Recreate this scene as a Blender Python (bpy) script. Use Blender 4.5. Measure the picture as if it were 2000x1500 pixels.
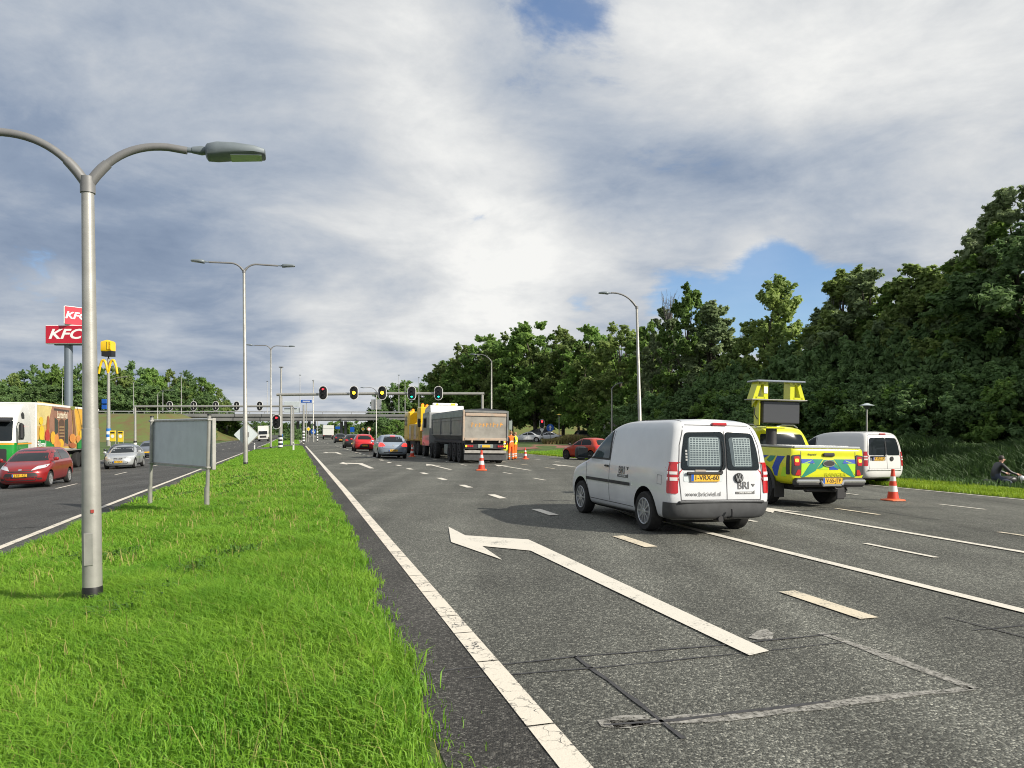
import bpy, bmesh, math, random
import numpy as np
from mathutils import Vector, Matrix
from mathutils.bvhtree import BVHTree
from mathutils.geometry import delaunay_2d_cdt

random.seed(7); np.random.seed(7)
SC = bpy.context.scene
COL = SC.collection
for o in list(bpy.data.objects): bpy.data.objects.remove(o)

# ------------------------------------------------------------------ camera
F, H, HZ = 1430.0, 1.62, 840.0          # focal length in photo pixels, eye height, horizon row
cam = bpy.data.cameras.new('camera'); cam_o = bpy.data.objects.new('camera', cam); COL.objects.link(cam_o)
cam.sensor_width = 36.0; cam.lens = F / 2000 * 36.0; cam.shift_y = (HZ - 750) / 2000
cam.clip_start = 0.1; cam.clip_end = 9000
cam_o.location = (0, 0, H); cam_o.rotation_euler = (math.radians(90), 0, 0)
SC.camera = cam_o

# ------------------------------------------------------------------ world
AZ, EL = math.radians(118), math.radians(30)
SUN = Vector((math.cos(EL) * math.sin(AZ), math.cos(EL) * math.cos(AZ), math.sin(EL)))
W = bpy.data.worlds.new('World'); SC.world = W; W.use_nodes = True
nt = W.node_tree; nt.nodes.clear()
def nn(tree, typ, **kw):
    n = tree.nodes.new(typ)
    for k, v in kw.items():
        if k.startswith('i_'): n.inputs[k[2:].replace('_', ' ')].default_value = v
        else: setattr(n, k, v)
    return n
def wmath(op, a, b=None, c=None, clamp=False):
    n = nt.nodes.new('ShaderNodeMath'); n.operation = op; n.use_clamp = clamp
    for i, v in enumerate((a, b, c)):
        if v is None: continue
        if isinstance(v, (int, float)): n.inputs[i].default_value = v
        else: nt.links.new(v, n.inputs[i])
    return n.outputs[0]
def wvec(op, a, b=None):
    n = nt.nodes.new('ShaderNodeVectorMath'); n.operation = op
    for i, v in enumerate((a, b)):
        if v is None: continue
        if isinstance(v, (tuple, list, Vector)): n.inputs[i].default_value = tuple(v)
        else: nt.links.new(v, n.inputs[i])
    return n
def pdir(px, py): return Vector(((px - 1000) / F, 1.0, (HZ - py) / F)).normalized()
tc = nn(nt, 'ShaderNodeTexCoord')
D = tc.outputs['Generated']
sep = nn(nt, 'ShaderNodeSeparateXYZ'); nt.links.new(D, sep.inputs[0])
den = wmath('ADD', wmath('MAXIMUM', sep.outputs[2], 0.0), 0.16)
comb = nn(nt, 'ShaderNodeCombineXYZ')
nt.links.new(wmath('DIVIDE', sep.outputs[0], den), comb.inputs[0])
nt.links.new(wmath('DIVIDE', sep.outputs[1], den), comb.inputs[1])
P = comb.outputs[0]
def noise(vec, scale, detail, rough, dist, off):
    m = nn(nt, 'ShaderNodeVectorMath', operation='ADD'); nt.links.new(vec, m.inputs[0]); m.inputs[1].default_value = off
    n = nn(nt, 'ShaderNodeTexNoise', i_Scale=scale, i_Detail=detail, i_Roughness=rough, i_Distortion=dist)
    nt.links.new(m.outputs[0], n.inputs['Vector']); return n.outputs[0]
def blob(px, py, r):                    # soft lobe about a direction, r = angular radius
    d = wvec('DOT_PRODUCT', D, pdir(px, py)).outputs['Value']
    return wmath('EXPONENT', wmath('MULTIPLY', wmath('SUBTRACT', d, 1.0), 2.0 / (r * r)))
def addup(items):
    acc = None
    for px, py, r, a in items:
        t = wmath('MULTIPLY', blob(px, py, r), a)
        acc = t if acc is None else wmath('ADD', acc, t)
    return acc
n_shape = noise(P, 0.9, 9.0, 0.56, 0.35, (3.1, 7.7, 0.0))
n_f1 = noise(P, 2.3, 10.0, 0.60, 0.5, (11.0, 2.0, 4.0))
Ds = wvec('MULTIPLY', D, (1.0, 1.0, 2.1)).outputs[0]
n_f2 = noise(Ds, 4.2, 12.0, 0.64, 0.25, (1.7, 3.0, 0.4))
n_fine = wmath('ADD', wmath('MULTIPLY', n_f1, 0.45), wmath('MULTIPLY', n_f2, 0.55))
n_big = noise(P, 0.42, 4.0, 0.5, 0.2, (5.0, 1.3, 2.0))
BLUE = [(1160, 5, .05, .30), (1280, 110, .07, .16), (1440, 600, .07, .44), (1520, 515, .035, .34), (1310, 575, .05, .30), (920, 415, .035, .16),
        (60, 560, .05, .22), (10, 10, .09, .14), (1560, 610, .06, .36), (1890, 90, .06, .12), (1420, 60, .05, .12), (1040, 5, .05, .2),
        (1650, 560, .04, .2), (1120, 600, .04, .14)]
BRIGHT = [(800, 200, .10, .24), (880, 330, .08, .16), (1050, 470, .10, .20), (960, 400, .05, .10), (1250, 140, .10, .14), (1900, 30, .15, .14), (1640, 230, .12, .10),
          (620, 690, .035, .30), (300, 650, .05, .20), (700, 560, .10, .08), (1480, 500, .04, .3), (980, 560, .10, .18), (60, 640, .05, .14), (520, 60, .12, .04),
          (120, 540, .03, .16), (1980, 250, .08, .2), (700, 60, .08, .1), (560, 250, .1, -.1), (200, 480, .17, -.19), (60, 330, .13, -.12), (420, 470, .10, -.10), (760, 700, .16, .10),
          (1400, 400, .10, -.12), (1660, 420, .12, -.08), (250, 120, .14, -.06), (330, 700, .10, -.12), (700, 680, .09, -.02), (1150, 330, .06, -.10), (20, 700, .06, -.16)]
cover = wmath('SUBTRACT', wmath('ADD', wmath('MULTIPLY', n_shape, 0.75), 0.33), addup(BLUE))
cover = wmath('ADD', cover, wmath('MULTIPLY', wmath('SUBTRACT', n_fine, 0.5), 1.15))
mr = nn(nt, 'ShaderNodeMapRange', interpolation_type='SMOOTHSTEP'); mr.inputs[1].default_value = 0.36; mr.inputs[2].default_value = 0.54
nt.links.new(cover, mr.inputs[0]); mask = wmath('ADD', wmath('MULTIPLY', mr.outputs[0], 0.84), 0.16)
shade = wmath('ADD', wmath('MULTIPLY', wmath('SUBTRACT', n_shape, 0.5), 0.9), wmath('MULTIPLY', wmath('SUBTRACT', n_fine, 0.5), 1.15))
shade = wmath('ADD', shade, wmath('MULTIPLY', wmath('SUBTRACT', n_big, 0.5), 0.5))
shade = wmath('ADD', wmath('ADD', shade, 0.635), addup(BRIGHT))
ramp = nn(nt, 'ShaderNodeValToRGB'); nt.links.new(shade, ramp.inputs[0])
cr = ramp.color_ramp
def stop(i, p, c):
    e = cr.elements[i] if i < 2 else cr.elements.new(p)
    e.position = p; e.color = (*c, 1)
stop(0, 0.10, (.165, .225, .335)); stop(1, 1.0, (.88, .88, .86))
stop(2, 0.34, (.265, .330, .440)); stop(3, 0.54, (.430, .480, .555)); stop(4, 0.76, (.640, .660, .680))
sky = nn(nt, 'ShaderNodeTexSky', sky_type='NISHITA', sun_disc=False, sun_elevation=EL, sun_rotation=AZ, air_density=1.0, dust_density=0.6, ozone_density=1.6)
scl = nn(nt, 'ShaderNodeMix', data_type='RGBA', blend_type='MULTIPLY'); scl.inputs['Factor'].default_value = 1
nt.links.new(ramp.outputs[0], scl.inputs[6]); scl.inputs[7].default_value = (7.2, 7.2, 7.2, 1)
mixs = nn(nt, 'ShaderNodeMix', data_type='RGBA'); nt.links.new(mask, mixs.inputs['Factor'])
blu = nn(nt, 'ShaderNodeMix', data_type='RGBA', blend_type='MULTIPLY'); blu.inputs['Factor'].default_value = 1
nt.links.new(sky.outputs[0], blu.inputs[6]); blu.inputs[7].default_value = (.75, .92, 1.10, 1)
nt.links.new(blu.outputs[2], mixs.inputs[6]); nt.links.new(scl.outputs[2], mixs.inputs[7])
bg = nn(nt, 'ShaderNodeBackground'); bg.inputs['Strength'].default_value = 0.1
nt.links.new(mixs.outputs[2], bg.inputs[0])
wo = nn(nt, 'ShaderNodeOutputWorld'); nt.links.new(bg.outputs[0], wo.inputs[0])
W.cycles.sampling_method = 'MANUAL'; W.cycles.sample_map_resolution = 512

# ------------------------------------------------------------------ sun and exposure
sl = bpy.data.lights.new('sun', 'SUN'); sl.energy = 4.5; sl.angle = math.radians(0.53); sl.color = (1.0, .93, .81)
so = bpy.data.objects.new('sun', sl); COL.objects.link(so); so.rotation_euler = SUN.to_track_quat('Z', 'Y').to_euler(); so.location = SUN * 50
vs = SC.view_settings; vs.view_transform = 'Standard'; vs.look = 'None'; vs.exposure = 0.55; vs.gamma = 1.0; vs.use_curve_mapping = False
SC.render.engine = 'CYCLES'; SC.cycles.use_denoising = True; SC.cycles.filter_width = 1.05
SC.cycles.max_bounces = 6; SC.cycles.transparent_max_bounces = 12; SC.cycles.sample_clamp_indirect = 6.0
SC.render.film_transparent = False

# ------------------------------------------------------------------ road frame and terrain
RA = math.radians(16.55); CA, SA = math.cos(RA), math.sin(RA)
RZ = math.pi / 2 + RA                     # heading of traffic going away
def st2xy(s, t): return (-SA * s + CA * t, CA * s + SA * t)
def xy2st(x, y): return (-SA * x + CA * y, CA * x + SA * y)
def sm(a, b, x):
    u = min(1, max(0, (x - a) / (b - a))); return u * u * (3 - 2 * u)
def surf_st(s, t):
    lg = -0.004 * min(max(0, s - 20), 130)
    if t >= 5: z = -0.018 * min(t - 5, 14)
    elif t >= 0.75: z = 0.0
    elif t >= -4.4: z = -0.45 * sm(0, 1, (0.75 - t) / 5.15)
    else: z = -0.45 - 0.03 * min(-4.4 - t, 12)
    if t > 20:
        k = 1 - sm(34, 52, s)
        z += k * (-0.75 * sm(21.4, 24, t) + 1.9 * sm(26, 37, t))
    z += 0.55 * sm(19.5, 24, t) * sm(55, 75, s)
    return z + lg
def surf(x, y): return surf_st(*xy2st(x, y))
def gp(px, py):                           # the point of the ground seen at a photo pixel
    dx, dz = (px - 1000) / F, (HZ - py) / F
    lo, hi, y = 1.0, 1.0, 1.0
    while H + dz * y > surf(dx * y, y) and y < 900: lo = y; y *= 1.03
    hi = y
    for _ in range(30):
        m = (lo + hi) / 2
        if H + dz * m > surf(dx * m, m): lo = m
        else: hi = m
    return Vector((dx * hi, hi, surf(dx * hi, hi)))
def at(px, py, Y): return Vector(((px - 1000) / F * Y, Y, H + (HZ - py) / F * Y))

# ------------------------------------------------------------------ materials
MATS = {}
def mat(name, col, rough=0.6, metal=0.0, coat=0.0, var=0.0, vscale=6.0, bump=0.0, bscale=40.0, emit=None, estr=0.0, spec=None, dark=None, alpha=None):
    if name in MATS: return MATS[name]
    m = bpy.data.materials.new(name); m.use_nodes = True; t = m.node_tree
    b = t.nodes['Principled BSDF']; b.inputs['Base Color'].default_value = (*col, 1)
    b.inputs['Roughness'].default_value = rough; b.inputs['Metallic'].default_value = metal
    b.inputs['Coat Weight'].default_value = coat; b.inputs['Coat Roughness'].default_value = 0.06
    if spec is not None: b.inputs['Specular IOR Level'].default_value = spec
    if emit: b.inputs['Emission Color'].default_value = (*emit, 1); b.inputs['Emission Strength'].default_value = estr
    if alpha is not None: b.inputs['Alpha'].default_value = alpha
    L = t.links.new
    if var or bump:
        tcn = t.nodes.new('ShaderNodeTexCoord')
    if var:
        nz = nn(t, 'ShaderNodeTexNoise', i_Scale=vscale, i_Detail=6.0, i_Roughness=0.62); L(tcn.outputs['Object'], nz.inputs['Vector'])
        mx = nn(t, 'ShaderNodeMix', data_type='RGBA'); r = nn(t, 'ShaderNodeMapRange'); r.inputs[1].default_value = .38; r.inputs[2].default_value = .68
        L(nz.outputs[0], r.inputs[0]); L(r.outputs[0], mx.inputs['Factor'])
        d = dark or tuple(c * (1 - var) for c in col)
        mx.inputs[6].default_value = (*col, 1); mx.inputs[7].default_value = (*d, 1); L(mx.outputs[2], b.inputs['Base Color'])
        r2 = nn(t, 'ShaderNodeMapRange'); r2.inputs[3].default_value = rough * .85; r2.inputs[4].default_value = min(1, rough * 1.25); L(nz.outputs[0], r2.inputs[0]); L(r2.outputs[0], b.inputs['Roughness'])
    if bump:
        nb = nn(t, 'ShaderNodeTexNoise', i_Scale=bscale, i_Detail=4.0); L(tcn.outputs['Object'], nb.inputs['Vector'])
        bp = nn(t, 'ShaderNodeBump', i_Strength=bump, i_Distance=0.02); L(nb.outputs[0], bp.inputs['Height']); L(bp.outputs[0], b.inputs['Normal'])
    MATS[name] = m; return m
def foliage(name, c1, c2, trans=0.35, scale=0.35, rough=.55):
    if name in MATS: return MATS[name]
    m = bpy.data.materials.new(name); m.use_nodes = True; t = m.node_tree; L = t.links.new
    b = t.nodes['Principled BSDF']; out = t.nodes['Material Output']
    g = nn(t, 'ShaderNodeNewGeometry'); tcn = nn(t, 'ShaderNodeTexCoord'); oi = nn(t, 'ShaderNodeObjectInfo')
    nz = nn(t, 'ShaderNodeTexNoise', i_Scale=scale, i_Detail=3.0); L(g.outputs['Position'], nz.inputs['Vector'])
    ad = nn(t, 'ShaderNodeMath', operation='MULTIPLY_ADD'); L(g.outputs['Random Per Island'], ad.inputs[0]); ad.inputs[1].default_value = .55
    r = nn(t, 'ShaderNodeMapRange'); r.inputs[1].default_value = .3; r.inputs[2].default_value = .7; r.inputs[4].default_value = .55; L(nz.outputs[0], r.inputs[0]); L(r.outputs[0], ad.inputs[2])
    mx = nn(t, 'ShaderNodeMix', data_type='RGBA'); L(ad.outputs[0], mx.inputs['Factor']); mx.inputs[6].default_value = (*c1, 1); mx.inputs[7].default_value = (*c2, 1)
    hs = nn(t, 'ShaderNodeHueSaturation'); v = nn(t, 'ShaderNodeMapRange'); v.inputs[3].default_value = .8; v.inputs[4].default_value = 1.2; L(oi.outputs['Random'], v.inputs[0]); L(v.outputs[0], hs.inputs['Value']); L(mx.outputs[2], hs.inputs['Color'])
    L(hs.outputs[0], b.inputs['Base Color']); b.inputs['Roughness'].default_value = rough; b.inputs['Specular IOR Level'].default_value = .3
    tr = nn(t, 'ShaderNodeBsdfTranslucent'); L(hs.outputs[0], tr.inputs[0])
    ms = nn(t, 'ShaderNodeMixShader'); ms.inputs[0].default_value = trans; L(b.outputs[0], ms.inputs[1]); L(tr.outputs[0], ms.inputs[2]); L(ms.outputs[0], out.inputs['Surface'])
    MATS[name] = m; return m
def paint(name, col, rough=.28, metal=.0, coat=.6): return mat(name, col, rough, metal, coat, var=.10, vscale=1.6, bump=.02, bscale=2.2)

# ------------------------------------------------------------------ mesh helpers
def link(o, parent=None):
    COL.objects.link(o)
    if parent is not None: o.parent = parent
    return o
def mesh_obj(name, verts, faces, m=None, parent=None, smooth=None, midx=None):
    me = bpy.data.meshes.new(name); me.from_pydata([tuple(v) for v in verts], [], faces)
    for x in (m if isinstance(m, (list, tuple)) else [m] if m else []): me.materials.append(x)
    if midx: me.polygons.foreach_set('material_index', midx)
    if smooth is not None:
        me.shade_smooth(); me.set_sharp_from_angle(angle=math.radians(smooth))
    me.update()
    return link(bpy.data.objects.new(name, me), parent)
def tag(o, label=None, cat=None, group=None, kind=None):
    if label: o['label'] = label
    if cat: o['category'] = cat
    if group: o['group'] = group
    if kind: o['kind'] = kind
    return o
def thing(name, label, cat, loc=(0, 0, 0), rz=0, group=None, tilt=True):
    o = bpy.data.objects.new(name, None); COL.objects.link(o); o.empty_display_size = .2
    o.location = loc; o.rotation_euler = (0, 0, rz)
    return tag(o, label, cat, group)
def copy_tree(o, parent=None):
    c = o.copy(); COL.objects.link(c); c.parent = parent
    for ch in list(o.children): copy_tree(ch, c)
    return c
class MB:
    def __init__(s): s.v = []; s.f = []; s.m = []; s.cur = 0
    def add(s, v, f):
        n = len(s.v); s.v += [tuple(a) for a in v]; s.f += [[i + n for i in q] for q in f]; s.m += [s.cur] * len(f); return s
    def box(s, c, d, rz=0.0, bev=0.0):
        cx, cy, cz = c; hx, hy, hz = d[0] / 2, d[1] / 2, d[2] / 2; b = min(bev, hx * .9, hy * .9, hz * .9)
        if b <= 0:
            v = [(x, y, z) for z in (-hz, hz) for x, y in ((-hx, -hy), (hx, -hy), (hx, hy), (-hx, hy))]
            f = [[0, 3, 2, 1], [4, 5, 6, 7], [0, 1, 5, 4], [1, 2, 6, 5], [2, 3, 7, 6], [3, 0, 4, 7]]
        else:
            def ring(ix, iy, z):
                a, c2 = hx - ix, hy - iy; k = b if ix == 0 else b * .3
                return [(-a + k, -c2, z), (a - k, -c2, z), (a, -c2 + k, z), (a, c2 - k, z), (a - k, c2, z), (-a + k, c2, z), (-a, c2 - k, z), (-a, -c2 + k, z)]
            v = ring(b, b, -hz) + ring(0, 0, -hz + b) + ring(0, 0, hz - b) + ring(b, b, hz)
            f = [list(range(7, -1, -1)), list(range(24, 32))]
            for r in range(3):
                for i in range(8): j = (i + 1) % 8; f.append([r * 8 + i, r * 8 + j, r * 8 + 8 + j, r * 8 + 8 + i])
        cr_, sr_ = math.cos(rz), math.sin(rz)
        return s.add([(cx + x * cr_ - y * sr_, cy + x * sr_ + y * cr_, cz + z) for x, y, z in v], f)
    def tube(s, pts, rad, n=10, cap=True):
        pts = [Vector(p) for p in pts]; k = len(pts)
        if not isinstance(rad, (list, tuple)): rad = [rad] * k
        v = []; f = []; ref = None
        for i, p in enumerate(pts):
            tg = (pts[min(i + 1, k - 1)] - pts[max(i - 1, 0)]).normalized()
            if ref is None: ref = Vector((0, 0, 1)) if abs(tg.z) < .9 else Vector((1, 0, 0))
            a = (ref - tg * ref.dot(tg)).normalized(); b = tg.cross(a); ref = a
            v += [p + (a * math.cos(2 * math.pi * j / n) + b * math.sin(2 * math.pi * j / n)) * rad[i] for j in range(n)]
        for i in range(k - 1):
            for j in range(n): f.append([i * n + j, i * n + (j + 1) % n, (i + 1) * n + (j + 1) % n, (i + 1) * n + j])
        if cap: f += [list(range(n - 1, -1, -1)), list(range((k - 1) * n, k * n))]
        return s.add(v, f)
    def lathe(s, prof, c=(0, 0, 0), axis='z', n=20):     # prof: (radius, height)
        v = []; f = []
        for r, h in prof:
            for j in range(n):
                a = 2 * math.pi * j / n; x, y = r * math.cos(a), r * math.sin(a)
                p = (x, y, h) if axis == 'z' else (x, h, y) if axis == 'y' else (h, x, y)
                v.append((c[0] + p[0], c[1] + p[1], c[2] + p[2]))
        for i in range(len(prof) - 1):
            for j in range(n): f.append([i * n + j, i * n + (j + 1) % n, (i + 1) * n + (j + 1) % n, (i + 1) * n + j])
        if prof[0][0] > 1e-6: f.append(list(range(n - 1, -1, -1)))
        if prof[-1][0] > 1e-6: f.append([(len(prof) - 1) * n + j for j in range(n)])
        return s.add(v, f)
    def prism(s, poly, o, u, w, d):                      # 2D outline in the (u, w) plane at o, pushed out by vector d
        o, u, w, d = Vector(o), Vector(u), Vector(w), Vector(d); n = len(poly)
        v = [o + u * a + w * b for a, b in poly] + [o + u * a + w * b + d for a, b in poly]
        return s.add(v, [list(range(n - 1, -1, -1)), list(range(n, 2 * n))] + [[i, (i + 1) % n, n + (i + 1) % n, n + i] for i in range(n)])
    def build(s, name, m=None, parent=None, smooth=None, fix=True):
        o = mesh_obj(name, s.v, s.f, m, parent, None, s.m if isinstance(m, (list, tuple)) else None)
        if fix:
            b = bmesh.new(); b.from_mesh(o.data); bmesh.ops.recalc_face_normals(b, faces=b.faces); b.to_mesh(o.data); b.free()
        if smooth is not None: o.data.shade_smooth(); o.data.set_sharp_from_angle(angle=math.radians(smooth))
        return o
def rpoly(pts, r, n=4):                                  # rounded corners
    out = []; k = len(pts)
    for i in range(k):
        p0, p, p1 = Vector(pts[i - 1]).to_2d(), Vector(pts[i]).to_2d(), Vector(pts[(i + 1) % k]).to_2d()
        a, b = p0 - p, p1 - p; rr = min(r, a.length * .45, b.length * .45); a = p + a.normalized() * rr; b = p + b.normalized() * rr
        for j in range(n + 1):
            q = j / n; out.append(tuple(a * (1 - q) ** 2 + p * 2 * q * (1 - q) + b * q * q))
    return out
def tri2d(outline, res):
    pts = []
    k = len(outline)
    for i in range(k):
        a, b = Vector(outline[i]).to_2d(), Vector(outline[(i + 1) % k]).to_2d(); n = max(1, int((b - a).length / res + .5))
        pts += [a.lerp(b, j / n) for j in range(n)]
    ne = len(pts); xs = [p.x for p in pts]; ys = [p.y for p in pts]
    gx = np.arange(min(xs) + res, max(xs) - res * .3, res); gy = np.arange(min(ys) + res, max(ys) - res * .3, res)
    for x in gx:
        for y in gy:
            ins = False; dm = 9
            for i in range(ne):
                a, b = pts[i], pts[(i + 1) % ne]
                if (a.y > y) != (b.y > y) and x < (b.x - a.x) * (y - a.y) / (b.y - a.y) + a.x: ins = not ins
                dm = min(dm, abs(a.x - x) + abs(a.y - y))
            if ins and dm > res * .5: pts.append(Vector((float(x), float(y))))
    r = delaunay_2d_cdt(pts, [(i, (i + 1) % ne) for i in range(ne)], [], 1, 1e-5)
    return [tuple(v) for v in r[0]], [list(f) for f in r[2]]
AX = {'L': (lambda u, v: Vector((u, 6, v)), Vector((0, -1, 0))), 'R': (lambda u, v: Vector((u, -6, v)), Vector((0, 1, 0))),
      'B': (lambda u, v: Vector((-9, u, v)), Vector((1, 0, 0))), 'F': (lambda u, v: Vector((9, u, v)), Vector((-1, 0, 0))),
      'T': (lambda u, v: Vector((u, v, 6)), Vector((0, 0, -1)))}
def project(bvh, side, p2, off):
    mk, d = AX[side]; hits = []
    for u, v in p2:
        h = bvh.ray_cast(mk(u, v), d)[0]
        hits.append(h)
    ok = [h.dot(d) for h in hits if h]; mean = sum(ok) / len(ok) if ok else 0
    out = []
    for (u, v), h in zip(p2, hits):
        if h is None:
            h = mk(u, v); n = bvh.find_nearest(h - d * (h.dot(d) - mean))
            h = n[0] if n[0] is not None else h
        out.append(h - d * off)
    return out
def patch(name, bvh, side, outline, m, parent, off=.006, res=.09, smooth=40, skirt=True):
    p2, f = tri2d(outline, res); v = project(bvh, side, p2, off); d = AX[side][1]
    cnt = {}
    for q in f:
        for i in range(len(q)):
            e = (q[i], q[(i + 1) % len(q)]); k = tuple(sorted(e)); cnt[k] = None if k in cnt else e
    if skirt:
        mp = {}
        for e in [x for x in cnt.values() if x]:
            for i in e:
                if i not in mp: mp[i] = len(v); v.append(v[i] + d * (off + .004))
            f.append([e[1], e[0], mp[e[0]], mp[e[1]]])
    o = mesh_obj(name, v, f, m, parent)
    b = bmesh.new(); b.from_mesh(o.data); bmesh.ops.recalc_face_normals(b, faces=b.faces)
    # make the sheet face outward
    sm_ = sum((fa.normal.dot(d) * fa.calc_area() for fa in b.faces))
    if sm_ > 0: bmesh.ops.reverse_faces(b, faces=b.faces)
    b.to_mesh(o.data); b.free(); o.data.shade_smooth(); o.data.set_sharp_from_angle(angle=math.radians(smooth))
    return o
_txt = {}
def text2d(s, size=1.0, bold=0.0, shear=0.0, sx=1.0):
    key = (s, size, bold, shear, sx)
    if key in _txt: return _txt[key]
    c = bpy.data.curves.new('lettering', 'FONT'); c.body = s; c.size = size; c.offset = bold; c.shear = shear; c.align_x = 'CENTER'; c.align_y = 'CENTER'; c.resolution_u = 3
    o = bpy.data.objects.new('lettering', c); COL.objects.link(o); bpy.context.view_layer.update()
    me = bpy.data.meshes.new_from_object(o.evaluated_get(bpy.context.evaluated_depsgraph_get()))
    v = [(a.co.x * sx, a.co.y) for a in me.vertices]; f = [list(p.vertices) for p in me.polygons]
    bpy.data.objects.remove(o); bpy.data.curves.remove(c); bpy.data.meshes.remove(me)
    _txt[key] = (v, f); return v, f
def lettering(s, size, m, parent, o, u, w, bold=0.0, shear=0.0, sx=1.0, name='lettering'):
    v, f = text2d(s, size, bold, shear, sx); o, u, w = Vector(o), Vector(u).normalized(), Vector(w).normalized()
    return mesh_obj(name, [o + u * a + w * b for a, b in v], f, m, parent)
def lettering_on(s, size, m, parent, bvh, side, c, bold=0.0, shear=0.0, sx=1.0, off=.009, name='lettering', flip=False):
    v, f = text2d(s, size, bold, shear, sx)
    sg = -1 if side in ('B', 'L') else 1
    p2 = [(c[0] + sg * a, c[1] + b) for a, b in v]
    return mesh_obj(name, project(bvh, side, p2, off), f, m, parent)
# ------------------------------------------------------------------ setting: terrain, roads, markings
def np_sm(a, b, x):
    u = np.clip((x - a) / (b - a), 0, 1); return u * u * (3 - 2 * u)
def surf_np(s, t):
    z = np.where(t >= 5, -0.018 * np.minimum(t - 5, 14), np.where(t >= .75, 0, np.where(t >= -4.4, -0.45 * np_sm(0, 1, (.75 - t) / 5.15), -0.45 - .03 * np.minimum(-4.4 - t, 12))))
    k = 1 - np_sm(34, 52, s)
    z = z + np.where(t > 20, k * (-.75 * np_sm(21.4, 24, t) + 1.9 * np_sm(26, 37, t)), 0)
    z = z + .55 * np_sm(19.5, 24, t) * np_sm(55, 75, s)
    return z - 0.004 * np.minimum(np.maximum(0, s - 20), 130)

def asphalt(name, c, light, dist=0.0):
    m = bpy.data.materials.new(name); m.use_nodes = True; t = m.node_tree; L = t.links.new; b = t.nodes['Principled BSDF']
    tcn = nn(t, 'ShaderNodeTexCoord'); v1 = nn(t, 'ShaderNodeTexVoronoi', i_Scale=78.0, i_Randomness=1.0); L(tcn.outputs['Object'], v1.inputs['Vector'])
    v2 = nn(t, 'ShaderNodeTexNoise', i_Scale=34.0, i_Detail=3.0, i_Roughness=.7); L(tcn.outputs['Object'], v2.inputs['Vector'])
    v3 = nn(t, 'ShaderNodeTexNoise', i_Scale=.55, i_Detail=5.0, i_Roughness=.6); L(tcn.outputs['Object'], v3.inputs['Vector'])
    mp = nn(t, 'ShaderNodeMapping'); mp.inputs['Rotation'].default_value = (0, 0, -RA); mp.inputs['Scale'].default_value = (1.1, .035, 1); L(tcn.outputs['Object'], mp.inputs['Vector'])
    v4 = nn(t, 'ShaderNodeTexNoise', i_Scale=1.0, i_Detail=4.0); L(mp.outputs[0], v4.inputs['Vector'])
    sepc = nn(t, 'ShaderNodeSeparateColor'); L(v1.outputs['Color'], sepc.inputs[0])
    r1 = nn(t, 'ShaderNodeValToRGB'); L(sepc.outputs[0], r1.inputs[0]); e = r1.color_ramp.elements
    e[0].position = 0.0; e[0].color = (*[x * .5 for x in c], 1); e[1].position = 1.0; e[1].color = (*light, 1)
    for p, k in ((.45, .8), (.78, 1.35)):
        q = e.new(p); q.color = (*[x * k for x in c], 1)
    def mul(col, fac_sock, lo, hi, flo=.3, fhi=.7):
        r = nn(t, 'ShaderNodeMapRange'); r.inputs[1].default_value = flo; r.inputs[2].default_value = fhi; r.inputs[3].default_value = lo; r.inputs[4].default_value = hi; L(fac_sock, r.inputs[0])
        x = nn(t, 'ShaderNodeVectorMath', operation='SCALE'); L(col, x.inputs[0]); L(r.outputs[0], x.inputs['Scale']); return x.outputs[0]
    col = mul(mul(mul(r1.outputs[0], v2.outputs[0], .74, 1.26), v3.outputs[0], .78, 1.22), v4.outputs[0], .70, 1.26)
    L(col, b.inputs['Base Color']); b.inputs['Roughness'].default_value = .82; b.inputs['Specular IOR Level'].default_value = .35
    bp = nn(t, 'ShaderNodeBump', i_Strength=.75, i_Distance=.008); L(v1.outputs['Distance'], bp.inputs['Height']); bp.invert = True
    bp2 = nn(t, 'ShaderNodeBump', i_Strength=.6, i_Distance=.012); L(v2.outputs[0], bp2.inputs['Height']); L(bp.outputs[0], bp2.inputs['Normal']); L(bp2.outputs[0], b.inputs['Normal'])
    MATS[name] = m; return m
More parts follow.
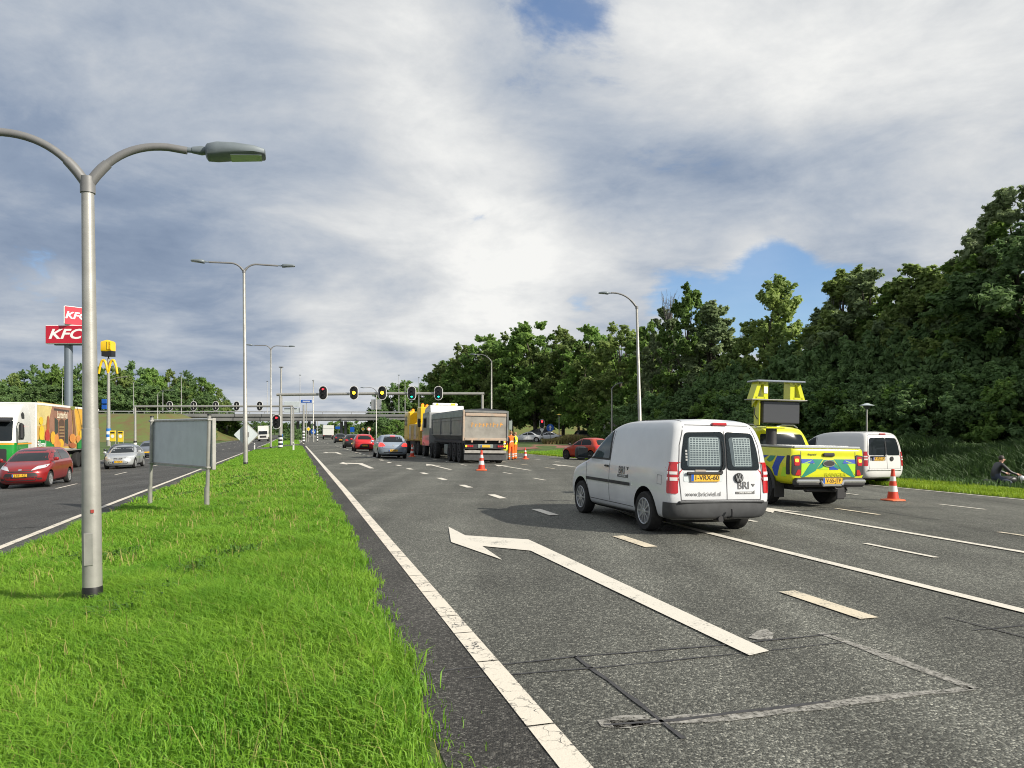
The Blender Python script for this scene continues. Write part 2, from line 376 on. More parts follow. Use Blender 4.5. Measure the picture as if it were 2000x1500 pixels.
def marking(name, c, wear=.5, crack=False):
    m = bpy.data.materials.new(name); m.use_nodes = True; t = m.node_tree; L = t.links.new; b = t.nodes['Principled BSDF']
    tcn = nn(t, 'ShaderNodeTexCoord'); n1 = nn(t, 'ShaderNodeTexNoise', i_Scale=45.0, i_Detail=5.0, i_Roughness=.75); L(tcn.outputs['Object'], n1.inputs['Vector'])
    n2 = nn(t, 'ShaderNodeTexNoise', i_Scale=3.0, i_Detail=5.0); L(tcn.outputs['Object'], n2.inputs['Vector'])
    s = nn(t, 'ShaderNodeMath', operation='MULTIPLY_ADD'); L(n2.outputs[0], s.inputs[0]); s.inputs[1].default_value = .5; L(n1.outputs[0], s.inputs[2])
    r = nn(t, 'ShaderNodeMapRange'); r.inputs[1].default_value = .98 - wear * .22; r.inputs[2].default_value = 1.02 - wear * .1; L(s.outputs[0], r.inputs[0])
    mx = nn(t, 'ShaderNodeMix', data_type='RGBA'); L(r.outputs[0], mx.inputs['Factor']); mx.inputs[6].default_value = (*c, 1); mx.inputs[7].default_value = (.12, .12, .11, 1)
    outc = mx.outputs[2]
    if crack:
        vo = nn(t, 'ShaderNodeTexVoronoi', feature='DISTANCE_TO_EDGE', i_Scale=9.0); 
        dn = nn(t, 'ShaderNodeTexNoise', i_Scale=12.0); L(tcn.outputs['Object'], dn.inputs['Vector']); mm = nn(t, 'ShaderNodeMix', data_type='VECTOR'); mm.inputs['Factor'].default_value = .12
        L(tcn.outputs['Object'], mm.inputs[4]); L(dn.outputs['Color'], mm.inputs[5]); L(mm.outputs[1], vo.inputs['Vector'])
        rc = nn(t, 'ShaderNodeMapRange'); rc.inputs[1].default_value = .012; rc.inputs[2].default_value = .035; rc.inputs[3].default_value = 1; rc.inputs[4].default_value = 0; L(vo.outputs['Distance'], rc.inputs[0])
        gate = nn(t, 'ShaderNodeMapRange'); gate.inputs[1].default_value = .42; gate.inputs[2].default_value = .55; L(n2.outputs[0], gate.inputs[0])
        mu = nn(t, 'ShaderNodeMath', operation='MULTIPLY'); L(rc.outputs[0], mu.inputs[0]); L(gate.outputs[0], mu.inputs[1])
        m2 = nn(t, 'ShaderNodeMix', data_type='RGBA'); L(mu.outputs[0], m2.inputs['Factor']); L(outc, m2.inputs[6]); m2.inputs[7].default_value = (.09, .09, .085, 1); outc = m2.outputs[2]
    L(outc, b.inputs['Base Color']); b.inputs['Roughness'].default_value = .7
    bp = nn(t, 'ShaderNodeBump', i_Strength=.5, i_Distance=.006); L(n1.outputs[0], bp.inputs['Height']); L(bp.outputs[0], b.inputs['Normal'])
    MATS[name] = m; return m
M_ASP = asphalt('asphalt', (.092, .094, .082), (.27, .268, .232))
M_ASPD = asphalt('asphalt_dark', (.058, .058, .056), (.17, .17, .16))
M_SHO = asphalt('asphalt_shoulder', (.050, .048, .044), (.15, .145, .13))
M_LINE = marking('line_white', (.64, .59, .50), .45, True)
M_LINE2 = marking('line_white_plain', (.63, .595, .52), .7)
M_YEL = marking('line_cream', (.62, .55, .42), .95)
M_SEAM = mat('seam_bitumen', (.055, .055, .058), .75, var=.4, vscale=20)
M_SEAML = mat('seam_pale', (.34, .33, .30), .9, var=.5, vscale=14, bump=.3)
def speckle(m, scale, lo, hi):           # thin dust: breaks up into grains
    t = m.node_tree; L = t.links.new; b = t.nodes['Principled BSDF']; tcn = nn(t, 'ShaderNodeTexCoord'); n = nn(t, 'ShaderNodeTexNoise', i_Scale=scale, i_Detail=6.0, i_Roughness=.75); L(tcn.outputs['Object'], n.inputs['Vector'])
    r = nn(t, 'ShaderNodeMapRange'); r.inputs[1].default_value = lo; r.inputs[2].default_value = hi; L(n.outputs[0], r.inputs[0]); L(r.outputs[0], b.inputs['Alpha'])
speckle(M_SEAML, 26, .36, .54)
M_SOIL = mat('soil_grass', (.075, .125, .02), .95, var=.55, vscale=1.2, bump=.6, bscale=8)
M_CONC = mat('concrete', (.30, .30, .29), .85, var=.35, vscale=.8, bump=.1)
M_REDP = mat('cycle_path_red', (.27, .12, .085), .9, var=.3, vscale=3)

def st_sheet(name, ss, tt, z, m, parent=None):
    v = []; f = []; n = len(tt)
    for s in ss:
        for t in tt:
            x, y = st2xy(s, t); v.append((x, y, surf_st(s, t) + z(s, t)))
    for i in range(len(ss) - 1):
        for j in range(n - 1): f.append([i * n + j, i * n + j + 1, (i + 1) * n + j + 1, (i + 1) * n + j])
    o = mesh_obj(name, v, f, m, parent); o.data.shade_smooth(); return o
S0, S1 = 92.0, 107.0                       # the crossing street
def on_road(s, t):
    if s > 420: return False
    return (0.8 < t < 18.95) or (-16.4 < t < -4.55) or (S0 - .5 < s < S1 + .5 and -17 < t < 19)
ss = list(np.arange(-20, 60, 1.0)) + list(np.arange(60, 140, 2.5)) + list(np.arange(140, 420, 20)) + [500, 700, 1000, 1600, 2600, 4200]
tt = [-2600, -1200, -500, -200, -100, -60, -40, -30, -24, -20, -17, -16.45, -16.35] + list(np.arange(-15, -5, 2.0)) + [-4.6, -4.5] + list(np.arange(-4.2, .75, .35)) + [.75, .85] + list(np.arange(2, 18.8, 2.0)) + [18.9, 19.0] + list(np.arange(19.5, 40, 1.0)) + [44, 50, 60, 90, 150, 300, 700, 1500, 2600]
tag(st_sheet('ground', ss, tt, lambda s, t: -.06 if on_road(s, t) else 0.0, M_SOIL), 'green grassy ground reaching the horizon beyond both roads', kind='structure')
ssr = list(np.arange(-15, 60, 1.5)) + list(np.arange(60, 130, 3)) + list(np.arange(130, 425, 15))
road = tag(st_sheet('road', ssr, [.74, .9, 1.2, 3, 4.999, 5, 8, 12, 16, 18.6, 19.02], lambda s, t: 0.0, M_ASP), 'wide grey asphalt road with several lanes beside the grass median', kind='structure')
road2 = tag(st_sheet('opposite_road', ssr, [-16.5, -14, -11, -8, -6, -4.7, -4.42], lambda s, t: 0.0, M_ASPD), 'darker asphalt carriageway with oncoming traffic', kind='structure')
st_sheet('shoulder_strip', ssr[:70], [.70, .9, 1.3], lambda s, t: .004, M_SHO, road)
jun = tag(st_sheet('street', list(np.arange(S0, S1 + .1, 2.5)), list(np.arange(-4.6, 1.0, .4)), lambda s, t: .005, M_ASP), 'asphalt street crossing through the gap in the median', kind='structure')

def marks(poly_st, m, parent, name='lane_marking', dz=.010):
    # a flat painted outline given in (s, t), split so that it follows the road
    p2, f = tri2d(poly_st, 2.0)
    v = []
    for s, t in p2:
        x, y = st2xy(s, t); v.append((x, y, surf_st(s, t) + dz))
    o = mesh_obj(name, v, f, m, parent)
    if o.data.polygons and o.data.polygons[0].normal.z < 0: o.data.flip_normals()
    return o
def rect(s0, s1, t, w): return [(s0, t - w / 2), (s1, t - w / 2), (s1, t + w / 2), (s0, t + w / 2)]
def pst(px, py): p = gp(px, py); return xy2st(p.x, p.y)
# left edge line in worn segments
s = 1.5; k = 0
while s < 30:
    ln = random.choice((.42, .55, .75, 1.0, 1.25)) if s > 4.6 else 1.15
    marks(rect(s, s + ln - .018, 1.29, .155), M_LINE, road, 'edge_line'); s += ln
marks(rect(30, 91, 1.29, .15), M_LINE2, road, 'edge_line')
marks(rect(109, 250, 1.29, .15), M_LINE2, road, 'edge_line')
marks(rect(4, 60, 18.66, .12), M_LINE2, road, 'edge_line')
# left-turn arrow, its stem, and its repeats farther on
arrow = [pst(*p) for p in ((876, 1030), (909, 1047), (1032, 1055), (1058, 1067), (1502, 1274), (1464, 1283), (1036, 1077), (942, 1068), (981, 1095), (881, 1060))]
marks(arrow, M_LINE2, road, 'turn_arrow', .012)
a0 = arrow[0][0]
for sp, dt in ((pst(664, 903)[0], 0),):
    marks([(sp + (a - a0), b + dt) for a, b in arrow], M_LINE2, road, 'turn_arrow', .012)
marks([(pst(664, 903)[0] + 22 + (a - a0), b) for a, b in arrow], M_LINE2, road, 'turn_arrow', .012)
def straight(sp, t, L_):
    return [(sp, t), (sp - 2.1, t + .36), (sp - 1.75, t + .075), (sp - L_, t + .075), (sp - L_, t - .075), (sp - 1.75, t - .075), (sp - 2.1, t - .36)]
for sp, t, L_ in ((13.9, 6.32, 11), (14.9, 9.72, 11), (36.5, 6.35, 6), (36, 9.75, 6), (37, 13.2, 6), (58, 6.35, 6), (58, 9.75, 6), (39, 16.6, 6)):
    marks(straight(sp, t, L_), M_LINE2, road, 'straight_arrow', .012)
# lane dashes
cs = [(1610, 1181), (1236, 1058), (1058, 1001), (960, 970.5), (895, 950.5), (848.5, 936), (815.5, 925.2), (788.5, 916.3), (768, 909.5), (751, 903.5), (738, 899)]
for i, p in enumerate(cs):
    s, t = pst(*p); marks(rect(s - .55, s + .55, 4.72, .19), M_YEL if i < 2 else M_LINE2, road, 'lane_dash', .011)
s = pst(738, 899)[0] + 3.4
while s < 90: marks(rect(s, s + 1.1, 4.72, .17), M_LINE2, road, 'lane_dash', .011); s += 3.4
for t, w, off, mm in ((8.05, .10, .7, M_LINE2), (11.45, .12, 1.4, M_YEL), (14.95, .11, 2.0, M_LINE2)):
    s = 3.0 + off
    while s < 90:
        marks(rect(s, s + 1.25, t, w), mm, road, 'lane_dash', .011); s += 3.9
for t in (4.72, 8.05, 11.45, 14.95):
    s = 110
    while s < 220: marks(rect(s, s + 3, t, .12), M_LINE2, road, 'lane_dash', .011); s += 12
marks(rect(90.2, 90.8, 10, 17), M_LINE2, road, 'stop_line')
# opposite carriageway
marks(rect(0, 91, -5.0, .16), M_LINE, road2, 'edge_line'); marks(rect(109, 300, -5.0, .16), M_LINE2, road2, 'edge_line'); marks(rect(0, 300, -16.0, .15), M_LINE2, road2, 'edge_line')
for t in (-8.75, -12.4):
    s = pst(124, 950)[0] - 9.6 * 4
    while s < 200: marks(rect(s - 1.4, s + 1.4, t, .11), M_LINE2, road2, 'lane_dash', .011); s += 9.6
# sealed cuts of the detector loops, pale dust, cracks
def strip(pts, w, m, parent, name, dz=.007, wob=.012):
    q = [Vector(pst(*p)) for p in pts]; path = []
    for a, b in zip(q, q[1:]):
        n = max(2, int((b - a).length / .18)); path += [a.lerp(b, i / n) for i in range(n)]
    path.append(q[-1]); L_, R_ = [], []
    for i, p in enumerate(path):
        d = (path[min(i + 1, len(path) - 1)] - path[max(0, i - 1)]).normalized(); nr = Vector((-d.y, d.x)); ww = w * (.6 + .8 * random.random()) / 2; j = (random.random() - .5) * wob
        L_.append(p + nr * (ww + j)); R_.append(p - nr * (ww - j))
    v = []
    for c in L_ + R_: x, y = st2xy(*c); v.append((x, y, surf_st(*c) + dz))
    n = len(path); o = mesh_obj(name, v, [[i, i + 1, n + i + 1, n + i] for i in range(n - 1)], m, parent)
    if o.data.polygons[0].normal.z < 0: o.data.flip_normals()
    return o
for pts, w, m in (([(860, 1312), (1125, 1284), (1400, 1262), (1640, 1238)], .022, M_SEAM), ([(910, 1326), (1200, 1302), (1500, 1272), (1645, 1256)], .016, M_SEAM),
                  ([(1122, 1282), (1215, 1350), (1335, 1445)], .03, M_SEAM), ([(1180, 1418), (1320, 1408), (1500, 1386), (1620, 1371)], .028, M_SEAM),
                  ([(1848, 1206), (1920, 1225), (2010, 1248)], .03, M_SEAM), ([(1900, 1232), (2010, 1222)], .02, M_SEAM), ([(690, 967), (860, 963), (1110, 961)], .05, M_SEAML),
                  ([(1660, 990), (1800, 1012), (2010, 1030)], .03, M_SEAM), ([(1780, 1036), (2010, 1040)], .02, M_SEAM), ([(820, 921), (960, 920)], .05, M_SEAM), ([(1060, 978), (1115, 978)], .05, M_SEAM),
                  ([(1560, 998), (1700, 990), (1850, 992)], .03, M_SEAM)):
    strip(pts, w, m, road, 'road_seam')
for pts, w in (([(1602, 1238), (1690, 1268), (1780, 1302), (1900, 1347)], .10), ([(1195, 1416), (1420, 1402), (1700, 1366), (1900, 1346)], .09), ([(1170, 1414), (1270, 1407)], .14)):
    strip(pts, w, M_SEAML, road, 'dust_line', .0055, .03)
mound = [pst(*p) for p in ((1462, 1247), (1478, 1234), (1498, 1230), (1512, 1240), (1508, 1250), (1480, 1251))]
marks(mound, M_SEAML, road, 'road_patch', .008)
strip([(0, 1034), (60, 1030), (150, 1025)], .05, M_SEAM, road2, 'road_seam'); strip([(130, 938), (250, 930), (330, 927)], .06, M_SEAM, road2, 'road_seam')

# side street to the right with cycle path (behind the stopped vehicles)
def xy_sheet(name, pts, m, parent=None, dz=.01):
    o = mesh_obj(name, [(x, y, surf(x, y) + dz) for x, y in pts], [list(range(len(pts)))], m, parent)
    if o.data.polygons[0].normal.z < 0: o.data.flip_normals()
    return o
def band(name, y0, y1, x0, x1, m, dz, kind=True, lab=None):
    xs = np.linspace(x0, x1, 24); v = [(x, y, surf(x, y) + dz) for x in xs for y in (y0(x), y1(x))]
    o = mesh_obj(name, v, [[2 * i, 2 * i + 2, 2 * i + 3, 2 * i + 1] for i in range(23)], m)
    if kind: tag(o, lab, kind='structure')
    return o
band('side_street', lambda x: 97 - .05 * x, lambda x: 107 - .05 * x, -9, 75, M_ASP, .03, lab='asphalt side street where white cars wait')
band('cycle_path', lambda x: 71 - .1 * x, lambda x: 77 - .1 * x, -.3, 60, M_REDP, .03, lab='narrow reddish cycle path behind the verge')

# ------------------------------------------------------------------ grass
M_GRASS = foliage('grass_blades', (.265, .44, .045), (.11, .28, .018), .44, .9, .5)
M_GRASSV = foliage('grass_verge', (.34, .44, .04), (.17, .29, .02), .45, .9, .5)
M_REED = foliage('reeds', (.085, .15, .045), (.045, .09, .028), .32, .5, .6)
M_WEED = foliage('weeds', (.20, .25, .06), (.26, .17, .10), .35, .8, .7)
def blades(name, s, t, h, w, lean, m, seg=2, zoff=0.0, label=None, kind='stuff', parent=None, bias=(0, 0)):
    n = len(s); x = -SA * s + CA * t; y = CA * s + SA * t; z = surf_np(s, t) + zoff - .01
    a = np.random.rand(n) * 2 * np.pi; b = np.random.rand(n) * 2 * np.pi
    wx, wy = np.cos(b) * w / 2, np.sin(b) * w / 2; ln = lean * h * (.25 + .9 * np.random.rand(n)); lx, ly = np.cos(a) * ln + bias[0] * h, np.sin(a) * ln + bias[1] * h
    if seg == 2:
        V = np.zeros((n, 5, 3)); mid = .55
        V[:, 0] = np.stack([x - wx, y - wy, z], 1); V[:, 1] = np.stack([x + wx, y + wy, z], 1)
        V[:, 2] = np.stack([x + lx * .28 + wx * .8, y + ly * .28 + wy * .8, z + h * .6], 1); V[:, 3] = np.stack([x + lx * .28 - wx * .8, y + ly * .28 - wy * .8, z + h * .6], 1)
        V[:, 4] = np.stack([x + lx, y + ly, z + h * (1 - .35 * lean)], 1)
        k = 5; fa = np.array([[0, 1, 2], [0, 2, 3], [3, 2, 4]])
    else:
        V = np.zeros((n, 3, 3)); V[:, 0] = np.stack([x - wx, y - wy, z], 1); V[:, 1] = np.stack([x + wx, y + wy, z], 1); V[:, 2] = np.stack([x + lx, y + ly, z + h], 1)
        k = 3; fa = np.array([[0, 1, 2]])
    me = bpy.data.meshes.new(name); me.vertices.add(n * k); me.vertices.foreach_set('co', V.reshape(-1).astype(np.float32))
    idx = (np.arange(n)[:, None, None] * k + fa[None]).reshape(-1); nf = n * len(fa)
    me.loops.add(nf * 3); me.loops.foreach_set('vertex_index', idx.astype(np.int32)); me.polygons.add(nf); me.polygons.foreach_set('loop_start', (np.arange(nf) * 3).astype(np.int32))
    me.materials.append(m); me.update(calc_edges=True)
    o = link(bpy.data.objects.new(name, me), parent)
    return tag(o, label, kind=kind) if kind else o
def wob(s): return .035 * np.sin(s * 1.7) + .03 * np.sin(s * 4.1 + 1) + .03 * np.sin(s * 9.7 + 2) + .04 * np.sin(s*.6) + .06 * np.abs(np.random.randn(len(s))) * np.random.choice([-1, 1], len(s))
def field(n, s0, s1, t0, t1, p=1.0, wl=1, wr=1):
    s = s0 + (s1 - s0) * np.random.rand(n) ** p; t = t0 + (t1 - t0) * np.random.rand(n)
    k = (t > t0 + .1 + wl * wob(s + 3)) & (t < t1 - .1 - .27 * np.exp(-np.maximum(0, s - 3.2) / 2.2) * (t1 < 1) + wr * wob(s)) ; return s[k], t[k]
def hh(s, t, lo, hi):
    q = .5 + .25 * np.sin(s * 1.3 + t * 2.1) + .25 * np.sin(s * .7 - t * 3.3 + 1) + .2 * np.sin(s * 3.1 + t * 4.7)
    return lo + (hi - lo) * np.clip(q * .6 + .45 * np.random.rand(len(s)), 0, 1.2)
gs, gt = [], []
a, b = field(210000, 2.2, 10.5, -4.5, .92); c, d = field(90000, 10.5, 22, -4.5, .92); e, f = field(60000, 22, 91, -4.5, .92)
V_ = np.concatenate
s = V_([a, c, e]); t = V_([b, d, f]); w = V_([np.full(len(a), .0085), np.full(len(c), .014), np.full(len(e), .04)])
h = hh(s, t, .06, .25) * np.where(s > 22, .95, 1.0) * np.where(t > .55, .7, 1)
blades('grass', s, t, h, w, .75, M_GRASS, 2, label='long bright green grass covering the median', bias=(-.12, .05))
n = 4500; s = 2.4 + 40 * np.random.rand(n) ** 1.7; t = -4.2 + 4.9 * np.random.rand(n)
blades('dry_grass', s, t, .12 + .22 * np.random.rand(n), np.where(s < 10, .005, .012), .7, foliage('dry_stalks', (.42, .36, .14), (.30, .30, .08), .3, 2.0, .7), 2, label='scattered dry straw-coloured stalks in the median grass', bias=(-.2, 0))
n = 2600; cx = np.random.rand(26) * 30 + 3; ct = -4.0 + 4.3 * np.random.rand(26); k_ = np.random.randint(0, 26, n); s = cx[k_] + np.random.randn(n) * .22; t = np.clip(ct[k_] + np.random.randn(n) * .22, -4.3, .6)
blades('broad_weeds', s, t, .10 + .14 * np.random.rand(n), .02 + .02 * np.random.rand(n), 1.0, foliage('weed_leaf', (.09, .20, .03), (.06, .13, .02), .35, 2.0, .5), 2, label='darker broad-leaved weeds in patches of the median')
n = 600; s = 2.6 + 26 * np.random.rand(n) ** 1.6; t = .72 + np.abs(np.random.randn(n)) * .12
blades('edge_sprigs', s, np.minimum(t, 1.16), .03 + .07 * np.random.rand(n), .006 + 0 * s, 1.0, M_GRASS, 2, label='short grass sprigs creeping onto the asphalt edge')
s, t = field(75000, 12, 62, 18.9, 22.2); h = hh(s, t, .10, .26)
blades('verge_grass', s, t, h, np.where(s < 30, .018, .04), .8, M_GRASSV, 2, label='yellow-green grass verge along the road under the trees', bias=(-.2, 0))
s, t = field(22000, 108, 200, -4.5, .8); blades('island_grass', s, t, hh(s, t, .15, .3), .09 + 0 * s, .6, M_GRASS, 1, label='grass on the traffic island beyond the crossing')
s, t = field(30000, 50, 62, 19, 44); blades('corner_grass', s, t, hh(s, t, .12, .3), .05 + 0 * s, .6, M_GRASS, 1, label='grass at the corner of the side street')
# reeds in the ditch under the trees, weeds at the street corner
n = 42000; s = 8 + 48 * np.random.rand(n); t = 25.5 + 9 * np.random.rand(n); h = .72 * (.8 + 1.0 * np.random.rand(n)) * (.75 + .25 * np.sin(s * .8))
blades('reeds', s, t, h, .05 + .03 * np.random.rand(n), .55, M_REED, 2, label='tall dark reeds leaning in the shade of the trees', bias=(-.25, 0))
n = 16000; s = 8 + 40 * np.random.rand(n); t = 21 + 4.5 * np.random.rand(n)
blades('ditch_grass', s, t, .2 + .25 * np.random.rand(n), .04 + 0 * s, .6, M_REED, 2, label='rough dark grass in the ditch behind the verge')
n = 26000; xx = 3.6 + 18 * np.random.rand(n); yy = 80 + 11 * np.random.rand(n); s, t = -SA * xx + CA * yy, CA * xx + SA * yy
blades('weeds', s, t, .5 + .9 * np.random.rand(n) * (.6 + .4 * np.sin(xx * 1.1)), .09 + 0 * s, .45, M_WEED, 2, label='tall flowering weeds beside the waiting white cars')
# ------------------------------------------------------------------ street furniture
M_GALV = mat('galvanised_steel', (.37, .365, .34), .45, .4, var=.22, vscale=5, bump=.05, bscale=60)
M_GALV2 = mat('lamp_grey', (.20, .20, .20), .5, .3, var=.15, vscale=8)
M_LHEAD = mat('luminaire_grey', (.16, .19, .21), .45, .2, var=.12, vscale=6)
M_LENS = mat('luminaire_lens', (.33, .38, .36), .15, 0, .5)
M_BLK = mat('black_plastic', (.012, .012, .014), .45, var=.2, vscale=12)
M_WHT = mat('white_trim', (.78, .78, .76), .5, var=.08)
M_SIGNB = mat('sign_back_grey', (.52, .57, .59), .55, .05, var=.12, vscale=2.5)
M_BLUE = mat('sign_blue', (.01, .09, .42), .4)
M_YELS = mat('sign_yellow', (.85, .60, .02), .4)
M_REDS = mat('sign_red', (.50, .012, .035), .4, var=.06)
M_STEELD = mat('pylon_steel', (.16, .19, .23), .45, .3, var=.12, vscale=.6)
M_GREEN = mat('post_green', (.03, .12, .04), .5)
M_TAILSTK = mat('sticker_red', (.35, .05, .04), .6)
def loft(mb, st, n=16, ex=3.0):           # st: (x, half width, z bottom, z top)
    v = []; f = []
    for x, hw, zb, zt in st:
        for j in range(n):
            a = 2 * math.pi * j / n; c, s_ = math.cos(a), math.sin(a)
            v.append((x, hw * math.copysign(abs(c) ** (2 / ex), c), (zb + zt) / 2 + (zt - zb) / 2 * math.copysign(abs(s_) ** (2 / ex), s_)))
    k = len(st)
    for i in range(k - 1):
        for j in range(n): f.append([i * n + j, i * n + (j + 1) % n, (i + 1) * n + (j + 1) % n, (i + 1) * n + j])
    f += [list(range(n - 1, -1, -1)), list(range((k - 1) * n, k * n))]
    return mb.add(v, f)
def xf(mb, M):                            # transform everything collected so far
    mb.v = [tuple(M @ Vector(p)) for p in mb.v]; return mb
def arm_path(sx, reach, rise, n=14):
    pts = []; p0, p1, p2 = (0.0, -.05), (.62 * rise, rise * 1.0), (1.75 * rise, rise * .99)
    for i in range(n):
        u = i / (n - 1); pts.append((sx * ((1 - u) ** 2 * p0[0] + 2 * u * (1 - u) * p1[0] + u * u * p2[0]), 0, (1 - u) ** 2 * p0[1] + 2 * u * (1 - u) * p1[1] + u * u * p2[1]))
    pts.append((sx * reach, 0, rise * .95)); return pts
def street_lamp(label, loc, h, rb, rt, reach, rise, hl, double=True, rz=RA, head_w=.13, name='street_lamp', group='street lamps along the roads', lean=(0, 0), sides=None, base=True):
    o = thing(name, label, 'street lamp', loc, rz, group); o.rotation_euler = (lean[0], lean[1], rz)
    zc = h - rise
    MB().tube([(0, 0, -.3), (0, 0, .0), (0, 0, 1.0), (0, 0, h * .38), (0, 0, h * .381), (0, 0, zc)], [rb, rb, rb * .975, rb * .86, rb * .79, rt], 18).build('pole', M_GALV, o, 40)
    if base: MB().tube([(0, 0, -.1), (0, 0, .20), (0, 0, .215)], [rb * 1.10, rb * 1.04, rb * 1.0], 18).build('base_collar', M_BLK, o, 40)
    MB().tube([(0, 0, zc - .12), (0, 0, zc + .05)], [rt * 1.22, rt * 1.22], 18).build('top_collar', M_GALV2, o, 40)
    for sx in (sides or ((-1, 1) if double else (-1,))):
        p = [(x, y, z + zc) for x, y, z in arm_path(sx, reach, rise)]
        r0 = rt * .68
        mb = MB().tube([(0, 0, zc - .06)] + p[:5], [r0 * 1.3] * 5 + [r0 * 1.22], 14)
        mb.tube(p[3:], [r0] * (len(p) - 3), 14)
        a = mb.build('arm', M_GALV2, o, 50)
        mb = MB(); x1 = reach; zz = h - rise * .03
        k = hl
        mb.tube([(x1 - .02, 0, zz), (x1 + .10 * k, 0, zz)], r0 * .72, 10)
        loft(mb, [(x1 + .06 * k, .035, zz - .03, zz + .035), (x1 + .18 * k, .055, zz - .04, zz + .05), (x1 + .24 * k, .05, zz - .03, zz + .045)], 12)
        hh_ = hl * .105
        loft(mb, [(x1 + .235 * k, head_w * .55, zz - hh_ * .75, zz + hh_ * .55), (x1 + .26 * k, head_w * .8, zz - hh_ * 1.0, zz + hh_ * .8), (x1 + .38 * k, head_w, zz - hh_ * .9, zz + hh_ * 1.05),
                  (x1 + .6 * k, head_w * 1.05, zz - hh_ * .5, zz + hh_ * 1.1), (x1 + .85 * k, head_w, zz - hh_ * .25, zz + hh_ * .95), (x1 + .985 * k, head_w * .8, zz - hh_ * .15, zz + hh_ * .7), (x1 + k, head_w * .6, zz - hh_ * .05, zz + hh_ * .5)], 16, 3.6)
        if sx < 0: mb.v = [(-x, y, z) for x, y, z in mb.v]
        hd = mb.build('lamp_head', M_LHEAD, a, 45)
        lb = MB().add([(sx * (x1 + .55 * k), -head_w * .72, zz - hh_ * .60), (sx * (x1 + .95 * k), -head_w * .62, zz - hh_ * .235), (sx * (x1 + .95 * k), head_w * .62, zz - hh_ * .235), (sx * (x1 + .55 * k), head_w * .72, zz - hh_ * .60),
                       (sx * (x1 + .55 * k), -head_w * .72, zz - hh_ * .35), (sx * (x1 + .95 * k), -head_w * .62, zz), (sx * (x1 + .95 * k), head_w * .62, zz), (sx * (x1 + .55 * k), head_w * .72, zz - hh_ * .35)], [[0, 1, 2, 3], [4, 5, 6, 7], [0, 1, 5, 4], [1, 2, 6, 5], [2, 3, 7, 6], [3, 0, 4, 7]])
        lb.build('lens', M_LENS, a)
    return o
g1 = gp(181, 1184)
street_lamp('tall weathered double-armed street lamp standing nearest in the grass median', g1, H + (HZ - 290) / F * g1.y - g1.z + .09, .096, .060, .98, .45, .82, head_w=.16, lean=(0, math.radians(-.6)))
l1 = COL.objects['street_lamp']
MB().box((.03, -.098, 1.02), (.03, .006, .035)).build('sticker', M_TAILSTK, l1); MB().box((-.01, -.100, .62), (.09, .008, .34), 0, .003).build('access_door', M_GALV, l1)
g2 = gp(480, 910); street_lamp('second double-armed street lamp with the diamond sign on it', g2, H + (HZ - 515) / F * g2.y - g2.z, .125, .075, 1.85, .42, .95, head_w=.17, lean=(0, math.radians(-.5)))
g3 = gp(529, 876); street_lamp('slender double-armed street lamp third along the median', g3, H + (HZ - 675) / F * g3.y - g3.z, .13, .08, 1.9, .42, .95, head_w=.17)
def lamp_at(px, ytop, Y, label, rz=RA, reach=1.6, double=False, rb=.11, sides=None, rise=.55, name='street_lamp', hl=.8):
    x = (px - 1000) / F * Y; z = surf(x, Y); return street_lamp(label, (x, Y, z), H + (HZ - ytop) / F * Y - z, rb, rb * .6, reach, rise, hl, double, rz, .15, name=name, sides=sides, base=False)
o = lamp_at(1252, 571, 45, 'single-armed street lamp rising behind the nearest white van', rz=RA * .3, reach=1.55, rb=.125, rise=.9)
o.rotation_euler[1] = math.radians(-1.6)
p_ = o.location
lamp_at(960, 692, 82, 'single-armed street lamp behind the tipper trailer', rz=0, reach=1.6, rise=.8)
lamp_at(1195, 748, 78, 'short street lamp among the dark trees pointing right', rz=0, reach=.7, sides=(1,), rise=.6, hl=.5)
lamp_at(735, 757, 120, 'single-armed street lamp right of the second amber light', rz=0, reach=1.8, rise=.6)
lamp_at(612, 742, 125, 'straight street lamp on the traffic island pointing at us', rz=-1.3, reach=1.2, rise=.3, rb=.13)
lamp_at(308, 762, 150, 'far street lamp over the embankment left of the boards', rz=0, reach=2.6, sides=(1,), rise=.8)
M_POLEF = mat('far_pole', (.40, .40, .40), .6, .2)
def mast(px, ytop, ybot, Y, label, r=.1, name='light_mast', head=True):
    a, b = at(px, ybot, Y), at(px, ytop, Y); o = thing(name, label, 'light mast', a, 0, 'light masts near the overpass')
    MB().tube([(0, 0, 0), (0, 0, b.z - a.z)], [r, r * .6], 8).build('pole', M_POLEF, o)
    if head: MB().box((0, 0, b.z - a.z + .06), (.5, .4, .18), 0, .05).build('lamp_head', M_LHEAD, o)
    return o
for px, y0, y1, Y, lb in ((522, 745, 808, 200, 'thin mast seen beside the third street lamp'), (586, 733, 806, 200, 'thin mast rising above the blue sign board'), (779, 733, 806, 200, 'thin mast between the amber and green lights'),
                          (791, 748, 806, 202, 'thin mast just left of the green light'), (818, 738, 800, 198, 'thin mast just right of the green light'), (866, 742, 800, 150, 'slim post behind the right green light'),
                          (354, 734, 808, 200, 'thin mast over the leafy embankment'), (261, 747, 808, 205, 'thin mast over the left end of the gantry'), (122, 738, 800, 190, 'thin mast by the red sign pylon'), (318, 766, 806, 205, 'short mast behind the big grey board'), (378, 780, 808, 205, 'stubby mast behind the left gantry')):
    mast(px, y0, y1, Y, lb)
p = gp(549, 874); o = thing('camera_mast', 'thick tapered mast beside the left end of the signal gantry', 'mast', p)
ht = H + (HZ - 717) / F * p.y - p.z
MB().tube([(0, 0, 0), (0, 0, ht * .62), (0, 0, ht * .66), (0, 0, ht)], [.19, .16, .10, .09], 12).build('pole', M_GALV, o, 40)
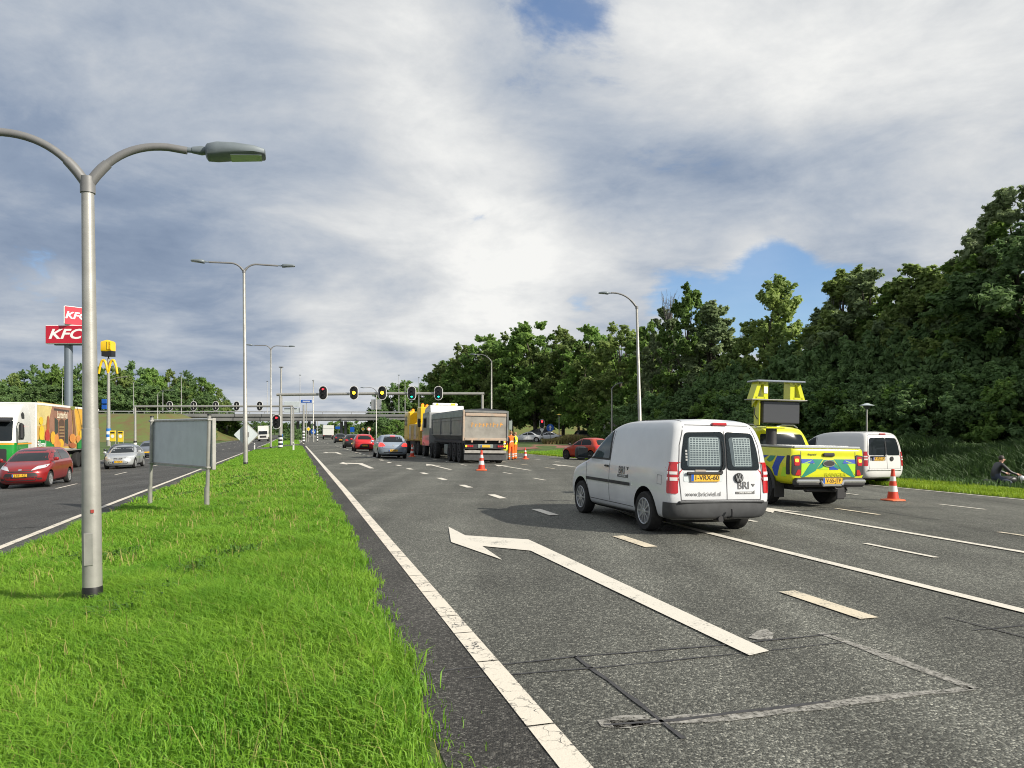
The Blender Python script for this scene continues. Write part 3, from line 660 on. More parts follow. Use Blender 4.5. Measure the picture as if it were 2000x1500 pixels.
MB().box((0, 0, ht), (.5, .3, .12), 0, .03).build('cap', M_GALV2, o)
M_STRB = mat('stripe_blue', (.02, .16, .5), .5)
MB().tube([(0, 0, .25), (0, 0, .75)], .22, 12).build('blue_band', M_STRB, o); MB().tube([(0, 0, 1.15), (0, 0, 1.6)], .215, 12).build('blue_band', M_STRB, o); MB().tube([(0, 0, .78), (0, 0, 1.12)], .218, 12).build('white_band', M_WHT, o)

# big grey sign board seen from behind
pa, pb = gp(293, 991), gp(404, 997); mid = (pa + pb) / 2; ang = math.atan2(pb.y - pa.y, pb.x - pa.x); wd = (pb - pa).to_2d().length
o = thing('sign_board', 'large grey sign board seen from behind on two steel posts', 'sign', mid, ang)
zt, zb = H + (HZ - 818) / F * mid.y - mid.z, H + (HZ - 912) / F * mid.y - mid.z
for sx, pz in ((-1, pa.z), (1, pb.z)):
    x = sx * wd / 2; z0 = pz - mid.z
    MB().tube([(x, 0, z0 - .3), (x, 0, z0 + .52), (x + .04, 0, z0 + .60), (x + .13, 0, zt + .06)], [.058, .058, .043, .043], 14).build('post', M_GALV, o, 40)
    MB().tube([(x + .13, 0, zt + .06), (x + .132, 0, zt + .09)], [.05, .045], 14).build('cap', M_BLK, o, 40)
sh = .10
MB().box((sh, .07, (zt + zb) / 2), (wd + .10, .025, zt - zb), 0, .01).build('panel', M_SIGNB, o)
for z in (zt - .04, zb + .05):
    MB().box((sh, .05, z), (wd + .06, .03, .045), 0, .006).build('rail', M_GALV, o)
    for sx in (-1, 1): MB().box((sx * wd / 2 + (.125 if z > 1.3 else .07), 0, z), (.13, .125, .05), 0, .012).build('clamp', M_GALV, o)
MB().box((sh + wd / 2 + .075, .09, (zt + zb) / 2), (.03, .09, zt - zb), 0, .008).build('edge_flange', M_GALV, o)
MB().box((sh - wd / 2 - .075, .09, (zt + zb) / 2), (.03, .09, zt - zb), 0, .008).build('edge_flange', M_GALV, o)

def disc_sign(name, label, pos, shape, size, m, rz=0.0, post=None, frame=None, bands=None, group=None, cat='road sign'):
    z0 = surf(pos[0], pos[1]); o = thing(name, label, cat, (pos[0], pos[1], z0), rz, group); z = pos[2] - z0
    if shape == 'diamond': poly = [(0, -size), (size, 0), (0, size), (-size, 0)]
    elif shape == 'round': poly = [(size * math.cos(a), size * math.sin(a)) for a in np.linspace(0, 2 * math.pi, 25)[:-1]]
    else: poly = [(-size[0], -size[1]), (size[0], -size[1]), (size[0], size[1]), (-size[0], size[1])]
    MB().prism(rpoly(poly, .06), (0, -.06, z), (1, 0, 0), (0, 0, 1), (0, .025, 0)).build('panel', frame or m, o)
    if frame:
        k = .80; MB().prism(rpoly([(a * k, b * k) for a, b in poly], .05), (0, -.068, z), (1, 0, 0), (0, 0, 1), (0, .006, 0)).build('face', m, o)
    if post:
        MB().tube([(0, 0, 0), (0, 0, z + (size if not isinstance(size, tuple) else size[1]))], post, 10).build('post', M_GALV, o)
    return o
# diamond sign fixed on the second lamp, seen from behind
dz = H + (HZ - 849) / F * g2.y
o = thing('diamond_sign', 'grey diamond sign back fixed to the second lamp pole', 'road sign', (g2.x, g2.y, g2.z), RA * .9)
MB().prism(rpoly([(0, -.66), (.66, 0), (0, .66), (-.66, 0)], .08), (0, .13, dz - g2.z), (1, 0, 0), (0, 0, 1), (0, .02, 0)).build('panel', M_SIGNB, o)
MB().prism(rpoly([(0, -.70), (.70, 0), (0, .70), (-.70, 0)], .08), (.03, .16, dz - g2.z), (1, 0, 0), (0, 0, 1), (0, .02, 0)).build('rim', M_GALV, o)
MB().box((0, .14, dz - g2.z), (.34, .06, .3), 0, .02).build('bracket', M_GALV2, o)

# ---- traffic signals
M_RON = mat('lamp_red_on', (.6, .01, .01), .4, emit=(1, .02, .03), estr=5.0); M_AON = mat('lamp_amber_on', (.7, .4, .01), .4, emit=(1, .58, .02), estr=4.5); M_GON = mat('lamp_green_on', (.01, .5, .3), .4, emit=(.01, 1, .62), estr=2.4)
M_OFF = mat('lamp_off', (.02, .02, .02), .3)
def capsule(hw, hh_, n=10):
    r = hw; p = []
    for i in range(n + 1): a = math.pi * i / n; p.append((r * math.cos(a), hh_ - r + r * math.sin(a)))
    for i in range(n + 1): a = math.pi + math.pi * i / n; p.append((r * math.cos(a), -hh_ + r + r * math.sin(a)))
    return p
def signal(label, loc, lit, hw=.42, hh_=.78, rz=0.0, arrow=0, group='signal heads', back=False, hood=True, name='traffic_light'):
    o = thing(name, label, 'traffic light', loc, rz, group)
    k = -1 if not back else 1
    MB().prism(capsule(hw, hh_), (0, -.02, 0), (1, 0, 0), (0, 0, 1), (0, .05, 0)).build('backboard_rim', M_WHT, o)
    MB().prism(capsule(hw * .88, hh_ * .935), (0, -.035, 0), (1, 0, 0), (0, 0, 1), (0, .08, 0)).build('backboard', M_BLK, o)
    for i, (nm, on) in enumerate((('red', M_RON), ('amber', M_AON), ('green', M_GON))):
        z = (1 - i) * hh_ * .52; r = hw * .40; yf = -.035 if not back else .05
        c = MB().tube([(0, yf, z), (0, yf - .05 * (1 if not back else -1), z)], [r * 1.15, r], 16).build('housing', M_BLK, o)
        if back: continue
        if lit == nm and arrow:
            d = arrow; q = r * .62
            MB().prism([(-d * q * 1.1, 0), (0, q), (0, q * .35), (d * q, q * .35), (d * q, -q * .35), (0, -q * .35), (0, -q)], (0, -.092, z), (1, 0, 0), (0, 0, 1), (0, .006, 0)).build('lens', on, c)
        else:
            MB().tube([(0, -.086, z), (0, -.095, z)], [r * .92, r * .6], 16).build('lens', on if lit == nm else M_OFF, c)
        n = 10; v = []
        for j in range(n + 1):
            a = math.pi * (-.08) + math.pi * 1.16 * j / n
            v += [(r * 1.12 * math.cos(a), -.08, z + r * 1.12 * math.sin(a)), (r * 1.12 * math.cos(a), -.08 - .19 * (.35 + .65 * math.sin(max(.05, a if a < math.pi / 2 else math.pi - a))), z + r * 1.12 * math.sin(a))]
        mesh_obj('visor', v, [[2 * j, 2 * j + 2, 2 * j + 3, 2 * j + 1] for j in range(n)], M_BLK, c)
    if back:
        MB().tube([(0, -.06, -hh_ * .6), (0, -.06, hh_ * .55)], .06, 8).build('bracket', M_GALV, o)
    return o
YG = 80.0
def gz(py, Y): return H + (HZ - py) / F * Y
o = thing('signal_gantry', 'long pale steel gantry beam carrying five signals over the lanes', 'gantry', (at(545, 0, YG).x, YG, surf(at(545, 0, YG).x, YG)))
x1 = at(944, 0, YG).x - o.location.x; zb = gz(770, YG) - o.location.z
MB().tube([(-.25, 0, zb - .05), (x1 * .5, 0, zb + .08), (x1 + .1, 0, zb + .05)], .155, 12).build('beam', M_GALV, o, 40)
MB().tube([(.15, 0, -.2), (.15, 0, zb)], [.2, .15], 12).build('post', M_GALV, o, 40)
MB().tube([(x1 - .1, 0, -.4), (x1 - .1, 0, zb)], [.18, .14], 12).build('post', M_GALV, o, 40)
for i in range(7): MB().tube([(.15, 0, .02 + i * .21), (.15, 0, .23 + i * .21)], .235, 12).build('black_band' if i % 2 == 0 else 'white_band', M_BLK if i % 2 == 0 else M_WHT, o)
for px, py, lit, ar, lb in ((632.5, 767.5, 'red', 1, 'overhead traffic light showing a red arrow'), (692.5, 767.5, 'amber', 0, 'overhead traffic light showing amber, next to the red one'), (747.5, 767.5, 'amber', 0, 'overhead amber traffic light in the middle of the gantry'),
                            (805, 768, 'green', -1, 'overhead traffic light with green arrow above the yellow truck'), (857, 768, 'green', -1, 'overhead traffic light with green arrow at the right end')):
    c = at(px, py, YG); signal(lb, (c.x, YG - .3, c.z), lit, .47, .77, 0, ar)
c = at(542.5, 823.5, YG); signal('low roadside traffic light with red arrow on a striped post', (c.x, YG - .4, c.z), 'red', .47, .80, 0, 1)
# gantry over the opposite carriageway, seen from behind
YL = 100.0; x0 = at(264, 0, YL).x; o = thing('signal_gantry', 'thin gantry beam over the opposite carriageway seen from behind', 'gantry', (x0, YL, surf(x0, YL)))
x1 = at(572, 0, YL).x - x0; zb = gz(794, YL) - o.location.z
MB().tube([(-.2, 0, zb), (x1, 0, zb + .05)], .14, 10).build('beam', M_GALV, o); MB().tube([(0, 0, 0), (0, 0, zb)], [.19, .14], 10).build('post', M_GALV, o); MB().tube([(x1 - .2, 0, 0), (x1 - .2, 0, zb)], [.19, .14], 10).build('post', M_GALV, o)
for i in range(5): MB().tube([(0, 0, .1 + i * .24), (0, 0, .34 + i * .24)], .22, 10).build('black_band' if i % 2 == 0 else 'white_band', M_BLK if i % 2 == 0 else M_WHT, o)
for px, w in zip((331, 378, 421, 462, 507), ('first from the left of five', 'second from the left of five', 'middle one of five', 'fourth from the left of five', 'fifth, next to the third lamp')):
    c = at(px, 793, YL); signal('signal head seen from behind, ' + w, (c.x, YL + .05, c.z), None, .4, .66, 0, 0, 'signal heads over the opposite carriageway', True)

# ---- overpass
M_DECK = mat('overpass_concrete', (.19, .195, .195), .85, var=.3, vscale=.25, bump=.05, bscale=3)
M_RAILS = mat('guard_rail', (.36, .37, .38), .5, .4, var=.2, vscale=2)
YB = 205.0
def bp(px, py, Y=YB): return at(px, py, Y)
o = thing('overpass', 'long grey concrete overpass crossing above the road', 'bridge', (bp(400, 0).x, YB, -.5))
X0, X1 = -16, bp(800, 0).x - o.location.x; zt = gz(808, YB) + .5; zd = gz(822, YB) + .5
def sk(x): return x * .12
v = []
for x in np.linspace(X0 - 50, X1 + 40, 24):
    th = (zt - zd) * (1.0 - .18 * max(0, x / X1)); y = sk(x)
    v += [(x, y, zt), (x, y, zt - th * .42), (x, y + .35, zt - th * .42 - .02), (x, y + .35, zt - th), (x, y + 14, zt - th), (x, y + 14, zt)]
f = []
for i in range(23):
    for j in range(6): f.append([i * 6 + j, i * 6 + (j + 1) % 6, i * 6 + 6 + (j + 1) % 6, i * 6 + 6 + j])
dk = mesh_obj('deck', v, f, M_DECK, o); 
b = bmesh.new(); b.from_mesh(dk.data); bmesh.ops.recalc_face_normals(b, faces=b.faces); b.to_mesh(dk.data); b.free()
MB().add([(X0 - 50, sk(X0 - 50) - .1, zt + .45), (X1 + 40, sk(X1 + 40) - .1, zt + .45), (X1 + 40, sk(X1 + 40) - .1, zt + .75), (X0 - 50, sk(X0 - 50) - .1, zt + .75), (X0 - 50, sk(X0 - 50), zt + .45), (X1 + 40, sk(X1 + 40), zt + .45), (X1 + 40, sk(X1 + 40), zt + .75), (X0 - 50, sk(X0 - 50), zt + .75)],
         [[0, 1, 2, 3], [4, 5, 6, 7], [0, 1, 5, 4], [2, 3, 7, 6]]).build('guard_rail', M_RAILS, o)
for x in np.arange(X0 - 48, X1 + 38, 4.0): MB().box((x, sk(x) + .02, zt + .3), (.12, .12, .7)).build('rail_post', M_RAILS, o)
for px in (556, 566, 576, 588, 598, 652, 660, 735):
    x = bp(px, 0).x - o.location.x
    for k in (0,): MB().tube([(x, sk(x) + 5, -.6), (x, sk(x) + 5, zd)], .45, 12).build('column', M_DECK, o, 40)
# embankments
M_EMB = mat('embankment_grass', (.10, .14, .03), .95, var=.75, vscale=.35, bump=.9, bscale=1.2, dark=(.13, .085, .035))
def embank(name, label, xa, xb, toe, zt_, y0, dep, end):
    # long mound: crest from xa to xb, near slope towards us, end slope on the 'end' side
    v = []; f = []; xs = np.linspace(xa, xb, 40)
    for i, x in enumerate(xs):
        e = (xb - x) if end > 0 else (x - xa); k = sm(0, 14, e)
        jag = .35 * math.sin(x * .7) + .25 * math.sin(x * 1.9)
        for y, q in ((y0 - toe, 0), (y0 - toe * .7, .25), (y0 - toe * .4, .62), (y0 - toe * .15, .92), (y0, 1.0), (y0 + dep, 1.0), (y0 + dep + toe, 0)):
            v.append((x, y + jag * (q > 0) * (q < 1), -1.3 + (zt_ + 1.3) * q * k + (.25 * jag if 0 < q < 1 else 0)))
    for i in range(39):
        for j in range(6): f.append([i * 7 + j, i * 7 + j + 1, i * 7 + 8 + j, i * 7 + 7 + j])
    o = mesh_obj(name, v, f, M_EMB); o.data.shade_smooth(); b = bmesh.new(); b.from_mesh(o.data); bmesh.ops.recalc_face_normals(b, faces=b.faces); b.to_mesh(o.data); b.free()
    return tag(o, label, kind='structure')
embank('embankment', 'grassy embankment with brown tufts left of the overpass', -260, bp(455, 0).x, 22, zt - .62, YB - 6, 26, 1)
embank('embankment', 'grassy embankment carrying the overpass beyond the tipper', bp(745, 0).x, 200, 18, zt - .62, YB + 6, 26, -1)

# ---- signs about the island and under the bridge
def board(name, label, px0, px1, py0, py1, Y, m, ground=True, posts=(), edge=None, cat='road sign', group=None):
    a, b = at(px0, py1, Y), at(px1, py0, Y); o = thing(name, label, cat, ((a.x + b.x) / 2, Y, surf((a.x + b.x) / 2, Y)), 0, group); z = (a.z + b.z) / 2 - o.location.z
    MB().box((0, 0, z), (b.x - a.x, .06, b.z - a.z), 0, .02).build('panel', edge or m, o)
    if edge: MB().box((0, -.035, z), ((b.x - a.x) * .93, .02, (b.z - a.z) * .86), 0, .008).build('face', m, o)
    for px in posts:
        x = at(px, 0, Y).x - o.location.x; MB().tube([(x, .09, 0), (x, .09, z + (b.z - a.z) / 2)], .07, 8).build('post', M_GALV, o)
    return o
board('direction_sign', 'upper grey sign board back left of the blue board', 555, 585, 784, 795, 112, M_SIGNB, posts=(573,))
board('direction_sign', 'lower grey sign board back left of the blue board', 555, 585, 797, 806, 112.3, M_SIGNB, posts=(573.4,))
o = board('blue_board', 'small blue name board on the island under the red signal', 587, 610, 780, 787, 122, M_BLUE, posts=(598,), edge=M_WHT)
MB().box((0, -.05, gz(783.6, 122) - o.location.z), (1.2, .01, .13)).build('text_bar', M_WHT, o)
p = gp(612, 862); o = disc_sign('keep_right_sign', 'round blue arrow sign on the tip of the island', (p.x, p.y, gz(843, p.y)), 'round', .5, M_BLUE, 0, .09)
zz = gz(843, p.y) - o.location.z; MB().prism([(-.26, .1), (-.05, -.26), (.26, -.26), (.26, .05), (.13, -.06), (-.08, .24)], (0, -.066, zz), (1, 0, 0), (0, 0, 1), (0, .004, 0)).build('arrow', M_WHT, o)
for px, py, Y, lb in ((602.5, 838, 128, 'yellow priority diamond on the island beside the blue sign'), (709, 838, 135, 'yellow priority diamond right of the road under the bridge')):
    c = at(px, py, Y); disc_sign('priority_sign', lb, c, 'diamond', .42, M_YELS, 0, .04, M_WHT)
c = at(721, 838, 118); o = disc_sign('speed_sign', 'small round sign on a lamp right of the queue', c, 'round', .3, M_WHT, 0, .05, mat('sign_red2', (.6, .02, .02), .4))
board('blue_board', 'blue information panel beyond the bridge', 684, 692, 834, 844, 240, M_BLUE, posts=(685, 691)); board('blue_board', 'flat blue board far under the bridge', 655, 667, 833, 838, 235, M_BLUE, posts=(660,))
board('gantry_frame', 'open lattice sign frame standing on the overpass', 725, 745, 780, 800, 204, M_RAILS)
for px, y0, y1, lb, Y in ((593, 815, 863, 'striped signal post on the island left of the blue sign', 112), (620, 822, 861, 'slim striped post right of the blue sign', 122)):
    c = at(px, 0, Y); z0 = surf(c.x, Y); o = thing('striped_post', lb, 'post', (c.x, Y, z0)); h_ = gz(y0, Y) - z0
    MB().tube([(0, 0, 0), (0, 0, h_ + (1.9 if px == 593 else 0))], .15 if px == 593 else .07, 10).build('post', M_GALV, o)
    for i in range(8): MB().tube([(0, 0, .1 + i * .22), (0, 0, .32 + i * .22)], .21 if px == 593 else .12, 10).build('black_band' if i % 2 == 0 else 'white_band', M_BLK if i % 2 == 0 else M_WHT, o)
for px, py, lb in ((573, 881, 'short white marker post at the end of the median'), (497, 878, 'short white marker post between the lamps')):
    p = gp(px, py); o = thing('marker_post', lb, 'marker post', p, 0, 'marker posts on the median'); MB().prism([(-.06, 0), (.06, 0), (.06, .72), (-.06, .80)], (0, 0, 0), (1, 0, 0), (0, 0, 1), (0, .07, 0)).build('post', M_WHT, o); MB().box((0, -.008, .62), (.09, .01, .14)).build('reflector', M_GALV2, o)
# island kerb
def st_ribbon(pts, w, h_, m, name, parent=None):
    v = []; n = len(pts)
    for i, (s, t) in enumerate(pts):
        a, b = Vector(pts[max(0, i - 1)]), Vector(pts[min(n - 1, i + 1)]); d = (b - a).normalized(); nr = Vector((-d.y, d.x)) * w / 2
        for q in (Vector((s, t)) + nr, Vector((s, t)) - nr):
            x, y = st2xy(*q); z = surf_st(*q); v += [(x, y, z - .05), (x, y, z + h_)]
    f = []
    for i in range(n - 1):
        a, b = i * 4, i * 4 + 4; f += [[a + 1, b + 1, b + 3, a + 3], [a, b, b + 1, a + 1], [a + 2, a + 3, b + 3, b + 2]]
    f += [[0, 1, 3, 2], [n * 4 - 4, n * 4 - 2, n * 4 - 1, n * 4 - 3]]
    o = mesh_obj(name, v, f, m, parent); b = bmesh.new(); b.from_mesh(o.data); bmesh.ops.recalc_face_normals(b, faces=b.faces); b.to_mesh(o.data); b.free(); return o
tag(st_ribbon([(190, .9), (150, .9), (118, .85), (111, .2), (109, -1.2), (109.5, -3), (114, -4.3), (150, -4.6), (190, -4.6)], .25, .12, M_CONC, 'kerb'), 'pale kerb round the traffic island', kind='structure')

# ---- right side: small signal, blue arrow sign, mushroom lamps
YR = 88.0; c = at(1058.5, 828, YR); z0 = surf(c.x, YR)
signal('small red traffic light beside the weeds', (c.x, YR, c.z), 'red', .30, .56, 0, 0)
o = thing('signal_post', 'thin post with give-way triangle under the small red light', 'post', (c.x, YR + .12, z0)); MB().tube([(0, 0, 0), (0, 0, c.z - z0)], .06, 8).build('post', M_GALV, o)
MB().prism([(0, -.28), (.3, .24), (-.3, .24)], (0, -.1, gz(841, YR) - z0), (1, 0, 0), (0, 0, 1), (0, .02, 0)).build('triangle', M_WHT, o)
for i in range(5): MB().tube([(0, 0, .1 + i * .2), (0, 0, .3 + i * .2)], .09, 10).build('black_band' if i % 2 == 0 else 'white_band', M_BLK if i % 2 == 0 else M_WHT, o)
c = at(1074.5, 835.5, 90); o = disc_sign('ahead_arrow_sign', 'round blue sign with a white upward arrow near the weeds', c, 'round', .46, M_BLUE, 0, .045); zz = c.z - o.location.z
MB().prism([(-.06, -.3), (.06, -.3), (.06, .08), (.2, .0), (0, .32), (-.2, .0), (-.06, .08)], (0, -.067, zz), (1, 0, 0), (0, 0, 1), (0, .004, 0)).build('arrow', M_WHT, o)
M_YL = mat('lamp_cap_yellow', (.70, .50, .03), .5); M_GC = mat('lamp_cap_grey', (.45, .50, .52), .3, .1, .4)
def mushroom(px, py, Y, label, m, k=1.0):
    c = at(px, py, Y); z0 = surf(c.x, Y); o = thing('path_lamp', label, 'lamp', (c.x, Y, z0), 0, 'path lamps'); h_ = c.z - z0
    MB().tube([(0, 0, 0), (0, 0, h_ - .3 * k)], [.06, .045], 10).build('pole', M_GALV, o, 40)
    MB().lathe([(.05 * k, h_ - .34 * k), (.13 * k, h_ - .30 * k), (.22 * k, h_ - .14 * k), (.27 * k, h_ - .11 * k)], n=20).build('diffuser', M_GALV2, o, 40)
    MB().lathe([(.43 * k, h_ - .115 * k), (.44 * k, h_ - .09 * k), (.34 * k, h_ - .05 * k), (.24 * k, h_ - .02 * k), (.12 * k, h_ + .04 * k), (0, h_ + .06 * k)], n=24).build('cap', m, o, 60)
mushroom(1693, 789, 42, 'grey mushroom lamp above the second white van', M_GC, .92); mushroom(1092, 809, 86, 'yellow-capped path lamp in front of the dark trunks', M_YL, .75)

# ---- restaurant pylons
M_WLET = mat('letter_white', (.85, .85, .85), .5)
YK = 150.0
c = at(134, 0, YK); z0 = -1.2; o = thing('sign_pylon', 'tall dark pylon with two red restaurant signs lettered in white', 'sign pylon', (c.x, YK, z0), 0)
zt_ = gz(603, YK) - z0
MB().tube([(0, 0, 0), (0, 0, gz(637, YK) - z0)], .78, 16).build('pole', M_STEELD, o, 40)
MB().box((.15, .5, (gz(601, YK) + gz(640, YK)) / 2 - z0), (1.7, 1.2, gz(601, YK) - gz(640, YK))).build('pole_head', M_STEELD, o)
za, zb_ = gz(637, YK) - z0, gz(673, YK) - z0
xa, xb = at(97, 0, YK).x - c.x, at(176, 0, YK).x - c.x
lo = MB().box(((xa + xb) / 2, -.9, (za + zb_) / 2), (xb - xa, 1.0, za - zb_), 0, .06).build('sign_box', M_WHT, o)
MB().box(((xa + xb) / 2, -1.41, (za + zb_) / 2), (xb - xa - .2, .06, za - zb_ - .25)).build('sign_face', M_REDS, lo)
lettering('KFC', 2.75, M_WLET, lo, (at(134, 0, YK).x - c.x, -1.46, (za + zb_) / 2), (1, 0, 0), (0, 0, 1), .07, .30, 1.32)
MB().box(((xa + xb) / 2 + .6, -.5, zb_ - .12), ((xb - xa) * .8, .6, .22)).build('bracket', M_STEELD, o)
u = Vector((.62, .78, 0)); zc_ = (gz(600, YK) + gz(637, YK)) / 2 - z0; ctr = Vector((at(150, 0, YK).x - c.x, -.6, zc_)); hh2 = (gz(600, YK) - gz(637, YK)) / 2
mb = MB().box((0, 0, 0), (4.2, .5, hh2 * 2), 0, .25); ub = xf(mb, Matrix.Translation(ctr) @ Matrix.Rotation(math.atan2(u.y, u.x), 4, 'Z')).build('sign_box', M_WHT, o)
nrm = Vector((u.y, -u.x, 0)); mb = MB().box((0, -.27, 0), (3.9, .06, hh2 * 2 - .3), 0, .02); xf(mb, Matrix.Translation(ctr) @ Matrix.Rotation(math.atan2(u.y, u.x), 4, 'Z')).build('sign_face', M_REDS, ub)
lettering('KFC', 1.9, M_WLET, ub, ctr + nrm * .32, u, (0, 0, 1), .05, .25, 1.15)
# golden arches pylon
M_GOLD = mat('arch_yellow', (.80, .50, .01), .35, 0, .3)
YM = 125.0; c = at(212, 0, YM); z0 = -1.1; o = thing('sign_pylon', 'slim post with yellow arches and a rotating yellow box on top', 'sign pylon', (c.x, YM, z0))
MB().tube([(0, 0, 0), (0, 0, gz(700, YM) - z0)], [.34, .2], 12).build('pole', M_GALV, o, 40); MB().tube([(0, 0, gz(702, YM) - z0), (0, 0, gz(690, YM) - z0)], .1, 10).build('spindle', M_BLK, o)
zz = gz(730, YM) - z0; hm = gz(704, YM) - gz(731, YM)
for sx in (-1, 1):
    pts = [(sx * (.80 - .78 * math.cos(math.pi * i / 16)), -.15, zz + hm * (max(0, 1 - abs(math.cos(math.pi * i / 16)) ** 2.3) * .98 + (.22 if i == 0 else .0))) for i in range(17)]
    MB().tube(pts, [.16 + .06 * math.sin(math.pi * i / 16) for i in range(17)], 8).build('arch', M_GOLD, o, 50)
bx_ = MB(); loft(bx_, [(-.95, .75, gz(692, YM) - z0 + .35, gz(667, YM) - z0), (.0, .8, gz(692, YM) - z0 + .3, gz(664, YM) - z0), (.80, .75, gz(690, YM) - z0 + .3, gz(667, YM) - z0)], 18, 5)
bo = bx_.build('rotating_box', M_GOLD, o, 40); MB().box((0, -.02, gz(692, YM) - z0 + .1), (1.7, 1.3, .95)).build('lower_box', M_BLK, o)
for i, x in enumerate((.25, .5, .72)): MB().tube([(x, -.82, gz(690, YM) - z0 + .6), (x, -.84, gz(668, YM) - z0)], .07, 8).build('rib', M_GOLD, bo)
for py in (784, 795): MB().box((at(205.5, 0, YM).x - c.x, -.3, gz(py, YM) - z0), (.85, .08, .75), 0, .02).build('blue_plate', M_BLUE, o)
for i in range(4): MB().tube([(0, 0, 1.0 + i * .5), (0, 0, 1.5 + i * .5)], .38, 12).build('band', M_STRB if i % 2 else M_WHT, o)
pa_ = gz(743, YM) - z0; MB().tube([(.1, 0, pa_), (1.6, 0, pa_ + .5), (3.2, 0, pa_ + .62)], .06, 8).build('lamp_arm', M_GALV, o)
M_YB = mat('board_yellow', (.80, .58, .03), .5, var=.15, vscale=1.5)
for px0, px1, py0, py1, lb in ((214, 226, 841, 862, 'left of two yellow advert boards by the embankment'), (230, 241, 842, 863, 'yellow advert board right of its twin')):
    o = board('advert_board', lb, px0, px1, py0, py1, 122, M_YB, posts=(px0 + 1, px1 - 1), group='yellow advert boards', cat='advert board')
    MB().lathe([(.3, -.01), (.26, .01), (0, .012)], (0, -.05, gz(852, 122) - o.location.z), 'y', 14).build('print_blob', M_WHT, o); MB().box((0, -.05, gz(845, 122) - o.location.z), (.7, .02, .22)).build('print_bar', M_BLK, o)
# ------------------------------------------------------------------ vehicles
def pchip(K, sub):
    K = np.array(K, float); n = len(K); d = K[1:] - K[:-1]; m = np.zeros_like(K)
    for i in range(1, n - 1):
        a, b = d[i - 1], d[i]; ok = a * b > 0; m[i] = np.where(ok, 2 * a * b / np.where(np.abs(a + b) < 1e-12, 1, a + b), 0)
    m[0], m[-1] = d[0], d[-1]; out = []
    for i in range(n - 1):
        for j in range(sub):
            u = j / sub; h0 = 2 * u ** 3 - 3 * u ** 2 + 1; h1 = u ** 3 - 2 * u ** 2 + u; h2 = -2 * u ** 3 + 3 * u ** 2; h3 = u ** 3 - u ** 2
            out.append(h0 * K[i] + h1 * m[i] + h2 * K[i + 1] + h3 * m[i + 1])
    out.append(K[-1]); return np.array(out)
NF, NS, NR = 9, 9, 8
def ring_pts(r):
    xf_, zf, xr, zr, w, af, ar, nf, nr = r; p = []
    for i in range(NF + 1):
        th = math.pi / 2 * i / NF; p.append((xf_ - af * (1 - math.cos(th) ** (2 / nf) if i < NF else 1), w * math.sin(th) ** (2 / nf)))
    a, b = xf_ - af, xr + ar
    for i in range(1, NS): p.append((a + (b - a) * i / NS, w))
    for i in range(NR, -1, -1):
        th = math.pi / 2 * i / NR; p.append((xr + ar * (1 - math.cos(th) ** (2 / nr) if i < NR else 1), w * math.sin(th) ** (2 / nr)))
    return [(x, y, zr + (zf - zr) * (x - xr) / (xf_ - xr)) for x, y in p]
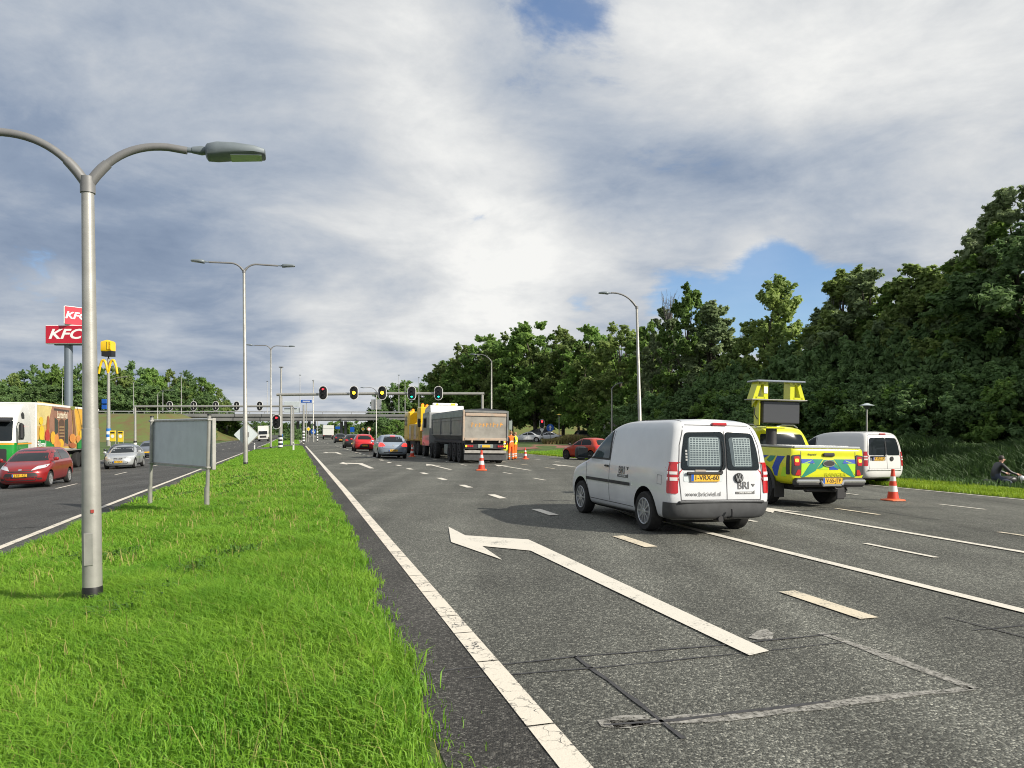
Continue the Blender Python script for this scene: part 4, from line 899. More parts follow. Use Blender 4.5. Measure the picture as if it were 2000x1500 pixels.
class Hull:
    def __init__(s, keys, sub=4, crown=.03):
        s.R = [ring_pts(r) for r in pchip(keys, sub)]; R = s.R; M = len(R[0]) - 1; v = []; s.n = 2 * M
        for r in R: v += [r[j] for j in range(M + 1)] + [(r[j][0], -r[j][1], r[j][2]) for j in range(M - 1, 0, -1)]
        f = []; n = s.n
        for k in range(len(R) - 1):
            for j in range(n): f.append([k * n + j, k * n + (j + 1) % n, (k + 1) * n + (j + 1) % n, (k + 1) * n + j])
        for k, cr in ((0, 0.0), (len(R) - 1, crown)):
            base = k * n; C = 6; prev = None; rows = []
            for j in range(M + 1):
                l = base + j; r_ = base + (n - j) % n
                if j in (0, M): rows.append([l] * (C + 1)); continue
                row = [l]; a, b = Vector(v[l]), Vector(v[r_]); e = math.sin(math.pi * j / M) ** .5
                for c in range(1, C):
                    q = a.lerp(b, c / C); q.z += cr * e * (1 - (2 * c / C - 1) ** 2); row.append(len(v)); v.append(tuple(q))
                row.append(r_); rows.append(row)
            for j in range(M):
                for c in range(C):
                    q = [rows[j][c], rows[j][c + 1], rows[j + 1][c + 1], rows[j + 1][c]]; q = list(dict.fromkeys(q))
                    if len(q) > 2: f.append(q if k else q[::-1])
        s.v, s.f = v, f; s.bvh = BVHTree.FromPolygons([Vector(a) for a in v], f); s.M = M
    def build(s, name, m, parent, arches=(), mdark=None, smooth=38):
        o = mesh_obj(name, s.v, s.f, [m, mdark] if mdark else m, parent)
        b = bmesh.new(); b.from_mesh(o.data); bmesh.ops.recalc_face_normals(b, faces=b.faces); b.to_mesh(o.data); b.free()
        if arches:
            mb = MB()
            for x, z, r, y0, y1 in arches: mb.tube([(x, y0, z), (x, y1, z)], r, 28); mb.tube([(x, -y0, z), (x, -y1, z)], r, 28)
            c = mb.build('cutter', [mdark]); c.data.materials.clear(); c.data.materials.append(mdark); c.parent = parent
            md = o.modifiers.new('cut', 'BOOLEAN'); md.object = c; md.operation = 'DIFFERENCE'; md.solver = 'EXACT'; md.material_mode = 'TRANSFER'
            bpy.context.view_layer.update(); me = bpy.data.meshes.new_from_object(o.evaluated_get(bpy.context.evaluated_depsgraph_get()))
            o.modifiers.clear(); old = o.data; o.data = me; bpy.data.meshes.remove(old); bpy.data.objects.remove(c)
        o.data.shade_smooth(); o.data.set_sharp_from_angle(angle=math.radians(smooth)); return o
    def band(s, name, k0, k1, jsel, off, m, parent, smooth=38):   # a skin over rings k0..k1 where jsel(x, y, z), pushed out by off
        v = []; f = []; mp = {}; R = s.R; M = s.M
        for k in range(k0, k1 + 1):
            for sd in (1, -1):
                for j in range(M + 1):
                    x, y, z = R[k][j]; a, b = R[k][max(0, j - 1)], R[k][min(M, j + 1)]; t = Vector((b[0] - a[0], b[1] - a[1], 0)); nr = Vector((-t.y, t.x, 0)); nr = nr.normalized() if nr.length > 1e-9 else Vector((0, 1, 0))
                    if nr.y * 1 + (1 if x > 0 else -1) * nr.x * .001 < 0 and y > 1e-6: nr = -nr
                    if y <= 1e-6: nr = Vector((1 if j == 0 else -1, 0, 0))
                    if nr.x * (x) < 0 and abs(nr.x) > .5: nr = -nr
                    mp[(k, sd, j)] = len(v); v.append((x + nr.x * off, sd * (y + nr.y * off), z)); mp[(k, sd, j, 1)] = len(v); v.append((x - nr.x * .01, sd * (y - nr.y * .01), z))
        sel = set()
        for k in range(k0, k1):
            for sd in (1, -1):
                for j in range(M):
                    if jsel(*R[k][j]) and jsel(*R[k][j + 1]): sel.add((k, sd, j))
        for k, sd, j in sel:
            f.append([mp[(k, sd, j)], mp[(k, sd, j + 1)], mp[(k + 1, sd, j + 1)], mp[(k + 1, sd, j)]])
            for nb, e in (((k - 1, sd, j), ((k, sd, j), (k, sd, j + 1))), ((k + 1, sd, j), ((k + 1, sd, j), (k + 1, sd, j + 1))), ((k, sd, j - 1), ((k, sd, j), (k + 1, sd, j))), ((k, sd, j + 1), ((k, sd, j + 1), (k + 1, sd, j + 1)))):
                if nb not in sel and not (nb[2] in (-1, M)): f.append([mp[e[0]], mp[e[1]], mp[e[1] + (1,)], mp[e[0] + (1,)]])
        o = mesh_obj(name, v, f, m, parent); b = bmesh.new(); b.from_mesh(o.data); bmesh.ops.remove_doubles(b, verts=b.verts, dist=1e-5); bmesh.ops.delete(b, geom=[q for q in b.verts if not q.link_faces], context='VERTS'); bmesh.ops.recalc_face_normals(b, faces=b.faces); b.to_mesh(o.data); b.free()
        o.data.shade_smooth(); o.data.set_sharp_from_angle(angle=math.radians(smooth)); return o
def set_on_road(o, px, py, ax, ay, heading=RZ, flat=False, G=None):
    g = G or gp(px, py); c, s_ = math.cos(heading), math.sin(heading)
    x, y = g.x - (c * ax - s_ * ay), g.y - (s_ * ax + c * ay)
    e = .4; nz = Vector((-(surf(x + e, y) - surf(x - e, y)) / (2 * e), -(surf(x, y + e) - surf(x, y - e)) / (2 * e), 1)).normalized()
    fw = Vector((c, s_, 0)); fw = (fw - nz * fw.dot(nz)).normalized(); lf = nz.cross(fw)
    o.location = (x, y, surf(x, y)); o.rotation_euler = Matrix((fw, lf, nz)).transposed().to_euler(); return o
M_TYRE = mat('tyre_rubber', (.018, .018, .018), .85, var=.3, vscale=8); M_RIM = mat('alloy_rim', (.48, .49, .50), .35, .7, var=.15, vscale=9); M_RIMD = mat('dark_rim', (.06, .06, .065), .45, .4)
M_GLASS = mat('car_glass', (.014, .018, .021), .05, 0, 0, spec=.28); M_UNDER = mat('underbody_black', (.008, .008, .008), .9)
M_TRIM = mat('trim_black', (.022, .022, .024), .55, var=.2, vscale=6); M_BUMP = mat('bumper_grey', (.055, .058, .062), .6, var=.3, vscale=5)
M_TAIL = mat('tail_red', (.42, .012, .015), .2, 0, .8); M_TAILON = mat('tail_red_lit', (.6, .02, .02), .3, emit=(1, .04, .03), estr=1.6); M_HEAD = mat('headlight_clear', (.62, .64, .66), .12, .3, .8); M_CHROME = mat('chrome', (.62, .62, .62), .18, .9)
M_ORNG = mat('indicator_orange', (.7, .25, .02), .3, emit=(1, .35, .02), estr=2.0); M_TAILW = mat('tail_clear', (.70, .66, .64), .2, 0, .6)
M_PLATE = mat('plate_yellow', (.72, .42, .03), .45, var=.15, vscale=10); M_LETB = mat('letter_black', (.02, .02, .02), .5); M_SEAMC = mat('panel_gap', (.05, .05, .055), .7)
_wheel = {}
def wheel(parent, x, y, r, w, spokes=10, m=None, rimr=.68):
    sd = 1 if y > 0 else -1; key = (r, w, spokes, sd, m.name if m else '', rimr)
    if key in _wheel: t0, r0 = _wheel[key]; t = bpy.data.objects.new('wheel', t0); rr = bpy.data.objects.new('rim', r0)
    else:
        h = w / 2; rr_ = r * rimr
        t0 = MB().lathe([(rr_ * .96, -h * .9), (r * .93, -h), (r * .985, -h * .82), (r, -h * .5), (r, h * .5), (r * .985, h * .82), (r * .93, h), (rr_ * 1.02, h * .92), (rr_ * .97, h * .72), (rr_ * .93, h * .3), (rr_ * .2, h * .2)], axis='y', n=30)
        if sd < 0: t0.v = [(a, -b, c) for a, b, c in t0.v]
        o = t0.build('wheel', M_TYRE, None, 40); me_t = o.data; COL.objects.unlink(o); bpy.data.objects.remove(o)
        mb = MB(); mb.lathe([(rr_ * 1.0, h * .6), (rr_ * 1.0, h * .96), (rr_ * .95, h * 1.0), (rr_ * .9, h * .93), (rr_ * .88, h * .55)], axis='y', n=30)
        mb.lathe([(0, h * 1.0), (rr_ * .15, h * .99), (rr_ * .24, h * .85), (rr_ * .24, h * .4)], axis='y', n=14)
        for i in range(spokes):
            a = 2 * math.pi * i / spokes; ww = rr_ * min(.13, .62 / spokes); c, s_ = math.cos(a), math.sin(a)
            def pt(q, off, yy): return (q * c - off * s_, yy, q * s_ + off * c)
            mb.add([pt(rr_ * .15, -ww, h * .93), pt(rr_ * .15, ww, h * .93), pt(rr_ * .95, ww * .75, h * .93), pt(rr_ * .95, -ww * .75, h * .93), pt(rr_ * .15, -ww, h * .6), pt(rr_ * .15, ww, h * .6), pt(rr_ * .95, ww * .75, h * .5), pt(rr_ * .95, -ww * .75, h * .5)], [[0, 1, 2, 3], [0, 4, 5, 1], [1, 5, 6, 2], [2, 6, 7, 3], [3, 7, 4, 0]])
        if sd < 0: mb.v = [(a, -b, c) for a, b, c in mb.v]
        o = mb.build('rim', m or M_RIM, None, 35); me_r = o.data; COL.objects.unlink(o); bpy.data.objects.remove(o)
        _wheel[key] = (me_t, me_r); t = bpy.data.objects.new('wheel', me_t); rr = bpy.data.objects.new('rim', me_r)
    link(t, parent); t.location = (x, y, r); link(rr, t); return t
def plate(parent, bvh, side, u, z, txt, w=.52, h=.115, tilt=0.0, off=.02):
    d = AX[side][1]; c = project(bvh, side, [(u, z)], off)[0]
    ux = Vector((0, -1, 0)) if side == 'B' else Vector((0, 1, 0)); nrm = -d
    p = MB().prism(rpoly([(-w / 2, -h / 2), (w / 2, -h / 2), (w / 2, h / 2), (-w / 2, h / 2)], .015), c, ux, (0, 0, 1), nrm * .008).build('license_plate', M_PLATE, parent)
    MB().prism([(-w / 2 + .005, -h / 2 + .005), (-w / 2 + .05, -h / 2 + .005), (-w / 2 + .05, h / 2 - .005), (-w / 2 + .005, h / 2 - .005)], c + nrm * .009, ux, (0, 0, 1), nrm * .002).build('blue_strip', M_BLUE, p)
    if txt: lettering(txt, h * .98, M_LETB, p, c + nrm * .0115 + ux * .022, ux, (0, 0, 1), .001, 0, .98 if len(txt) < 9 else .9)
    return p
def seam(name, bvh, side, pts, w, parent, m=None, off=.0025):
    q = [Vector(p) for p in pts]; path = []
    for a, b in zip(q, q[1:]):
        n = max(1, int((b - a).length / .07)); path += [a.lerp(b, i / n) for i in range(n)]
    path.append(q[-1]); L_ = []
    for sg in (1, -1):
        for i, p in enumerate(path):
            d = (path[min(i + 1, len(path) - 1)] - path[max(0, i - 1)]).normalized(); L_.append((p.x - d.y * w / 2 * sg, p.y + d.x * w / 2 * sg))
    n = len(path); return mesh_obj(name, project(bvh, side, L_, off), [[i, i + 1, n + i + 1, n + i] for i in range(n - 1)], m or M_SEAMC, parent)
def ell(mb, c, r, n=14, k=8, ex=2.4):
    v = []; f = []
    for i in range(k + 1):
        ph = -math.pi / 2 + math.pi * i / k; cz = math.copysign(abs(math.sin(ph)) ** (2 / ex), math.sin(ph)); cr_ = abs(math.cos(ph)) ** (2 / ex)
        for j in range(n):
            a = 2 * math.pi * j / n; v.append((c[0] + r[0] * cr_ * math.copysign(abs(math.cos(a)) ** (2 / ex), math.cos(a)), c[1] + r[1] * cr_ * math.copysign(abs(math.sin(a)) ** (2 / ex), math.sin(a)), c[2] + r[2] * cz))
    for i in range(k):
        for j in range(n): f.append([i * n + j, i * n + (j + 1) % n, (i + 1) * n + (j + 1) % n, (i + 1) * n + j])
    return mb.add(v, f)
def mir(pts): return [(-a, b) for a, b in pts][::-1]

# ---- delivery vans
VAN = [(1.92, .20, -2.02, .24, .70, .35, .2, 2.5, 3), (2.14, .26, -2.17, .29, .83, .5, .28, 2.6, 4), (2.20, .42, -2.205, .44, .882, .55, .24, 2.6, 4.5), (2.19, .60, -2.20, .62, .896, .55, .2, 2.6, 5), (2.14, .74, -2.185, .80, .897, .55, .2, 2.6, 5),
       (2.04, .86, -2.175, .94, .893, .55, .2, 2.5, 5), (1.70, .99, -2.165, 1.04, .886, .6, .2, 2.4, 5), (1.28, 1.09, -2.155, 1.12, .872, .5, .2, 2.6, 5), (.95, 1.30, -2.13, 1.33, .836, .42, .2, 2.8, 5), (.60, 1.52, -2.09, 1.55, .782, .36, .22, 2.8, 4.6), (.28, 1.68, -2.045, 1.69, .728, .36, .24, 2.8, 4), (-.05, 1.765, -1.98, 1.765, .66, .38, .28, 2.6, 3.4), (-.4, 1.80, -1.86, 1.80, .56, .4, .3, 2.4, 3)]
M_VANW = mat('van_white', (.61, .625, .645), .28, 0, .6, var=.14, vscale=1.0, bump=.015, bscale=2)
M_VW2 = mat('van_white_warm', (.60, .60, .595), .32, 0, .5, var=.07, vscale=1.4)
M_SILV = mat('grille_silver', (.46, .56, .58), .5, .1); M_PANE = mat('rear_glass_pale', (.05, .085, .10), .08, 0, .8, spec=.8)
M_CLEAR = mat('clear_glass', (.02, .03, .035), .03, 0, 0, spec=.6, alpha=.32)
M_BACKW = mat('bulkhead_pale', (.07, .11, .14), .6, var=.5, vscale=3.5, dark=(.15, .20, .22))
M_SEEWIN = mat('side_glass', (.05, .075, .08), .05, 0, 0, var=.6, vscale=2.2, spec=.4)
def van(label, mbody, detail, bumper, platetxt):
    o = thing('delivery_van', label, 'van'); hl = Hull(VAN, 4, .022); bv = hl.bvh
    body = hl.build('body', mbody, o, [(1.34, .33, .395, .60, 1.2), (-1.34, .33, .395, .60, 1.2)], M_UNDER)
    for x in (1.34, -1.34):
        for sd in (1, -1): wheel(o, x, sd * .80, .318, .205, 10 if detail else 8)
    if bumper is not None:
        hl.band('rear_bumper', 2, 10, lambda x, y, z: x < -1.78, .018, bumper, o)
    MB().box((-2.19, 0, .535), (.09, 1.5, .035), 0, .012).build('bumper_step', bumper or mbody, o)
    # rear doors
    wl = rpoly([(-.08, 1.02), (.70, 1.02), (.665, 1.32), (.60, 1.60), (-.08, 1.62)], .07); wr = rpoly([(-.70, 1.02), (-.10, 1.02), (-.10, 1.62), (-.60, 1.60), (-.665, 1.32)], .07)
    W1 = patch('rear_window', bv, 'B', wl, M_GLASS, o, .006, .08); W2 = patch('rear_window', bv, 'B', wr, M_GLASS, o, .006, .08)
    if detail:
        for wn, a0, a1, tl in ((W1, .0, .60, .05), (W2, -.57, -.20, -.05)):
            pn = patch('pane', bv, 'B', rpoly([(a0, 1.07), (a1, 1.07), (a1 - tl, 1.53), (a0 - (tl if tl < 0 else 0), 1.54)], .06), M_BACKW, wn, .009, .1)
            nb = 13; vb = 11 if a1 - a0 > .5 else 7
            for i in range(nb):
                z = 1.095 + .42 * i / (nb - 1); seam('grille_bar', bv, 'B', [(a0 + .03, z), (a1 - .04 - .04 * (i / nb) * (1 if tl > 0 else 0), z)], .012, wn, M_SILV, .0125)
            for i in range(vb):
                y = a0 + .035 + (a1 - a0 - .085) * i / (vb - 1); seam('grille_bar', bv, 'B', [(y, 1.085), (y - tl * .5 * i / vb, 1.52)], .012, wn, M_SILV, .0125)
        for wn, ol in ((W1, wl), (W2, wr)): patch('glass_pane', bv, 'B', [(a * .985 + (.006 if wn is W1 else -.006), (b - 1.32) * .96 + 1.32) for a, b in ol], M_CLEAR, wn, .019, .12)
        for i in range(4): patch('sticker', bv, 'B', [(.585, 1.30 - i * .045), (.615, 1.30 - i * .045), (.615, 1.33 - i * .045), (.585, 1.33 - i * .045)], M_WHT, W1, .014, .1)
    seam('door_gap', bv, 'B', [(-.09, .56), (-.09, 1.72)], .014, o); 
    for sd in (1, -1): seam('door_gap', bv, 'B', [(sd * .70, .56), (sd * .735, 1.0), (sd * .70, 1.4), (sd * .60, 1.69)], .014, o)
    seam('door_gap', bv, 'B', [(-.70, .565), (.70, .565)], .014, o); seam('door_gap', bv, 'B', [(-.56, 1.715), (.56, 1.715)], .012, o)
    for sd in (1, -1):
        zs = ((.68, .86, M_TAIL), (.86, .905, M_TAILW), (.905, .955, M_TAIL), (.955, 1.0, M_TAILW), (1.0, 1.13, M_TAIL)) if detail else ((.66, .80, M_TAIL), (.80, .94, M_TAILW), (.94, 1.12, M_TAIL))
        q = patch('tail_light', bv, 'B', rpoly([(sd * .755, .665), (sd * .885, .665), (sd * .88, 1.145), (sd * .755, 1.145)] if sd > 0 else [(sd * .885, .665), (sd * .755, .665), (sd * .755, 1.145), (sd * .88, 1.145)], .03), M_TAIL, o, .014, .05)
        side = 'L' if sd > 0 else 'R'
        patch('tail_light', bv, side, rpoly([(-2.17, .665), (-2.085, .665), (-2.085, 1.145), (-2.15, 1.145)], .03), M_TAIL, o, .012, .04)
        for za, zb2 in ((.86, .91), (.955, 1.0)):
            patch('reverse_lens', bv, 'B', [(sd * .765, za), (sd * .87, za), (sd * .87, zb2), (sd * .765, zb2)], M_TAILW, q, .020, .06); patch('reverse_lens', bv, side, [(-2.16, za), (-2.09, za), (-2.09, zb2), (-2.16, zb2)], M_TAILW, q, .018, .06)
    MB().box((-2.035, -.03, 1.735), (.06, .26, .045), 0, .012).build('brake_light', M_TAIL, o)
    # plate recess, handle bar, badge, wiper
    patch('plate_recess', bv, 'B', rpoly([(-.02, .845), (.66, .845), (.66, 1.0), (-.02, 1.0)], .03), M_SIGNB if detail else mat('recess_dark', (.10, .10, .11), .5), o, .005, .15)
    MB().box((-2.20, .31, .975), (.035, .62, .05), 0, .015).build('handle_bar', M_TRIM, o)
    plate(o, bv, 'B', .30, .905, platetxt, .50, .11)
    c = project(bv, 'B', [(-.30, .905)], .012)[0]
    bd = MB().lathe([(.078, .0), (.078, .012), (.07, .018), (0, .018)], (0, 0, 0), 'x', 24); bd.v = [(c.x - h_, c.y + a, c.z + b) for h_, a, b in bd.v]; bd = bd.build('badge', M_TRIM if detail else M_LETB, o, 30)
    if detail:
        k = .078
        for poly in ([(-.40, .80), (-.20, .80), (0, .25), (.20, .80), (.40, .80), (.10, .02), (-.10, .02)], [(-.86, .36), (-.66, .48), (-.42, -.30), (-.14, .1), (.14, .1), (.42, -.30), (.66, .48), (.86, .36), (.48, -.72), (.30, -.72), (0, -.15), (-.30, -.72), (-.48, -.72)]):
            MB().prism([(a * k, b * k) for a, b in poly], c + Vector((-.019, 0, 0)), (0, -1, 0), (0, 0, 1), (-.006, 0, 0)).build('emblem_stroke', M_CHROME, bd)
        MB().lathe([(.081, 0), (.081, .022), (.073, .024), (.073, .0)], (0, 0, 0), 'x', 24)
        lettering_on('BRI', .165, mat('print_grey', (.10, .10, .10), .6), o, bv, 'B', (-.385, .782), .0015, 0, .95)
        patch('logo_triangle', bv, 'B', [(-.53, .81), (-.60, .81), (-.565, .765)], MATS['print_grey'], o, .008, .1)
        patch('logo_bar', bv, 'B', [(-.24, .655), (-.585, .655), (-.585, .71), (-.56, .69), (-.24, .69)], MATS['print_grey'], o, .007, .2)
        lettering_on('CIVIELE TECHNIEK', .026, M_WHT, o, bv, 'B', (-.41, .673), .0005, 0, 1.1, .012)
        lettering_on('www.briciviel.nl', .098, MATS['print_grey'], o, bv, 'B', (.33, .655), .0, 0, .98)
        lettering_on('BRI', .19, MATS['print_grey'], o, bv, 'L', (-.50, .93), .0018, 0, .95)
        patch('logo_triangle', bv, 'L', [(-.68, 1.0), (-.76, 1.0), (-.72, .945)], MATS['print_grey'], o, .008, .1)
        patch('logo_bar', bv, 'L', [(-.34, .815), (-.75, .815), (-.75, .88), (-.72, .86), (-.34, .86)], MATS['print_grey'], o, .007, .2)
        lettering_on('CIVIELE TECHNIEK', .030, M_WHT, o, bv, 'L', (-.545, .838), .0005, 0, 1.1, .012)
        patch('foil_panel', bv, 'B', rpoly([(.18, 1.01 - .045), (.40, .965), (.40, .965), (.18, .965)], .01), M_WHT, o, .004, .2)
    wp = MB().tube([(-2.19, .02, .995), (-2.185, -.03, 1.10), (-2.15, -.045, 1.30), (-2.12, -.03, 1.47)], [.012, .010, .009, .007], 8); wp.box((-2.19, .02, .99), (.05, .06, .05), 0, .01); wp.build('rear_wiper', M_BLK, o)
    if detail: patch('handle_plate', bv, 'B', rpoly([(.28, 1.03), (.46, 1.03), (.46, .99), (.28, .99)], .01), mat('tape_brown', (.30, .26, .22), .5), o, .012, .1)
    # sides
    for sd, side in ((1, 'L'), (-1, 'R')):
        win = rpoly([(.98, 1.13), (.68, 1.40), (.38, 1.575), (.14, 1.60), (.06, 1.12)], .05)
        fr = patch('side_window_frame', bv, side, rpoly([(1.12, 1.095), (.72, 1.43), (.40, 1.625), (.10, 1.645), (.01, 1.085)], .06), M_TRIM, o, .004, .07)
        patch('side_window', bv, side, win, M_SEEWIN if detail else M_GLASS, fr, .008, .07)
        seam('door_gap', bv, side, [(.03, 1.62), (.02, 1.1), (.02, .36)], .012, o); seam('door_gap', bv, side, [(1.10, 1.08), (1.06, .7), (.98, .52), (.93, .36)], .012, o); seam('door_gap', bv, side, [(.95, .345), (-.90, .345)], .012, o)
        seam('side_moulding', bv, side, [(1.06, .715), (.035, .715)], .055, o, M_TRIM, .014); seam('side_moulding', bv, side, [(.01, .715), (-.83, .715)], .055, o, M_TRIM, .014)
        MB().box((.12, sd * .905, .985), (.16, .03, .035), 0, .012).build('door_handle', M_TRIM, o)
        mb = MB(); ell(mb, (1.02, sd * 1.03, 1.19), (.085, .12, .125), 14, 8, 3.2); mb.box((.98, sd * .92, 1.12), (.08, .12, .05), 0, .015); mr_ = mb.build('mirror', M_TRIM, o, 50)
        MB().prism(rpoly([(-.10, -.10), (.10, -.10), (.10, .10), (-.10, .10)], .03), (.933, sd * 1.03, 1.19), (0, 1, 0), (0, 0, 1), (-.006, 0, 0)).build('mirror_glass', mat('mirror_dark', (.12, .13, .14), .05, .9), mr_)
        patch('headlight', bv, 'F', rpoly([(sd * .50, .74), (sd * .80, .78), (sd * .82, .92), (sd * .55, .86)], .03) if sd > 0 else rpoly([(sd * .80, .78), (sd * .50, .74), (sd * .55, .86), (sd * .82, .92)], .03), M_HEAD, o, .008, .06)
        seam('rain_gutter', bv, 'T', [(.2, sd * .60), (-1.9, sd * .56)], .02, o, M_SEAMC)
    seam('fuel_flap', bv, 'L', [(-1.78, .93), (-1.92, .93), (-1.92, .79), (-1.78, .79), (-1.78, .93)], .008, o)
    patch('windscreen', bv, 'F', rpoly([(-.70, 1.14), (.70, 1.14), (.60, 1.60), (-.60, 1.60)], .06), M_GLASS, o, .006, .1)
    if detail:
        tb = MB().tube([(-2.10, -.12, .30), (-2.24, -.12, .29), (-2.30, -.12, .33), (-2.305, -.12, .39), (-2.29, -.12, .43)], .018, 8); tb.tube([(-2.05, .02, .27), (-2.22, .02, .27)], .05, 10); tb.build('tow_hook', M_TRIM, o, 40)
    MB().box((0, 0, .23), (3.6, 1.3, .12), 0, .03).build('underbody', M_UNDER, o)
    return o
v1 = van('white delivery van with grey lettering and grilled rear windows', M_VANW, True, M_BUMP, '1-VRX-60')
set_on_road(v1, 1258, 1036, -1.34, .88, RZ + math.radians(.4))
v2 = van('plain white delivery van parked behind the yellow pickup', M_VW2, False, None, '9-VRS-64')
set_on_road(v2, 1729, 949, -2.2, 0, RZ + math.radians(5))

# ---- passenger cars
HAT = [(1.78, .17, -1.80, .22, .68, .35, .3, 2.5, 2.6), (1.93, .25, -1.94, .30, .80, .5, .4, 2.5, 2.8), (1.985, .42, -1.985, .44, .85, .6, .42, 2.4, 2.8), (1.975, .56, -1.995, .60, .862, .65, .42, 2.3, 2.8), (1.92, .67, -1.975, .74, .862, .7, .4, 2.2, 2.8), (1.78, .76, -1.94, .84, .855, .75, .38, 2.1, 2.8), (1.35, .865, -1.88, .91, .845, .7, .36, 2.2, 2.8), (.98, .925, -1.83, .96, .825, .45, .36, 2.6, 2.8),
       (.62, 1.11, -1.70, 1.14, .755, .38, .36, 2.8, 2.8), (.28, 1.275, -1.55, 1.28, .675, .36, .36, 2.8, 2.8), (.02, 1.37, -1.42, 1.365, .615, .36, .36, 2.6, 2.6), (-.25, 1.415, -1.28, 1.41, .53, .36, .36, 2.4, 2.4), (-.45, 1.425, -1.15, 1.425, .45, .3, .3, 2.2, 2.2)]
MPV = [(1.80, .17, -1.85, .22, .68, .35, .3, 2.5, 3), (1.95, .26, -1.97, .30, .80, .5, .35, 2.5, 3), (2.02, .44, -2.02, .46, .86, .6, .35, 2.4, 3.2), (2.02, .60, -2.03, .64, .872, .65, .35, 2.3, 3.2), (1.96, .74, -2.01, .80, .872, .7, .34, 2.2, 3.2), (1.80, .86, -1.98, .92, .865, .75, .34, 2.1, 3.2), (1.50, .96, -1.94, .99, .855, .7, .34, 2.2, 3.2), (1.22, 1.02, -1.91, 1.05, .835, .45, .34, 2.6, 3.2),
       (.80, 1.24, -1.83, 1.26, .765, .38, .34, 2.8, 3.2), (.40, 1.43, -1.74, 1.42, .69, .36, .34, 2.8, 3), (.08, 1.53, -1.64, 1.51, .63, .36, .34, 2.6, 2.8), (-.25, 1.575, -1.5, 1.565, .545, .36, .34, 2.4, 2.4), (-.45, 1.585, -1.35, 1.585, .46, .3, .3, 2.2, 2.2)]
SED = [(2.05, .17, -2.08, .22, .68, .35, .3, 2.5, 2.6), (2.22, .25, -2.2, .30, .82, .5, .4, 2.5, 2.8), (2.29, .42, -2.27, .44, .88, .6, .42, 2.4, 2.8), (2.28, .56, -2.28, .60, .89, .65, .42, 2.3, 2.8), (2.22, .67, -2.27, .74, .89, .7, .4, 2.2, 2.8), (2.05, .75, -2.24, .86, .88, .75, .38, 2.1, 2.8), (1.5, .84, -2.0, .95, .87, .7, .36, 2.2, 2.8), (1.05, .90, -1.65, .98, .85, .45, .36, 2.6, 2.8),
       (.68, 1.07, -1.38, 1.12, .77, .38, .36, 2.8, 2.8), (.34, 1.23, -1.12, 1.25, .69, .36, .36, 2.8, 2.8), (.08, 1.33, -.92, 1.34, .63, .36, .36, 2.6, 2.6), (-.15, 1.385, -.75, 1.385, .54, .3, .3, 2.4, 2.4), (-.25, 1.40, -.65, 1.40, .46, .2, .2, 2.2, 2.2)]
